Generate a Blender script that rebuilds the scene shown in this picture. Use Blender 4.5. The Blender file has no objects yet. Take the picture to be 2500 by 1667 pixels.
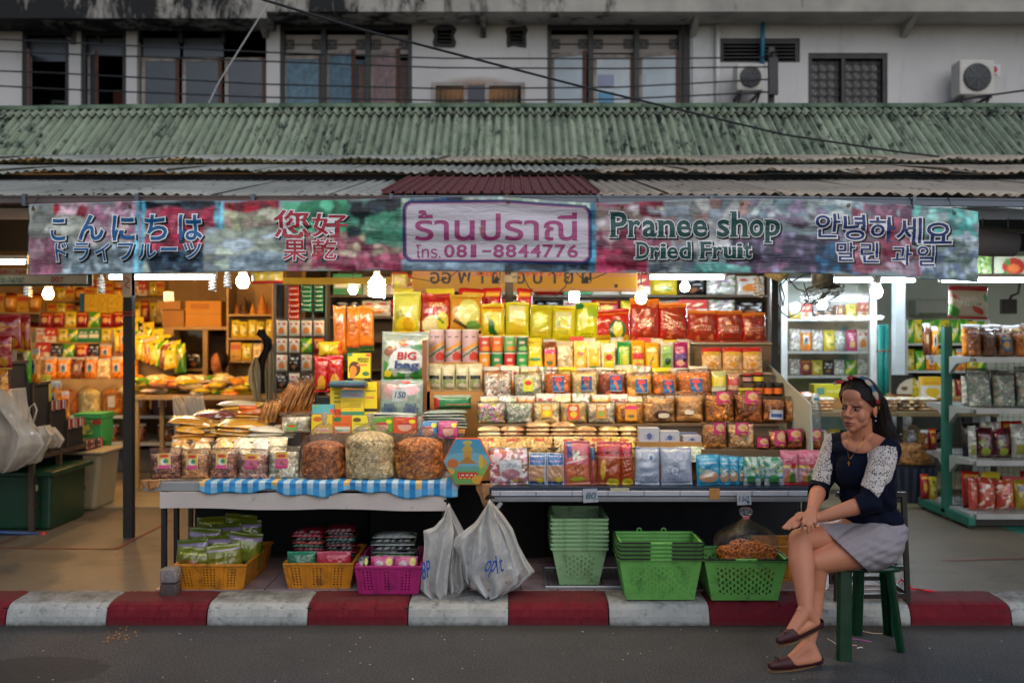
import bpy,bmesh,math,random
import numpy as np
from mathutils import Vector,Matrix,Euler

# ------------------------------------------------------------------ camera, sky, light
SC=bpy.context.scene
COL=SC.collection
F,CX,HY,CH=2430.0,1250.0,820.0,1.5      # focal length in photo pixels, principal column, horizon row, eye height (m)
cam_d=bpy.data.cameras.new('camera')
cam=bpy.data.objects.new('camera',cam_d); COL.objects.link(cam)
cam.location=(0,0,CH); cam.rotation_euler=(math.pi/2,0,0)
cam_d.sensor_width=36; cam_d.lens=F/2500*36; cam_d.shift_y=-13.5/2500
cam_d.clip_start=.1; cam_d.clip_end=400
cam_d.dof.use_dof=True; cam_d.dof.focus_distance=4.75; cam_d.dof.aperture_fstop=1.9
SC.camera=cam
world=bpy.data.worlds.new('World'); SC.world=world; world.use_nodes=True
wn=world.node_tree.nodes; wl=world.node_tree.links
sky=wn.new('ShaderNodeTexSky'); sky.sky_type='NISHITA'; sky.sun_disc=False
SUN_EL,SUN_ROT=math.radians(38),math.radians(165)
sky.sun_elevation=SUN_EL; sky.sun_rotation=SUN_ROT
sky.air_density=1.0; sky.dust_density=1.5; sky.ozone_density=1.5
wn['Background'].inputs['Strength'].default_value=0.05
wl.new(sky.outputs[0],wn['Background'].inputs['Color'])
sun_d=bpy.data.lights.new('sun','SUN'); sun_d.energy=.48; sun_d.angle=math.radians(70); sun_d.color=(.95,.96,1)
sun=bpy.data.objects.new('sun',sun_d); COL.objects.link(sun)
_sd=Vector((math.sin(SUN_ROT)*math.cos(SUN_EL),math.cos(SUN_ROT)*math.cos(SUN_EL),math.sin(SUN_EL)))
sun.rotation_euler=_sd.to_track_quat('Z','Y').to_euler()
vs=SC.view_settings; vs.view_transform='Standard'; vs.look='None'; vs.exposure=1.0; vs.gamma=1; vs.use_curve_mapping=False
SC.cycles.max_bounces=7; SC.cycles.diffuse_bounces=3; SC.cycles.glossy_bounces=3; SC.cycles.transmission_bounces=4
SC.cycles.transparent_max_bounces=14; SC.cycles.use_denoising=True; SC.cycles.sample_clamp_indirect=4
SC.cycles.use_light_tree=True; SC.cycles.caustics_reflective=False; SC.cycles.caustics_refractive=False

# ------------------------------------------------------------------ helpers
R=random.Random(11)
NR=np.random.RandomState(5)
def X(px,D): return (px-CX)/F*D
def Z(py,D): return CH-(py-HY)/F*D
def P(px,py,D): return Vector((X(px,D),D,Z(py,D)))
def c3(h):
    if isinstance(h,(tuple,list,np.ndarray)): return tuple(h)[:3]
    h=h.lstrip('#')
    if len(h) == 3: h=''.join(a*2 for a in h)
    v=[int(h[i:i+2],16)/255 for i in (0,2,4)]
    return tuple(a/12.92 if a <= .04045 else ((a+.055)/1.055)**2.4 for a in v)
WLOC={}
def wloc(o): return WLOC.get(o.name,Vector((0,0,0)))
def tag(o,label=None,cat=None,group=None,kind=None):
    if label: o['label']=label
    if cat: o['category']=cat
    if group: o['group']=group
    if kind: o['kind']=kind
    return o
def empty(name,loc,label=None,cat=None,group=None,kind=None):
    o=bpy.data.objects.new(name,None); COL.objects.link(o); o.empty_display_size=.1
    o.location=loc; WLOC[o.name]=Vector(loc)
    return tag(o,label,cat,group,kind)
def mkmesh(name,V,Fs,cols=None,smooth=False,mi=None):
    me=bpy.data.meshes.new(name)
    V=np.asarray(V,dtype=float)
    if isinstance(Fs,np.ndarray): Fs=Fs.tolist()
    me.from_pydata(V.tolist(),[],Fs)
    if cols is not None:
        a=me.color_attributes.new('Col','FLOAT_COLOR','POINT')
        c=np.ones((len(V),4),dtype=np.float32); c[:,:3]=cols
        a.data.foreach_set('color',c.ravel())
    if smooth: me.polygons.foreach_set('use_smooth',[True]*len(me.polygons))
    if mi is not None: me.polygons.foreach_set('material_index',mi)
    me.update()
    return me
def put(name,V,Fs,mat,parent=None,cols=None,smooth=False,bevel=0,mi=None,solid=0,subd=0,origin=None):
    """world-space vertices -> one object whose origin is at its own base"""
    V=np.asarray(V,dtype=float)
    lo,hi=V.min(0),V.max(0)
    o0=np.array([(lo[0]+hi[0])/2,(lo[1]+hi[1])/2,lo[2]]) if origin is None else np.array(origin)
    me=mkmesh(name,V-o0,Fs,cols,smooth,mi)
    for m in (mat if isinstance(mat,(list,tuple)) else [mat]): me.materials.append(m)
    o=bpy.data.objects.new(name,me); COL.objects.link(o)
    if parent is not None:
        o.parent=parent; o.location=Vector(o0)-wloc(parent)
    else: o.location=o0
    WLOC[o.name]=Vector(o0)
    if bevel:
        b=o.modifiers.new('bevel','BEVEL'); b.width=bevel; b.segments=2; b.limit_method='ANGLE'; b.angle_limit=.7
    if solid:
        s=o.modifiers.new('solid','SOLIDIFY'); s.thickness=solid; s.offset=0
    if subd:
        s=o.modifiers.new('sub','SUBSURF'); s.levels=s.render_levels=subd
    return o
class MB:
    def __init__(s): s.V=[]; s.F=[]; s.M=[]; s.C=[]; s.mi=0
    def add(s,V,Fs,col=None):
        n=len(s.V); s.V += [tuple(v) for v in V]
        s.F += [tuple(i+n for i in f) for f in Fs]; s.M += [s.mi]*len(Fs)
        s.C += [c3(col) if col is not None else (.5,.5,.5)]*len(V)
        return s
    def box(s,x0,x1,y0,y1,z0,z1,col=None):
        V=[(x,y,z) for z in (z0,z1) for y in (y0,y1) for x in (x0,x1)]
        return s.add(V,[(0,2,3,1),(4,5,7,6),(0,1,5,4),(2,6,7,3),(0,4,6,2),(1,3,7,5)],col)
    def bar(s,a,b,w,h=None,col=None,up=(0,0,1)):
        a,b=Vector(a),Vector(b); h=h or w; d=(b-a).normalized(); u=Vector(up)
        if abs(d.dot(u)) > .98: u=Vector((0,1,0))
        sx=d.cross(u).normalized()*w/2; sy=sx.cross(d).normalized()*h/2
        V=[p+i*sx+j*sy for p in (a,b) for i,j in ((-1,-1),(1,-1),(1,1),(-1,1))]
        return s.add(V,[(0,3,2,1),(4,5,6,7),(0,1,5,4),(1,2,6,5),(2,3,7,6),(3,0,4,7)],col)
    def tube(s,pts,r,n=8,col=None,cap=True):
        pts=[Vector(p) for p in pts]; rs=r if isinstance(r,(list,tuple)) else [r]*len(pts)
        V=[]; t0=None; u=None
        for i,p in enumerate(pts):
            t=(pts[min(i+1,len(pts)-1)]-pts[max(i-1,0)]).normalized()
            if u is None:
                u=t.orthogonal().normalized()
            else:
                u=(u-t*u.dot(t)).normalized()
            w=t.cross(u)
            for k in range(n):
                a=2*math.pi*k/n; V.append(p+(u*math.cos(a)+w*math.sin(a))*rs[i])
        Fs=[(i*n+k,i*n+(k+1) % n,(i+1)*n+(k+1) % n,(i+1)*n+k) for i in range(len(pts)-1) for k in range(n)]
        if cap: Fs += [tuple(range(n-1,-1,-1)),tuple((len(pts)-1)*n+k for k in range(n))]
        return s.add(V,Fs,col)
    def lathe(s,prof,c=(0,0,0),n=20,col=None,sx=1,sy=1):
        V=[(c[0]+r*math.cos(2*math.pi*k/n)*sx,c[1]+r*math.sin(2*math.pi*k/n)*sy,c[2]+z) for r,z in prof for k in range(n)]
        m=len(prof)
        Fs=[(i*n+k,i*n+(k+1) % n,(i+1)*n+(k+1) % n,(i+1)*n+k) for i in range(m-1) for k in range(n)]
        Fs += [tuple(range(n-1,-1,-1)),tuple((m-1)*n+k for k in range(n))]
        return s.add(V,Fs,col)
    def build(s,name,mat,parent=None,**kw):
        if kw.pop('usecol',False): kw['cols']=np.array(s.C)
        mi=s.M if isinstance(mat,(list,tuple)) else None
        return put(name,np.array([tuple(v) for v in s.V]),s.F,mat,parent,mi=mi,**kw)
def bx(name,x0,x1,y0,y1,z0,z1,mat,parent=None,**kw):
    return MB().box(x0,x1,y0,y1,z0,z1).build(name,mat,parent,**kw)
def copy_tree(o,loc=None,parent=None):
    c=o.copy(); COL.objects.link(c); c.parent=parent
    if loc is not None: c.location=loc
    for ch in list(o.children): copy_tree(ch,None,c)
    WLOC[c.name]=Vector(c.location)
    return c

# ------------------------------------------------------------------ materials
MATS={}
def nodes(name):
    m=bpy.data.materials.new(name); m.use_nodes=True
    nt=m.node_tree; b=nt.nodes['Principled BSDF']
    return m,nt,b
def N(nt,t,**kw):
    n=nt.nodes.new(t)
    for k,v in kw.items():
        if k in ('op','operation'): n.operation=v
        elif isinstance(k,str) and hasattr(n,k): setattr(n,k,v)
    return n
def mathn(nt,op,a,b=None,c=None):
    n=nt.nodes.new('ShaderNodeMath'); n.operation=op
    for i,v in enumerate((a,b,c)):
        if v is None: continue
        if isinstance(v,(int,float)): n.inputs[i].default_value=v
        else: nt.links.new(v,n.inputs[i])
    return n.outputs[0]
def mixc(nt,f,a,b):
    n=nt.nodes.new('ShaderNodeMix'); n.data_type='RGBA'
    for s,v in ((n.inputs[0],f),(n.inputs[6],a),(n.inputs[7],b)):
        if isinstance(v,(int,float)): s.default_value=v
        elif isinstance(v,(tuple,list)): s.default_value=(*v[:3],1)
        else: nt.links.new(v,s)
    return n.outputs[2]
def coords(nt,kind='Object',scale=None):
    tc=nt.nodes.new('ShaderNodeTexCoord'); o=tc.outputs[kind]
    if kind == 'World':
        pass
    if scale:
        mp=nt.nodes.new('ShaderNodeMapping'); nt.links.new(o,mp.inputs[0]); mp.inputs['Scale'].default_value=scale; o=mp.outputs[0]
    return o
def wcoords(nt,scale=None):
    g=nt.nodes.new('ShaderNodeNewGeometry'); o=g.outputs['Position']
    if scale:
        mp=nt.nodes.new('ShaderNodeMapping'); nt.links.new(o,mp.inputs[0]); mp.inputs['Scale'].default_value=scale; o=mp.outputs[0]
    return o
def noise(nt,co,scale,detail=3,rough=.55,dist=0):
    n=nt.nodes.new('ShaderNodeTexNoise'); nt.links.new(co,n.inputs['Vector'])
    n.inputs['Scale'].default_value=scale; n.inputs['Detail'].default_value=detail; n.inputs['Roughness'].default_value=rough
    n.inputs['Distortion'].default_value=dist
    return n.outputs[0]
def ramp(nt,f,stops):
    n=nt.nodes.new('ShaderNodeValToRGB'); nt.links.new(f,n.inputs[0])
    e=n.color_ramp.elements
    while len(e) < len(stops): e.new(.5)
    for i,(p,c) in enumerate(stops):
        e[i].position=p; e[i].color=(*(c3(c) if not isinstance(c,(int,float)) else (c,c,c)),1)
    return n.outputs[0]
def bump(nt,b,h,strength=.3,dist=.01):
    n=nt.nodes.new('ShaderNodeBump'); nt.links.new(h,n.inputs['Height'])
    n.inputs['Strength'].default_value=strength; n.inputs['Distance'].default_value=dist
    nt.links.new(n.outputs[0],b.inputs['Normal']); return n
def M(name,col='#888',rough=.6,metal=0,var=.12,vs=6,bmp=0,bs=40,coat=0,world_co=False,dirt=None,ds=3,dthr=.6,spec=.5,emis=None,alpha=1):
    if name in MATS: return MATS[name]
    m,nt,b=nodes(name); co=wcoords(nt) if world_co else coords(nt)
    col=c3(col)
    f=noise(nt,co,vs,4)
    out=mixc(nt,ramp(nt,f,[(.3,0),(.7,1)]),tuple(a*(1-var) for a in col),tuple(min(1,a*(1+var)) for a in col))
    if dirt:
        g=noise(nt,co,ds,6,.65)
        out=mixc(nt,ramp(nt,g,[(dthr-.08,0),(dthr+.12,1)]),out,c3(dirt))
    nt.links.new(out,b.inputs['Base Color'])
    rr=ramp(nt,f,[(.2,max(0,rough-.08)),(.8,min(1,rough+.08))]); nt.links.new(rr,b.inputs['Roughness'])
    b.inputs['Metallic'].default_value=metal; b.inputs['Specular IOR Level'].default_value=spec
    b.inputs['Coat Weight'].default_value=coat; b.inputs['Coat Roughness'].default_value=.1
    if bmp: bump(nt,b,noise(nt,co,bs,5),bmp,.01)
    if emis:
        b.inputs['Emission Color'].default_value=(*c3(emis[0]),1); b.inputs['Emission Strength'].default_value=emis[1]
    if alpha < 1: b.inputs['Alpha'].default_value=alpha
    MATS[name]=m; return m
def MV(name,rough=.4,coat=0,bmp=0,bs=60,metal=0,vor=0,spec=.5,sat=1,grain=.0,sss=0):
    """material whose flat print comes from the mesh colour attribute"""
    if name in MATS: return MATS[name]
    m,nt,b=nodes(name)
    a=nt.nodes.new('ShaderNodeVertexColor'); a.layer_name='Col'; out=a.outputs[0]
    co=coords(nt)
    if grain:
        f=noise(nt,co,130,3)
        out=mixc(nt,ramp(nt,f,[(.35,grain),(.6,0)]),out,(.02,.02,.02))
    nt.links.new(out,b.inputs['Base Color']); b.inputs['Roughness'].default_value=rough
    b.inputs['Coat Weight'].default_value=coat; b.inputs['Coat Roughness'].default_value=.12
    b.inputs['Metallic'].default_value=metal; b.inputs['Specular IOR Level'].default_value=spec
    if sss: b.inputs['Subsurface Weight'].default_value=sss; b.inputs['Subsurface Radius'].default_value=(.01,.004,.002)
    if bmp:
        h=noise(nt,co,bs,3,.5,.6)
        if vor:
            v=nt.nodes.new('ShaderNodeTexVoronoi'); nt.links.new(co,v.inputs['Vector']); v.inputs['Scale'].default_value=vor
            h=mathn(nt,'ADD',mathn(nt,'MULTIPLY',v.outputs['Distance'],-1.6),h)
        bump(nt,b,h,bmp,.012)
    MATS[name]=m; return m
def film(name,tint='#ffffff',op=.08,rough=.1,bs=26,bstr=.8,gl=.8,milky=None):
    """thin plastic film: mostly see-through, with glossy creases"""
    if name in MATS: return MATS[name]
    m,nt,b=nodes(name); nt.nodes.remove(b); out=nt.nodes['Material Output']
    co=coords(nt)
    h=noise(nt,co,bs,4,.6,1.2)
    bp=nt.nodes.new('ShaderNodeBump'); bp.inputs['Strength'].default_value=bstr; bp.inputs['Distance'].default_value=.02
    nt.links.new(h,bp.inputs['Height'])
    tr=nt.nodes.new('ShaderNodeBsdfTransparent'); tr.inputs[0].default_value=(*c3(tint),1)
    g=nt.nodes.new('ShaderNodeBsdfGlossy'); g.inputs['Roughness'].default_value=rough; nt.links.new(bp.outputs[0],g.inputs['Normal'])
    fr=nt.nodes.new('ShaderNodeFresnel'); fr.inputs[0].default_value=1.5; nt.links.new(bp.outputs[0],fr.inputs['Normal'])
    fac=mathn(nt,'ADD',mathn(nt,'MULTIPLY',fr.outputs[0],gl),op*.4)
    mx=nt.nodes.new('ShaderNodeMixShader'); nt.links.new(fac,mx.inputs[0]); nt.links.new(tr.outputs[0],mx.inputs[1]); nt.links.new(g.outputs[0],mx.inputs[2])
    last=mx.outputs[0]
    if milky:
        d=nt.nodes.new('ShaderNodeBsdfDiffuse'); d.inputs[0].default_value=(*c3(milky[0]),1); nt.links.new(bp.outputs[0],d.inputs['Normal'])
        tl=nt.nodes.new('ShaderNodeBsdfTranslucent'); tl.inputs[0].default_value=(*c3(milky[0]),1)
        dm=nt.nodes.new('ShaderNodeMixShader'); dm.inputs[0].default_value=.4; nt.links.new(d.outputs[0],dm.inputs[1]); nt.links.new(tl.outputs[0],dm.inputs[2])
        m2=nt.nodes.new('ShaderNodeMixShader')
        f2=ramp(nt,noise(nt,co,bs*.5,4,.6,1.5),[(.3,milky[1]*.65),(.7,min(1,milky[1]*1.25))])
        nt.links.new(f2,m2.inputs[0]); nt.links.new(last,m2.inputs[1]); nt.links.new(dm.outputs[0],m2.inputs[2]); last=m2.outputs[0]
    nt.links.new(last,out.inputs[0])
    MATS[name]=m; return m
def emit(name,col,s):
    if name in MATS: return MATS[name]
    m,nt,b=nodes(name); b.inputs['Base Color'].default_value=(.8,.8,.8,1)
    b.inputs['Emission Color'].default_value=(*c3(col),1); b.inputs['Emission Strength'].default_value=s
    MATS[name]=m; return m

# ------------------------------------------------------------------ text
def text_geo(s,bold=0.0,res=3):
    cu=bpy.data.curves.new('lettering','FONT'); cu.body=s; cu.resolution_u=res; cu.offset=bold; cu.size=1
    o=bpy.data.objects.new('lettering',cu); COL.objects.link(o)
    dg=bpy.context.evaluated_depsgraph_get(); me=bpy.data.meshes.new_from_object(o.evaluated_get(dg))
    V=np.zeros(len(me.vertices)*3); me.vertices.foreach_get('co',V); V=V.reshape(-1,3)
    Fs=[tuple(p.vertices) for p in me.polygons]
    bpy.data.objects.remove(o); bpy.data.curves.remove(cu); bpy.data.meshes.remove(me)
    return V,Fs
_tc={}
def text_fit(s,x0,x1,z0,z1,bold=0.0,slant=0):
    k=(s,bold)
    if k not in _tc: _tc[k]=text_geo(s,bold)
    V,Fs=_tc[k]; V=V.copy(); lo,hi=V.min(0),V.max(0)
    u=(V[:,0]-lo[0])/max(1e-6,hi[0]-lo[0]); v=(V[:,1]-lo[1])/max(1e-6,hi[1]-lo[1])
    return x0+u*(x1-x0)+slant*v*(z1-z0),z0+v*(z1-z0),Fs
def islands(V,Fs):
    """split lettering into its letters: connected pieces whose columns overlap"""
    par=list(range(len(V)))
    def fd(a):
        while par[a] != a: par[a]=par[par[a]]; a=par[a]
        return a
    for f in Fs:
        for i in f[1:]: par[fd(i)]=fd(f[0])
    g={}
    for f in Fs: g.setdefault(fd(f[0]),[]).append(f)
    it=sorted(((min(V[i][0] for f in fs for i in f),max(V[i][0] for f in fs for i in f),fs) for fs in g.values()),key=lambda t: t[0]); out=[]
    for a,b,fs in it:
        if out and a < out[-1][1]-.35*min(b-a,out[-1][1]-out[-1][0]): out[-1][1]=max(b,out[-1][1]); out[-1][2] += fs
        else: out.append([a,b,list(fs)])
    for a,b,fs in out:
        ids=sorted({i for f in fs for i in f}); m={v: k for k,v in enumerate(ids)}
        yield V[ids],[tuple(m[i] for i in f) for f in fs]
def text_on(name,s,x0,x1,y,z0,z1,mat,parent,bold=0.0,slant=0):
    """flat lettering facing the street, on a plane at depth y (world)"""
    a,b,Fs=text_fit(s,x0,x1,z0,z1,bold,slant)
    Q=np.stack([a,np.full_like(a,y),b],1)
    for Vi,Fi in islands(Q,Fs): o=put(name,Vi,Fi,mat,parent)
    return o

# ------------------------------------------------------------------ painting flat print on grids
def snoise(U,V,rng,sc,n=7):
    o=np.zeros_like(U)
    for _ in range(n):
        a,b=rng.normal(0,sc,2); o += np.sin(a*U*6.28+b*V*6.28+rng.uniform(0,6.28))
    return o/n**.5*.7
def paint(ops,U,V,rng,asp=1.0):
    C=np.zeros(U.shape+(3,)); C[:]=(.5,.5,.5)
    for o in ops:
        k=o[0]
        if k == 'b': C[:]=c3(o[1])
        elif k == 'g': C[:]=np.array(c3(o[1]))*(1-V[...,None])+np.array(c3(o[2]))*V[...,None]
        elif k == 'r': C[(U >= o[1]) & (U <= o[3]) & (V >= o[2]) & (V <= o[4])]=c3(o[5])
        elif k == 'e': C[((U-o[1])/o[3])**2+((V-o[2])/o[4])**2 < 1]=c3(o[5])
        elif k == 'n': C[snoise(U,V*asp,rng,o[2]) > o[3]]=c3(o[1])
        elif k == 'm':      # soft mottling towards a colour
            w=np.clip(snoise(U,V*asp,rng,o[2])*.5+.5,0,1)[...,None]*o[3]; C[:]=C*(1-w)+np.array(c3(o[1]))*w
        elif k == 'v':      # a fill of separate bits (nuts, sweets, chips)
            n,cols=o[1],[c3(c) for c in o[2]]
            lo,hi=(o[3],o[4]) if len(o) > 3 else (0,1)
            pu,pv=rng.uniform(0,1,n),rng.uniform(lo,hi,n)*asp
            d=(U[...,None]-pu)**2+(V[...,None]*asp-pv)**2; i=d.argmin(-1)
            pc=np.array(cols)[rng.randint(0,len(cols),n)]*rng.uniform(1.1,1.75,(n,1))
            msk=(V >= lo) & (V <= hi+rng.uniform(-.02,.02,U.shape)); C[msk]=pc[i][msk]
        elif k == 'w':      # small unreadable print in lines
            u0,v0,u1,v1,c=o[1:6]; nl=o[6] if len(o) > 6 else 2
            m=(U >= u0) & (U <= u1) & (V >= v0) & (V <= v1)
            row=np.floor((V-v0)/(v1-v0)*nl*2).astype(int) % 2 == 0
            wv=np.sin(U*70+np.floor((V-v0)/(v1-v0)*nl)*5+rng.uniform(0,6)) > -.35
            C[m & row & wv]=c3(c)
        elif k == 'd':
            u0,v0,u1,v1,wd,c=o[1:7]; L=math.hypot(u1-u0,v1-v0)
            t=((U-u0)*(u1-u0)+(V-v0)*(v1-v0))/L/L; q=abs((U-u0)*(v1-v0)-(V-v0)*(u1-u0))/L
            C[(t > 0) & (t < 1) & (q < wd)]=c3(c)
        elif k == 's':
            u0,v0,u1,v1,c,n=o[1:7]
            C[(U >= u0) & (U <= u1) & (V >= v0) & (V <= v1) & ((U*n % 1) < .5)]=c3(c)
        elif k == 't':      # sky-lit highlights are not painted; this is a triangle of print
            (ax,ay),(bx_,by),(cx,cy)=o[1:4]
            s1=(bx_-ax)*(V-ay)-(by-ay)*(U-ax); s2=(cx-bx_)*(V-by)-(cy-by)*(U-bx_); s3=(ax-cx)*(V-cy)-(ay-cy)*(U-cx)
            C[((s1 >= 0) & (s2 >= 0) & (s3 >= 0)) | ((s1 <= 0) & (s2 <= 0) & (s3 <= 0))]=c3(o[4])
    return C
def gridq(nx,ny,off=0,flip=False):
    i=np.arange((nx-1)*(ny-1)); r,c=i//(nx-1),i % (nx-1); a=r*nx+c+off
    q=np.stack([a,a+1,a+nx+1,a+nx],1)
    return q[:,::-1] if flip else q
def ringq(nx,ny,o1,o2):
    b=list(range(nx)); r=[j*nx+nx-1 for j in range(1,ny)]; t=[(ny-1)*nx+i for i in range(nx-2,-1,-1)]; l=[j*nx for j in range(ny-2,0,-1)]
    ring=b+r+t+l; n=len(ring)
    return [(ring[k]+o2,ring[(k+1) % n]+o2,ring[(k+1) % n]+o1,ring[k]+o1) for k in range(n)]
def pack_mesh(w,h,t,ops,seed=0,kind='pouch',nx=20,ny=24,wr=.5,slump=0.0):
    """pillow pouch, filled bag, flat bag or carton with printed front; local axes: x across, -y front, z up, base at z=0"""
    rng=np.random.RandomState(seed % 99991)
    u=np.linspace(0,1,nx); v=np.linspace(0,1,ny); U,V=np.meshgrid(u,v)
    C=paint(ops,U,V,rng,h/w)
    if kind == 'box':
        x=(U-.5)*w; z=V*h; yf=np.full_like(U,-t/2); yb=-yf
    else:
        cr=.06 if kind == 'pouch' else .02
        vv=np.clip((V-cr)/(1-2*cr),0,1)
        if kind == 'bag': vv=vv**.75      # filled from below, loose on top
        B=np.clip(1-np.abs(2*U-1)**2.8,0,1)**.55*np.clip(1-np.abs(2*vv-1)**3.2,0,1)**.6
        if kind == 'bag': B=np.clip(1-np.abs(2*U-1)**3.5,0,1)**.5*np.where(V < .75,np.clip(1-(1-V/.75)**6,0,1)**.7,np.clip((1-V)/.25,0,1)**.8)
        W=snoise(U,V*h/w,rng,1.3)*wr*.16+snoise(U,V*h/w,rng,3)*wr*.05
        yf=-t/2*B*(1+W)-.0006; yb=t/2*B*(1-W)+.0006
        pin=1-.06*B*np.abs(2*V-1)**0
        x=(U-.5)*w*pin*(1+.012*snoise(V,V*0,rng,1)); z=V*h
        top=V > .9
        z=z+np.where(top,(snoise(U,U*0,rng,.8)*.02*h),0)
        edge=(V > .95) | ((V < .05) & (kind == 'pouch'))
        yf=yf+np.where(edge,snoise(U,U*0,rng,1.5)*.004,0); yb=yb+np.where(edge,snoise(U,U*0,rng,1.5)*0,0)
        yb=np.maximum(yb,yf+.0012)
    n=nx*ny
    Vt=np.concatenate([np.stack([x,yf,z],-1).reshape(-1,3),np.stack([x,yb,z],-1).reshape(-1,3)])
    Cb=np.zeros((n,3)); Cb[:]=C.reshape(-1,3).mean(0)
    Fs=gridq(nx,ny).tolist()+gridq(nx,ny,n,True).tolist()+[tuple(f) for f in ringq(nx,ny,0,n)]
    C=np.concatenate([C.reshape(-1,3),Cb])
    me=mkmesh('packet',Vt,Fs,C,smooth=(kind != 'box'))
    return me
def add_obj(name,me,mat,loc,rot=(0,0,0),parent=None):
    if not me.materials: me.materials.append(mat)
    o=bpy.data.objects.new(name,me); COL.objects.link(o); o.location=loc; o.rotation_euler=rot; o.parent=parent
    WLOC[o.name]=Vector(loc)
    return o
ORD=['first','second','third','fourth','fifth','sixth','seventh','eighth','ninth','tenth','eleventh','twelfth','thirteenth','fourteenth','fifteenth','sixteenth']
# ================================================================== setting
def asphalt():
    m,nt,b=nodes('asphalt'); co=wcoords(nt)
    f1=noise(nt,co,105,4,.85); f2=noise(nt,co,2.2,5,.6); f3=noise(nt,co,22,4)
    c=mixc(nt,ramp(nt,f2,[(.3,0),(.7,1)]),(.028,.030,.034),(.050,.052,.055))
    c=mixc(nt,ramp(nt,f1,[(.53,0),(.66,1)]),c,(.17,.165,.16))
    c=mixc(nt,ramp(nt,f1,[(.34,1),(.46,0)]),c,(.010,.011,.012))
    # damp patch near the left kerb
    px,py=X(110,4.6),4.46
    sp=nt.nodes.new('ShaderNodeSeparateXYZ'); nt.links.new(co,sp.inputs[0])
    dx=mathn(nt,'DIVIDE',mathn(nt,'SUBTRACT',sp.outputs[0],px),.36); dy=mathn(nt,'DIVIDE',mathn(nt,'SUBTRACT',sp.outputs[1],py),.21)
    r=mathn(nt,'SQRT',mathn(nt,'ADD',mathn(nt,'MULTIPLY',dx,dx),mathn(nt,'MULTIPLY',dy,dy)))
    r=mathn(nt,'ADD',r,mathn(nt,'MULTIPLY',f3,.35))
    w=ramp(nt,r,[(.78,1),(.98,0)]); r.node.use_clamp=False
    w2=mathn(nt,'LESS_THAN',r,1.12)
    c=mixc(nt,mathn(nt,'MULTIPLY',w2,.62),c,(.012,.012,.012))
    gd_=ramp(nt,mathn(nt,'ADD',sp.outputs[1],mathn(nt,'MULTIPLY',noise(nt,co,9,6,.7),.22)),[(.0,0),(1,0)]); g2=nt.nodes.new('ShaderNodeMapRange'); nt.links.new(gd_.node.inputs[0].links[0].from_socket,g2.inputs[0]); g2.inputs[1].default_value=5.1; g2.inputs[2].default_value=5.24
    c=mixc(nt,mathn(nt,'MULTIPLY',g2.outputs[0],.7),c,(.016,.014,.012))
    nt.links.new(c,b.inputs['Base Color']); b.inputs['Roughness'].default_value=.82
    bump(nt,b,mathn(nt,'ADD',f1,mathn(nt,'MULTIPLY',f3,.5)),.8,.008)
    return m
def pavement_mat(name,ca,cb,dirt):
    m,nt,b=nodes(name); co=wcoords(nt)
    f=noise(nt,co,1.6,6,.65,.4); g=noise(nt,co,60,3,.6)
    c=mixc(nt,ramp(nt,f,[(.3,0),(.7,1)]),c3(ca),c3(cb))
    c=mixc(nt,ramp(nt,noise(nt,co,3.4,7,.7,.8),[(.52,0),(.72,.75)]),c,c3(dirt))
    c=mixc(nt,ramp(nt,g,[(.55,0),(.8,.35)]),c,(.05,.045,.04))
    nt.links.new(c,b.inputs['Base Color']); b.inputs['Roughness'].default_value=.55
    bump(nt,b,g,.25,.004); return m
bx('ground',-60,60,-60,80,-.5,-.16,M('earth','#4a463f',.9,bmp=.5,world_co=True)).__setitem__('kind','structure')
_nx,_ny=60,40
road=bx('road',-30,30,-20,5.165,-.159,0,asphalt()); tag(road,kind='structure')
pv=bx('pavement',-14,14,5.42,8.05,-.159,.11,pavement_mat('concrete_pavement','#4c463a','#665c4a','#26231e')); tag(pv,kind='structure')
fl=bx('shop_floor',-14,14,8.055,13.2,-.159,.118,pavement_mat('shop_floor_concrete','#837a60','#978c70','#544d3b')); tag(fl,kind='structure')
kerb=empty('kerb',(0,5.3,0),kind='structure')
prof=[(5.157,-.1),(5.158,0),(5.163,.045),(5.176,.08),(5.198,.1),(5.232,.11),(5.30,.1135),(5.418,.1145)]
def kerb_mat(name,ca,cb,wear,dirt):
    m,nt,b=nodes(name); co=wcoords(nt)
    c=mixc(nt,ramp(nt,noise(nt,co,5,5),[(.3,0),(.7,1)]),c3(ca),c3(cb))
    c=mixc(nt,ramp(nt,noise(nt,co,17,7,.75,.5),[(.55,0),(.68,.8)]),c,c3(wear))
    sp=nt.nodes.new('ShaderNodeSeparateXYZ'); nt.links.new(co,sp.inputs[0])
    lo=mathn(nt,'ADD',sp.outputs[2],mathn(nt,'MULTIPLY',noise(nt,co,24,5,.7),.05))
    c=mixc(nt,ramp(nt,lo,[(.022,.85),(.05,0)]),c,c3(dirt))
    c=mixc(nt,ramp(nt,noise(nt,wcoords(nt,(.35,1,1)),31,8,.8,.4),[(.6,0),(.66,.8)]),c,c3('#26221f'))
    tp=mathn(nt,'MULTIPLY',ramp(nt,mathn(nt,'SUBTRACT',sp.outputs[2],.1),[(.0,0),(.01,1)]),ramp(nt,noise(nt,co,9,6,.7),[(.35,.2),(.65,.85)]))
    c=mixc(nt,tp,c,c3(dirt))
    nt.links.new(c,b.inputs['Base Color']); b.inputs['Roughness'].default_value=.8; b.inputs['Specular IOR Level'].default_value=.25
    bump(nt,b,noise(nt,co,40,6,.7),.5,.006); return m
kw=kerb_mat('kerb_white_paint','#8f9290','#a4a6a4','#5a5c59','#3d3c38')
kr=kerb_mat('kerb_red_paint','#5a0b18','#6a1020','#6a2228','#4a2a2a')
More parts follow.
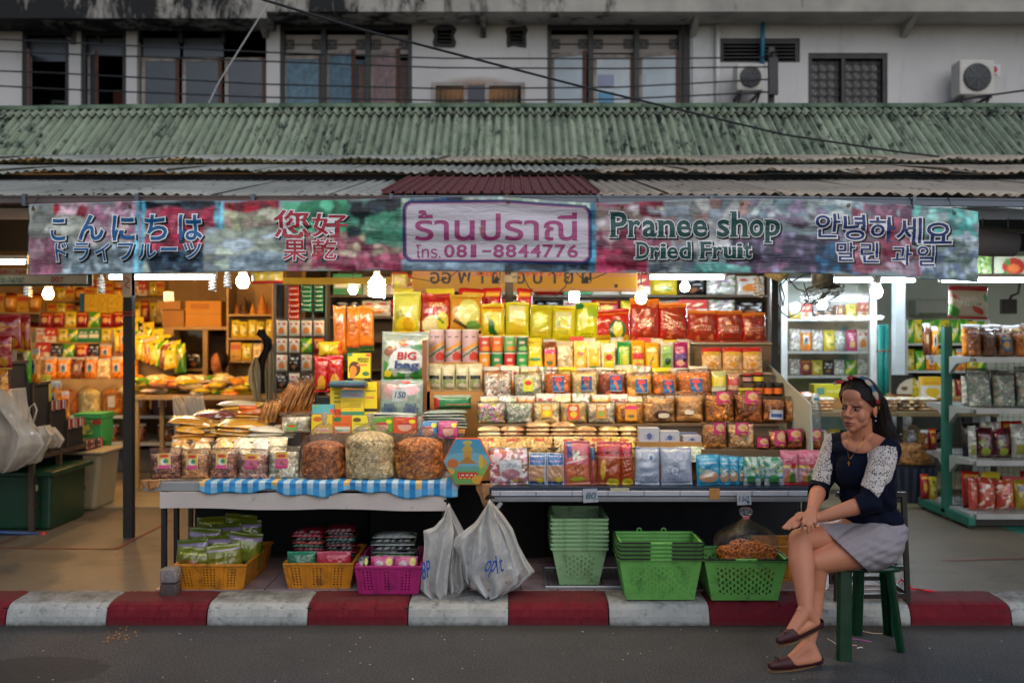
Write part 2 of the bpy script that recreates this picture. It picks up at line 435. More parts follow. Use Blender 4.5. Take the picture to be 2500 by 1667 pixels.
for k in range(-14,26):
    xa=X(10.6,5.157)+k*.5222; xb=xa+.5222
    dark=(k % 2 == 0)
    xa += .004; xb -= .0015 if dark else .004
    n=30; V=[]; jit=R.uniform(-.003,.003)
    for i in range(n+1):
        x=xa+(xb-xa)*i/n; e=.007 if i in (0,n) else .002 if i in (1,n-1) else 0
        for (y,z) in prof: ch=(.006*max(0,math.sin(x*37+k)-.75)*4 if .07 < z < .112 else 0); V.append((x,y+e*.7+jit+ch+NR.normal(0,.0011),z-e*.9*(z > .03)-ch*.7+NR.normal(0,.0008)))
    m=len(prof); Fs=[(i*m+j,(i+1)*m+j,(i+1)*m+j+1,i*m+j+1) for i in range(n) for j in range(m-1)]
    Fs += [tuple(range(m-1,-1,-1)),tuple(n*m+j for j in range(m))]
    put('kerb_block',V,Fs,kw if dark else kr,kerb,smooth=False)
bx('kerb_bed',-8,14,5.19,5.41,-.12,.085,M('kerb_joint','#17160f',.9),kerb)
# thin red lines painted on the pavement
rl=M('red_line_paint','#7a2f26',.7,var=.3,vs=20,world_co=True)
for i,(a,b_) in enumerate([((-60,1352),(300,1205)),((-30,1337),(300,1341)),((282,1341),(420,1270)),((2300,1370),(2560,1362))]):
    def gp(p):
        D=F*(CH-.11)/(p[1]-HY); return Vector((X(p[0],D),D,.114+.0006*i))
    A,B=gp(a),gp(b_); d=(B-A).normalized()*.009; q=Vector((-d.y,d.x,0))
    o=put('red_floor_line',[A-q,B-q,B+q,A+q],[(0,1,2,3)],rl); tag(o,kind='structure')
# pinkish floor tiles under the tables
tiles=empty('tiled_strip',(0,5.8,.11),kind='structure')
tm=M('pink_floor_tile','#8f7a7a',.35,var=.15,vs=9,dirt='#4d4341',world_co=True)
for ix in range(20):
    for iy in range(4):
        x0=-1.95+ix*.2; y0=5.43+iy*.2
        bx('tile',x0+.003,x0+.197,y0,y0+.194,.1105,.1165+R.uniform(0,.001),tm,tiles)
# crumbs and scraps on the road
mb=MB()
for k in range(170):
    if k < 60: x,y=X(R.gauss(295,22),5.0),R.gauss(4.98,.05)
    else: x,y=R.uniform(-2.4,2.9),R.uniform(3.9,5.14)
    s=R.uniform(.0015,.005); a=R.uniform(0,3)
    c=R.choice(['#b07a3a','#8a5a2a']) if k < 60 else R.choice(['#c9c6bd','#8e8b84','#a89a80','#55524d','#a9a6a0'])
    V=[(x+s*math.cos(a+t)*R.uniform(.7,1.6),y+s*math.sin(a+t),z) for z in (.0005,.003) for t in (0,1.7,3.3,4.8)]
    mb.add(V,[(0,3,2,1),(4,5,6,7),(0,1,5,4),(1,2,6,5),(2,3,7,6),(3,0,4,7)],c)
lit=mb.build('litter',MV('litter_bits',.8),usecol=True); tag(lit,kind='stuff')
def gpt(px,py,z=0):
    D=F*(CH-z)/(py-HY); return Vector((X(px,D),D,z))
for pts,c,lab in [([(2020,1560),(2032,1567),(2042,1574)],'#b9a9a4','thin pale straw lying on the asphalt beside the front stool leg'),
             ([(2080,1561),(2100,1563),(2127,1568)],'#a85a9a','pink and purple plastic strip on the asphalt under the stool'),
             ([(2105,1542),(2130,1547),(2158,1548)],'#b0a088','torn beige paper strip on the road behind the stool leg'),
             ([(2080,1576),(2092,1577)],'#c79a9a','short pinkish scrap on the road right of the front stool leg'),
             ([(2093,1583),(2100,1581),(2106,1582)],'#d8d8d4','small crumpled white scrap on the road below the stool')]:
    mb=MB(); q=[gpt(*p) for p in pts]
    for p in q: p.z=.004
    mb.tube(q,.0028,6); tag(mb.build('paper_strip' if 'strip' in lab else 'scrap',M('scrap'+c,c,.7)),lab,'litter')
mb=MB(); q=[gpt(x,y,.11) for x,y in ((2185,1432),(2200,1422),(2225,1434),(2205,1445),(2235,1440),(2255,1448),(2282,1446))]
for i,p in enumerate(q): p.z=.116+.012*(i % 2)
mb.tube(q,.006,6); tag(mb.build('red_cord',M('red_plastic','#c02338',.4)),'tangled red plastic cord lying on the pavement by the dark stool','cord')

# ------------------------------------------------------------------ roofs
def roof_mat(name,ca,cb,stain,thr=.56,streak=True,groove=.8):
    m,nt,b=nodes(name); co=wcoords(nt,(1,.28,.28) if streak else None); c0=wcoords(nt)
    c=mixc(nt,ramp(nt,noise(nt,co,7,5),[(.3,0),(.7,1)]),c3(ca),c3(cb))
    s=noise(nt,co,19,7,.75,.2); s2=noise(nt,c0,1.4,3)
    w=mathn(nt,'MULTIPLY',ramp(nt,s,[(thr,0),(thr+.07,1)]),ramp(nt,s2,[(.38,.08),(.56,1)]))
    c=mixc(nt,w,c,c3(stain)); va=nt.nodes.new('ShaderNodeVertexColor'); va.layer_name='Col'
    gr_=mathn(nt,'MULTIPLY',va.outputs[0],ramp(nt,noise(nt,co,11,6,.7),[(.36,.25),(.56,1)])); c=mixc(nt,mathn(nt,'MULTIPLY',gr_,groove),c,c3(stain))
    oi=nt.nodes.new('ShaderNodeObjectInfo')
    c=mixc(nt,mathn(nt,'MULTIPLY',oi.outputs['Random'],.3),c,c3(stain))
    nt.links.new(c,b.inputs['Base Color']); b.inputs['Roughness'].default_value=.6; bump(nt,b,s,.3,.004); return m
def sheet(name,xa,xb,ya,za,yb,zb,pitch,amp,mat,parent,skew=0,sag=0,rib=False,wavy=.0,mr=8):
    n=max(2,int(round((xb-xa)/pitch)))*mr; V=[]; G=[]; ph=R.uniform(0,6)
    for j in range(5):
        t=j/4
        for i in range(n+1):
            x=xa+(xb-xa)*i/n; p=(i/mr) % 1
            if rib: h=amp*(1 if p < .2 else .0)
            else: h=amp*math.cos(2*math.pi*p)
            zz=za+(zb-za)*t+h+wavy*(1-t)*math.sin(x*9+ph)+sag*4*t*(t-1)
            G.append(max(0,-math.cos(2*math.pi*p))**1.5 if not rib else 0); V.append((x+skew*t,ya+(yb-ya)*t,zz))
    Fs=[(j*(n+1)+i,j*(n+1)+i+1,(j+1)*(n+1)+i+1,(j+1)*(n+1)+i) for j in range(4) for i in range(n)]
    return put(name,V,Fs,mat,parent,smooth=not rib,solid=.005,cols=np.repeat(np.array(G)[:,None],3,1))
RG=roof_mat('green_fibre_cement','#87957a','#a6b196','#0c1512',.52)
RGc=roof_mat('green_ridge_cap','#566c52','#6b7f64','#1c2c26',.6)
tanG,tanL=1910/F*1.0,530/F
def ridge_y(x): return 10.07
zb0=3.05; yb0=9.05
gr=empty('green_roof',(0,yb0,zb0),'weathered green corrugated roof running the full width behind the pale sheets','roof')
w_=.405; x=-7.2
while x < 7.2:
    dz=-.012*max(0,(-x-3))  # the far left end sags a little
    j=R.uniform(-.006,.006)
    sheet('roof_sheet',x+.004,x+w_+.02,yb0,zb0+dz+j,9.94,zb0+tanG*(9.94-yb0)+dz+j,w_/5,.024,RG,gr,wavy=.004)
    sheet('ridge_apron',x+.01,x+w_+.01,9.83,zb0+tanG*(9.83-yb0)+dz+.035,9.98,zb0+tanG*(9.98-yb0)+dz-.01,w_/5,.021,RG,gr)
    n=8; V=[]
    for i in (0,1):
        for k in range(n+1):
            a=math.pi*(k/n); V.append((x+(.003 if i == 0 else w_-.003),10.10-.085*math.cos(a),zb0+tanG*(10.02-yb0)+dz+.06*math.sin(a)-.018))
    put('ridge_cap',V,[(k,k+1,n+2+k,n+1+k) for k in range(n)],RGc,gr,smooth=True,solid=.008)
    x += w_
# lower, flatter roof in three lapped rows over the stall
RL1=roof_mat('zinc_grey_green','#9b9c92','#b0b0a4','#3c4038',.56,groove=.55); RL2=roof_mat('zinc_beige','#b0a593','#c2b39c','#5a4638',.56,groove=.5)
RR=M('red_roof_paint','#6e2f31',.5,var=.12,vs=5,bmp=.1,world_co=True,dirt='#472426',dthr=.66)
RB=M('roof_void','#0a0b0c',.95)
lr=empty('stall_roof',(0,5.4,2.25),'low roof of lapped pale corrugated sheets over the dried fruit stall','roof')
def lz(y): return 2.262+(y-5.4)*tanL
def skewf(x): return 0
rows=[(5.37,6.98,0,.62),(6.86,8.1,.05,.6),(7.98,9.35,.085,.6)]
for r,(ya,yb,up,w) in enumerate(rows):
    x=-6.6
    while x < 6.6:
        xc=x+w/2; wv=R.uniform(.006,.016) if r else .004
        if r == 0 and X(945,5.37)-.02 < xc < X(1462,5.37)+.02: x += w; continue
        mat=RL1 if xc < R.uniform(-.4,.5) else RL2
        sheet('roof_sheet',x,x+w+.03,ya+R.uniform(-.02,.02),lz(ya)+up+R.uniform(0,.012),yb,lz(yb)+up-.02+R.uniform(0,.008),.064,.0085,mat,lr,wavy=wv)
        x += w
    if r: bx('roof_gap_shade',-6.6,6.6,ya+.06,ya+.09,lz(ya)-.01,lz(ya)+up-.012,RB,lr)  # near-black strip stands for the shade in the gap under each lap
for k in range(2):
    sheet('red_roof_sheet',X(930,5.36)+k*.585,X(930,5.36)+(k+1)*.585+.01,5.35,lz(5.35)+.016,6.95,lz(6.95)+.01,.0585,.014,RR,lr,rib=True,mr=10)
# dark board closing the space beneath the green roof
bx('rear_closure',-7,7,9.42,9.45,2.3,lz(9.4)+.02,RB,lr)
wd=M('roof_timber','#3d342b',.8,bmp=.3)
for x in [-6+i*1.0 for i in range(13)]:
    MB().bar((x,5.5,lz(5.5)-.06),(x,9.3,lz(9.3)-.06),.04,.06).build('rafter',wd,lr)
# gutter / fascia
gm1=M('gutter_steel_blue','#5c6470',.4,.5,var=.15,vs=3,world_co=True); gm2=M('gutter_steel_brown','#5e5250',.45,.4,var=.2,vs=3,world_co=True)
gut=empty('gutter',(0,5.33,2.23),'narrow metal gutter along the front edge of the stall roof','gutter')
segs=[-520,60,335,618,955,1460,1735,2230,3000]
for i in range(len(segs)-1):
    D=5.335; x0,x1=X(segs[i],D)+.003,X(segs[i+1],D)-.003; zt0=lz(5.37)-.008-.012*max(0,x0-1.2); zt1=lz(5.37)-.008-.012*max(0,x1-1.2)
    mb=MB()
    for (ya,yb,za,zb) in ((D,D+.012,-.036,0),(D+.012,D+.075,-.038,-.028),(D-.008,D+.004,-.004,.004)):
        V=[(x,y,(zt0 if x == x0 else zt1)+z) for z in (za,zb) for y in (ya,yb) for x in (x0,x1)]
        mb.add(V,[(0,2,3,1),(4,5,7,6),(0,1,5,4),(2,6,7,3),(0,4,6,2),(1,3,7,5)])
    mb.build('gutter_length',gm2 if segs[i+1] <= 960 else gm1,gut)
    if 0 < segs[i] < 2500: bx('bracket',x0-.012,x0+.008,D-.014,D+.016,zt0-.05,zt0+.012,gm1,gut)
bx('eave_soffit',-4.5,4.5,5.42,5.95,2.195,2.205,M('soffit','#3a3735',.8,bmp=.2),lr)

# ------------------------------------------------------------------ shophouse behind
def wall_mat():
    m,nt,b=nodes('painted_render'); co=wcoords(nt); st=wcoords(nt,(1,1,.22))
    c=mixc(nt,ramp(nt,noise(nt,co,1.1,5),[(.3,0),(.7,1)]),c3('#b4b3b3'),c3('#c4c3c2'))
    c=mixc(nt,ramp(nt,noise(nt,st,5,6,.7),[(.56,0),(.78,.55)]),c,c3('#6b6967'))
    nt.links.new(c,b.inputs['Base Color']); b.inputs['Roughness'].default_value=.8; bump(nt,b,noise(nt,co,30,4),.15,.004); return m
def slab_mat():
    m,nt,b=nodes('mouldy_render'); co=wcoords(nt); st=wcoords(nt,(1,1,.35))
    c=mixc(nt,ramp(nt,noise(nt,co,2,5),[(.3,0),(.7,1)]),c3('#7f7d78'),c3('#a9a49a'))
    sp=nt.nodes.new('ShaderNodeSeparateXYZ'); nt.links.new(co,sp.inputs[0])
    bias=mathn(nt,'MULTIPLY',mathn(nt,'ADD',sp.outputs[0],-1.2),-.028)
    s=mathn(nt,'ADD',noise(nt,st,3.2,8,.72,.3),bias)
    c=mixc(nt,ramp(nt,s,[(.54,0),(.66,1)]),c,c3('#121314'))
    nt.links.new(c,b.inputs['Base Color']); b.inputs['Roughness'].default_value=.85; bump(nt,b,s,.3,.01); return m
WM,SM=wall_mat(),slab_mat()
WD=12.0
def wx(p): return X(p,WD)
def wz(p): return Z(p,WD)
house=empty('shophouse',(0,WD,0),'grey white shophouse with dark windows and mouldy slab above the green roof','building')
holes=[(53,168,300,72),(197,308,300,72),(334,650,300,66),(683,1006,300,60),(1336,1668,300,60),(1757,1953,153,94),(1973,2167,300,130),(1062,1108,112,66),(1238,1282,112,68),(1060,1136,300,206),(1190,1276,300,206)]
def wall_holes(name,x0,x1,z0,z1,hs,y,dep,mat,parent):
    xs=sorted({x0,x1,*[h[0] for h in hs],*[h[1] for h in hs]}); zs=sorted({z0,z1,*[h[2] for h in hs],*[h[3] for h in hs]})
    V,Fs=[],[]
    def q(a):
        n=len(V); V.extend(a); Fs.append((n,n+1,n+2,n+3))
    for i in range(len(xs)-1):
        for j in range(len(zs)-1):
            cx,cz=(xs[i]+xs[i+1])/2,(zs[j]+zs[j+1])/2
            if any(h[0] < cx < h[1] and h[2] < cz < h[3] for h in hs): continue
            q([(xs[i],y,zs[j]),(xs[i+1],y,zs[j]),(xs[i+1],y,zs[j+1]),(xs[i],y,zs[j+1])])
    for h in hs:
        a,b,c,d=h; r=y+dep
        q([(a,y,c),(a,r,c),(a,r,d),(a,y,d)]); q([(b,y,c),(b,y,d),(b,r,d),(b,r,c)])
        q([(a,y,d),(a,r,d),(b,r,d),(b,y,d)]); q([(a,y,c),(b,y,c),(b,r,c),(a,r,c)])
    return put(name,V,Fs,mat,parent)
HS=[(wx(a),wx(b),wz(c),wz(d)) for a,b,c,d in holes]
wall_holes('wall',-9,9,2.3,5.5,HS,WD,.16,WM,house)
bx('upper_wall',-9,9,12.0,12.3,5.51,8.5,WM,house)
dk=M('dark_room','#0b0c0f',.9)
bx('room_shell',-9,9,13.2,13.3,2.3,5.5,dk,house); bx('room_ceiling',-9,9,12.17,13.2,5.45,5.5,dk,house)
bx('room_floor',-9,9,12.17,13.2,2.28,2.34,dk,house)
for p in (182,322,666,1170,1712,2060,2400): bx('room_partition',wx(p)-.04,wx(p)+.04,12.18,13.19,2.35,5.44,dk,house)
for (a,b_,zb) in ((-9,X(650,11.5),45),(X(650,11.5)+.004,9,29)):
    z=Z(zb,11.5); bx('balcony_slab',a,b_,11.5,11.995,z,z+.16,SM,house)
    bx('balcony_parapet',a,b_,11.505,11.64,z+.163,z+1.1,SM,house)
for p in (180,650,1180,1690,2205):
    x=wx(p); z=Z(45 if p < 640 else 29,11.5)
    put('slab_bracket',[(x+s,y,zz) for s in (-.035,.035) for y,zz in ((11.62,z-.002),(11.993,z-.002),(11.993,z-.16))],[(0,1,2),(5,4,3),(0,3,4,1),(1,4,5,2),(2,5,3,0)],SM,house)
fm=M('window_frame_dark','#15181b',.5); fw=M('sash_paint_grey','#8b8580',.6,var=.2,vs=8,dirt='#5a3a2e',dthr=.58); fr_=M('sash_rust','#4f3228',.7,var=.3,vs=14)
def glassm(name,col,rough=.25):
    return M(name,col,rough,var=.18,vs=2.5,spec=.6)
g_grey=glassm('pane_grey','#3b4148'); g_frost=glassm('pane_frosted','#8d8580',.5); g_blue=M('curtain_blue','#56707f',.8,var=.35,vs=14)
g_pink=M('curtain_pink','#7f6c6c',.85,var=.35,vs=18); g_white=glassm('pane_paper_white','#a9b4bb',.5)
iron=M('grille_iron','#14191c',.5)
def pane(win,a,b,c,d,mat,y=WD+.10): bx('pane',wx(a),wx(b),y,y+.008,wz(c),wz(d),mat,win)
def sash(win,a,b,top,bot,mat,y=WD+.06,ang=0,rust=1,w=.045):
    """one casement; ang swings it outward about its left (+) or right (-) stile"""
    x0,x1,z0,z1=wx(a),wx(b),wz(bot),wz(top)
    mb=MB(); mb.box(x0,x0+w,y,y+.03,z0,z1).box(x0+w,x1-w,y,y+.03,z1-w,z1).box(x0+w,x1-w,y,y+.03,z0,z0+w)
    if not rust: mb.box(x1-w,x1,y,y+.03,z0,z1)
    px_=x0 if ang >= 0 else x1
    s=empty('sash',(px_,y,z0)); s.parent=win; s.location=Vector((px_,y,z0))-wloc(win); s.rotation_euler=(0,0,-ang)
    mb.build('sash_frame',fw,s)
    if rust: bx('rusty_stile',x1-w,x1,y+.001,y+.03,z0,z1,fr_,s)
    bx('pane',x0+w,x1-w,y+.011,y+.019,z0+w,z1-w,mat,s)
def win(x0,x1,y1,y0,divs,mull=.03):
    w=empty('window',(wx((x0+x1)/2),WD,wz(y1))); w.parent=house; w.location=wloc(w)-wloc(house)
    mb=MB(); mb.box(wx(x0)+.002,wx(x0)+.05,WD+.02,WD+.1,wz(y1),wz(y0)-.002).box(wx(x1)-.05,wx(x1)-.002,WD+.02,WD+.1,wz(y1),wz(y0)-.002).box(wx(x0)+.05,wx(x1)-.05,WD+.02,WD+.1,wz(y0)-.06,wz(y0)-.002)
    for d in divs: mb.box(wx(d)-mull,wx(d)+mull,WD+.02,WD+.1,wz(y1),wz(y0)-.06)
    mb.build('window_frame',fm,w); return w
def fret(w,a,b,top,bot):
    mb=MB(); x0,x1,z0,z1=wx(a),wx(b),wz(bot),wz(top); y=WD+.085; s=.012
    h=z1-z0; q=h*.3
    for cx in (x0+q*1.1,x1-q*1.1):
        for k in (q*.8,q*.45):
            for sx in (-1,1): mb.box(cx+sx*k-s/2,cx+sx*k+s/2,y,y+s,(z0+z1)/2-k,(z0+z1)/2+k)
            for sz in (-1,1): mb.box(cx-k,cx+k,y-.001,y+s-.001,(z0+z1)/2+sz*k-s/2,(z0+z1)/2+sz*k+s/2)
    mb.box(x0,x1,y-.002,y+s-.002,(z0+z1)/2-s/2,(z0+z1)/2+s/2)
    mb.build('fretwork',iron,w)
w=win(53,168,300,72,[]); pane(w,62,162,145,88,g_grey); sash(w,66,110,128,290,g_grey,ang=1.25)
mb=MB(); mb.bar((wx(80),12.5,wz(225)),(wx(160),12.5,wz(228)),.03); mb.bar((wx(84),12.5,wz(300)),(wx(82),12.5,wz(225)),.03); mb.bar((wx(90),12.5,wz(235)),(wx(150),12.5,wz(246)),.03); mb.build('inner_rail',M('rail_grey','#4a4f52',.5),w)
w=win(197,308,300,72,[]); pane(w,204,302,132,88,g_grey); sash(w,208,255,130,290,g_grey,ang=.75)
bx('red_bundle',wx(244),wx(298),12.4,12.6,wz(300),wz(200),M('dull_red_cloth','#4a211d',.9,bmp=.4),w)
w=win(334,650,300,66,[436,541]); pane(w,342,433,134,88,g_grey); pane(w,441,540,134,88,g_grey)
for a,b_ in ((341,433),(441,538),(545,646)): sash(w,a,b_,138,290,g_grey)
MB().lathe([(0.001,0),(.09,0),(.09,.03),(.05,.06),(.001,.06)],n=18).build('round_fan',fm,w).rotation_euler=(math.pi/2,0,0)
w.children[-1].location=Vector((wx(388),WD+.09,wz(102)))-wloc(w)
w=win(683,1006,300,60,[789,897])
for a,b_ in ((688,785),(793,893),(901,1000)): pane(w,a,b_,127,80,g_frost); fret(w,a,b_,82,126)
sash(w,687,785,133,290,g_blue); sash(w,793,880,128,290,g_blue,ang=.5); sash(w,902,985,125,290,g_pink,ang=.45)
bx('curtain',wx(850),wx(893),WD+.2,WD+.23,wz(300),wz(135),g_blue,w); bx('curtain',wx(870),wx(896),WD+.16,WD+.19,wz(300),wz(150),g_pink,w); bx('curtain',wx(960),wx(1002),WD+.2,WD+.23,wz(300),wz(138),g_pink,w)
w=win(1336,1668,300,60,[1443,1555])
for a,b_ in ((1343,1438),(1448,1550),(1560,1662)): pane(w,a,b_,124,80,g_frost); fret(w,a,b_,82,124)
sash(w,1345,1436,130,290,g_white,ang=.4); sash(w,1449,1549,130,290,g_white); sash(w,1561,1660,128,290,g_white,ang=.25)
for (a,b_,t,bt,c) in ((1462,1500,180,208,'#8a8fa8'),(1462,1500,222,248,'#5f93b5'),(1575,1600,180,205,'#6f8fa8'),(1612,1640,178,205,'#7fa6bd')):
    bx('pasted_paper',wx(a),wx(b_),WD+.052,WD+.056,wz(bt),wz(t),M('paper'+c,c,.8),w)
w=win(1757,1953,153,94,[1860],.015)
for k in range(6): MB().bar((wx(1762),WD+.06,wz(148-k*9)),(wx(1949),WD+.06,wz(148-k*9)),.04,.012).build('louvre',fm,w)
w=win(1973,2167,300,130,[2060],.02); pane(w,1980,2160,290,138,glassm('pane_dark','#22282c'),WD+.11)
mb=MB()
for k in range(9):
    x=wx(1985+k*21); mb.box(x-.006,x+.006,WD+.07,WD+.08,wz(290),wz(140))
for k in range(8):
    z=wz(290-k*20); mb.box(wx(1980),wx(2160),WD+.069,WD+.079,z-.006,z+.006)
for k in range(8):
    for j in range(7):
        x,z=wx(1995+k*21),wz(280-j*20); mb.bar((x-.04,WD+.072,z-.04),(x+.04,WD+.072,z+.04),.008)
mb.build('lattice',M('lattice_brown','#2a2422',.6),w)
# vents knocked through the wall, and framed air-conditioner openings
for (a,b_,t,bt) in ((1055,1115,60,118),(1232,1290,63,118)):
    v=empty('wall_vent',(wx((a+b_)/2),WD,wz(bt))); v.parent=house; v.location=wloc(v)-wloc(house)
    n=14; V=[]; cx,cz=wx((a+b_)/2),wz((t+bt)/2); rr=(wx(b_)-wx(a))/2
    pts=[(cx+rr*(1+R.uniform(-.15,.15))*max(-.9,min(.9,1.25*math.cos(q*2*math.pi/n))),cz+rr*(1+R.uniform(-.12,.12))*max(-.85,min(.85,1.25*math.sin(q*2*math.pi/n)))) for q in range(n)]
    inn=[(cx+(p-cx)*.62,cz+(q-cz)*.66) for p,q in pts]
    V=[(p,WD-.012,q) for p,q in pts]+[(p,WD-.006,q) for p,q in inn]+[(p,WD+.001,q) for p,q in pts]
    put('rough_patch',V,[(k,(k+1) % n,n+(k+1) % n,n+k) for k in range(n)]+[(k,2*n+k,2*n+(k+1) % n,(k+1) % n) for k in range(n)],M('bare_mortar','#3c3a38',.9,bmp=.5),v)
    for k in range(3): bx('vent_slat',cx-rr*.5,cx+rr*.5,WD+.03,WD+.05,cz-rr*.4+k*rr*.3,cz-rr*.32+k*rr*.3,fm,v)
for (a,b_) in ((1060,1136),(1190,1276)):
    f_=empty('vent_opening',(wx((a+b_)/2),WD,wz(300))); f_.parent=house; f_.location=wloc(f_)-wloc(house)
    mb=MB(); mb.box(wx(a)-.03,wx(a)+.02,WD-.03,WD-.003,wz(300),wz(203)).box(wx(b_)-.02,wx(b_)+.03,WD-.03,WD-.003,wz(300),wz(203)).box(wx(a)+.02,wx(b_)-.02,WD-.03,WD-.003,wz(211),wz(203)); mb.build('white_frame',fw,f_)
    for k in range(6): bx('slat',wx(a)+.02+k*.06,wx(a)+.065+k*.06,WD+.04,WD+.06,wz(300),wz(212),M('brown_slat','#5a4c38',.7),f_)
bx('grey_board',wx(1141),wx(1186),WD-.02,WD-.002,wz(300),wz(209),M('grey_board_mat','#4d5058',.8),house)
# orange stain above the openings, a patch of tinted render a few mm proud
def stain():
    m,nt,b=nodes('rust_stain'); co=wcoords(nt); sp=nt.nodes.new('ShaderNodeSeparateXYZ'); nt.links.new(co,sp.inputs[0])
    b.inputs['Base Color'].default_value=(*c3('#a5794f'),1); b.inputs['Roughness'].default_value=.85
    dx=mathn(nt,'DIVIDE',mathn(nt,'SUBTRACT',sp.outputs[0],wx(1165)),.66); dz=mathn(nt,'DIVIDE',mathn(nt,'SUBTRACT',sp.outputs[2],wz(222)),.22)
    r=mathn(nt,'SQRT',mathn(nt,'ADD',mathn(nt,'MULTIPLY',dx,dx),mathn(nt,'MULTIPLY',dz,dz)))
    nt.links.new(ramp(nt,mathn(nt,'ADD',r,mathn(nt,'MULTIPLY',noise(nt,co,3,4),.3)),[(.55,.6),(1.1,0)]),b.inputs['Alpha']); return m
put('rust_stain',[(wx(1000),WD-.0015,wz(250)),(wx(1330),WD-.0015,wz(250)),(wx(1330),WD-.0015,wz(160)),(wx(1000),WD-.0015,wz(160))],[(0,1,2,3)],stain(),house)
# white door panel strip, down pipe
bx('door_panel',wx(1690),wx(1732),WD-.03,WD-.004,2.4,wz(66),M('door_panel_white','#b4b6b6',.6),house)
bx('dark_pillar',wx(1668),wx(1684),WD-.02,WD-.003,2.4,wz(60),M('pillar_dark','#3a3738',.8),house)  # narrow dark pillar left of the door panel
# unseen cover added to stop sky light leaking between ridge and wall
bx('light_leak_cover',-9,9,10.25,11.99,3.52,3.6,SM,house)
def pipe(pts,r,mat,label,name='drain_pipe',cat='pipe'):
    mb=MB(); mb.tube([P(*p) for p in pts],r,8); o=mb.build(name,mat,smooth=True); tag(o,label,cat); return o
pipe([(1752,62,11.95),(1752,300,11.95)],.03,M('pipe_white','#c9cac8',.5),'white drain pipe on the grey wall left of the louvred opening')
pipe([(1863,32,11.9),(1861,160,11.9)],.026,M('pipe_blue','#1f6f8f',.4),'blue water pipe running down across the louvred opening')
def aircon(a,b_,t,bt,label,D=11.75,side=.28):
    e=empty('air_conditioner',P((a+b_)/2,bt,D),label,'air conditioner')
    x0,x1,z0,z1=X(a,D),X(b_,D),Z(bt,D),Z(t,D); m=M('aircon_cream','#b9b5ad',.5,var=.08)
    bx('casing',x0,x1,D-.14,D+.1,z0,z1,m,e,bevel=.012)
    cx=(x0+x1)/2-.0; cz=(z0+z1)/2; r=(z1-z0)*.40
    g=MB().lathe([(.001,0),(r,0),(r,.02),(r*.96,.026),(.001,.026)],n=32).build('fan_opening',M('fan_dark','#2b2f33',.5),e); g.rotation_euler=(math.pi/2,0,0); g.location=Vector((cx,D-.138,cz))-wloc(e)
    mb=MB()
    for k in range(1,5):
        rr=r*k/5+.01; mb.tube([(cx+rr*math.cos(q*.393),D-.172,cz+rr*math.sin(q*.393)) for q in range(17)],.004,4,cap=False)
    for k in range(4): mb.bar((cx-r*math.cos(k*.785),D-.172,cz-r*math.sin(k*.785)),(cx+r*math.cos(k*.785),D-.172,cz+r*math.sin(k*.785)),.006)
    mb.build('fan_guard',M('guard_grey','#5a5d60',.5),e)
    for x in (x0+.05,x1-.05): MB().bar((x,D+.1+.15,z0-.03),(x,D-.16,z0-.03),.03).bar((x,D+.24,z0-.2),(x,D-.1,z0-.05),.02).build('bracket',fm,e)
aircon(1793,1858,164,228,'small outdoor air conditioner behind the cable post under the louvred opening')
aircon(2330,2414,155,238,'outdoor air conditioner with round grille at the right end of the upper wall')
e=empty('wall_sticker',P(2428,185,11.99),'small white notice with red round emblem beside the right air conditioner','sign')
bx('sticker_sheet',wx(2417),wx(2442),WD-.006,WD-.003,wz(188),wz(157),M('sticker_white','#c7c9cb',.6),e)
V=[(wx(2427)+.038*math.cos(k*.4),WD-.008,wz(171)+.042*math.sin(k*.4)) for k in range(16)]
put('red_emblem',V,[tuple(range(16))],M('sticker_red','#b3232f',.6),e)
mb=MB(); a_=[wx(2427)-.035,wx(2427)+.035]; mb.box(a_[0],a_[1],WD-.008,WD-.007,wz(185),wz(182)); mb.build('red_caption',M('sticker_red','#b3232f',.6),e)
pk=empty('cable_post',P(1882,260,11.2),'dark vertical post with insulators holding the telephone cables','post')
bx('post_shaft',X(1876,11.2),X(1889,11.2),11.17,11.23,3.6,Z(118,11.2),M('post_grey','#4a4947',.8),pk)
for y in (140,166,193,226): MB().lathe([(.001,0),(.04,0),(.045,.04),(.03,.06),(.04,.08),(.001,.09)],(X(1884,11.2),11.13,Z(y,11.2)-.045),10).build('insulator',fm,pk)
bx('cable_box',X(1870,11.2),X(1892,11.2),11.06,11.12,Z(238,11.2),Z(150,11.2),fm,pk)
# overhead cables
bk=M('cable_black','#0d1114',.5)
def wire(pts,r,label,mat=None,sag=.0):
    q=[P(*p) for p in pts]; out=[]
    for i in range(len(q)-1):
        for k in range(8):
            t=k/8; p=q[i].lerp(q[i+1],t)
            out.append(p)
    out.append(q[-1]); mb=MB(); mb.tube(out,r,6); return tag(mb.build('cable',mat or bk,smooth=True),label,'cable')
names=['topmost of four thin cables strung across the upper wall to the post','second from top of the four thin cables across the upper wall','third from top of the four thin cables across the upper wall','lowest of the four thin cables strung across the upper wall']
ys=[[94,102,128,143,144,141],[123,131,150,166,168,164],[172,178,206,217,214,194],[207,217,238,246,243,225]]
for n_,yy in zip(names,ys): wire([(px,y,11.2) for px,y in zip((-60,120,640,1080,1500,1884),yy)],.009,n_)
wire([(560,-40,6.2),(643,0,6.3),(880,72,6.6),(1095,128,6.9),(1424,213,7.3),(1594,253,7.5),(1913,329,7.9),(2200,372,8.1),(2600,418,8.3)],.0085,'thick black cable sagging diagonally down over the green roof')
wire([(2260,262,10.6),(2380,238,10.4),(2620,205,10)],.010,'short black cable rising to the right edge below the air conditioner')
wire([(664,-6,11.3),(535,200,10.8),(505,262,10.4)],.007,'pale grey stay wire slanting down across the left windows',M('stay_wire','#a9a9a6',.5))
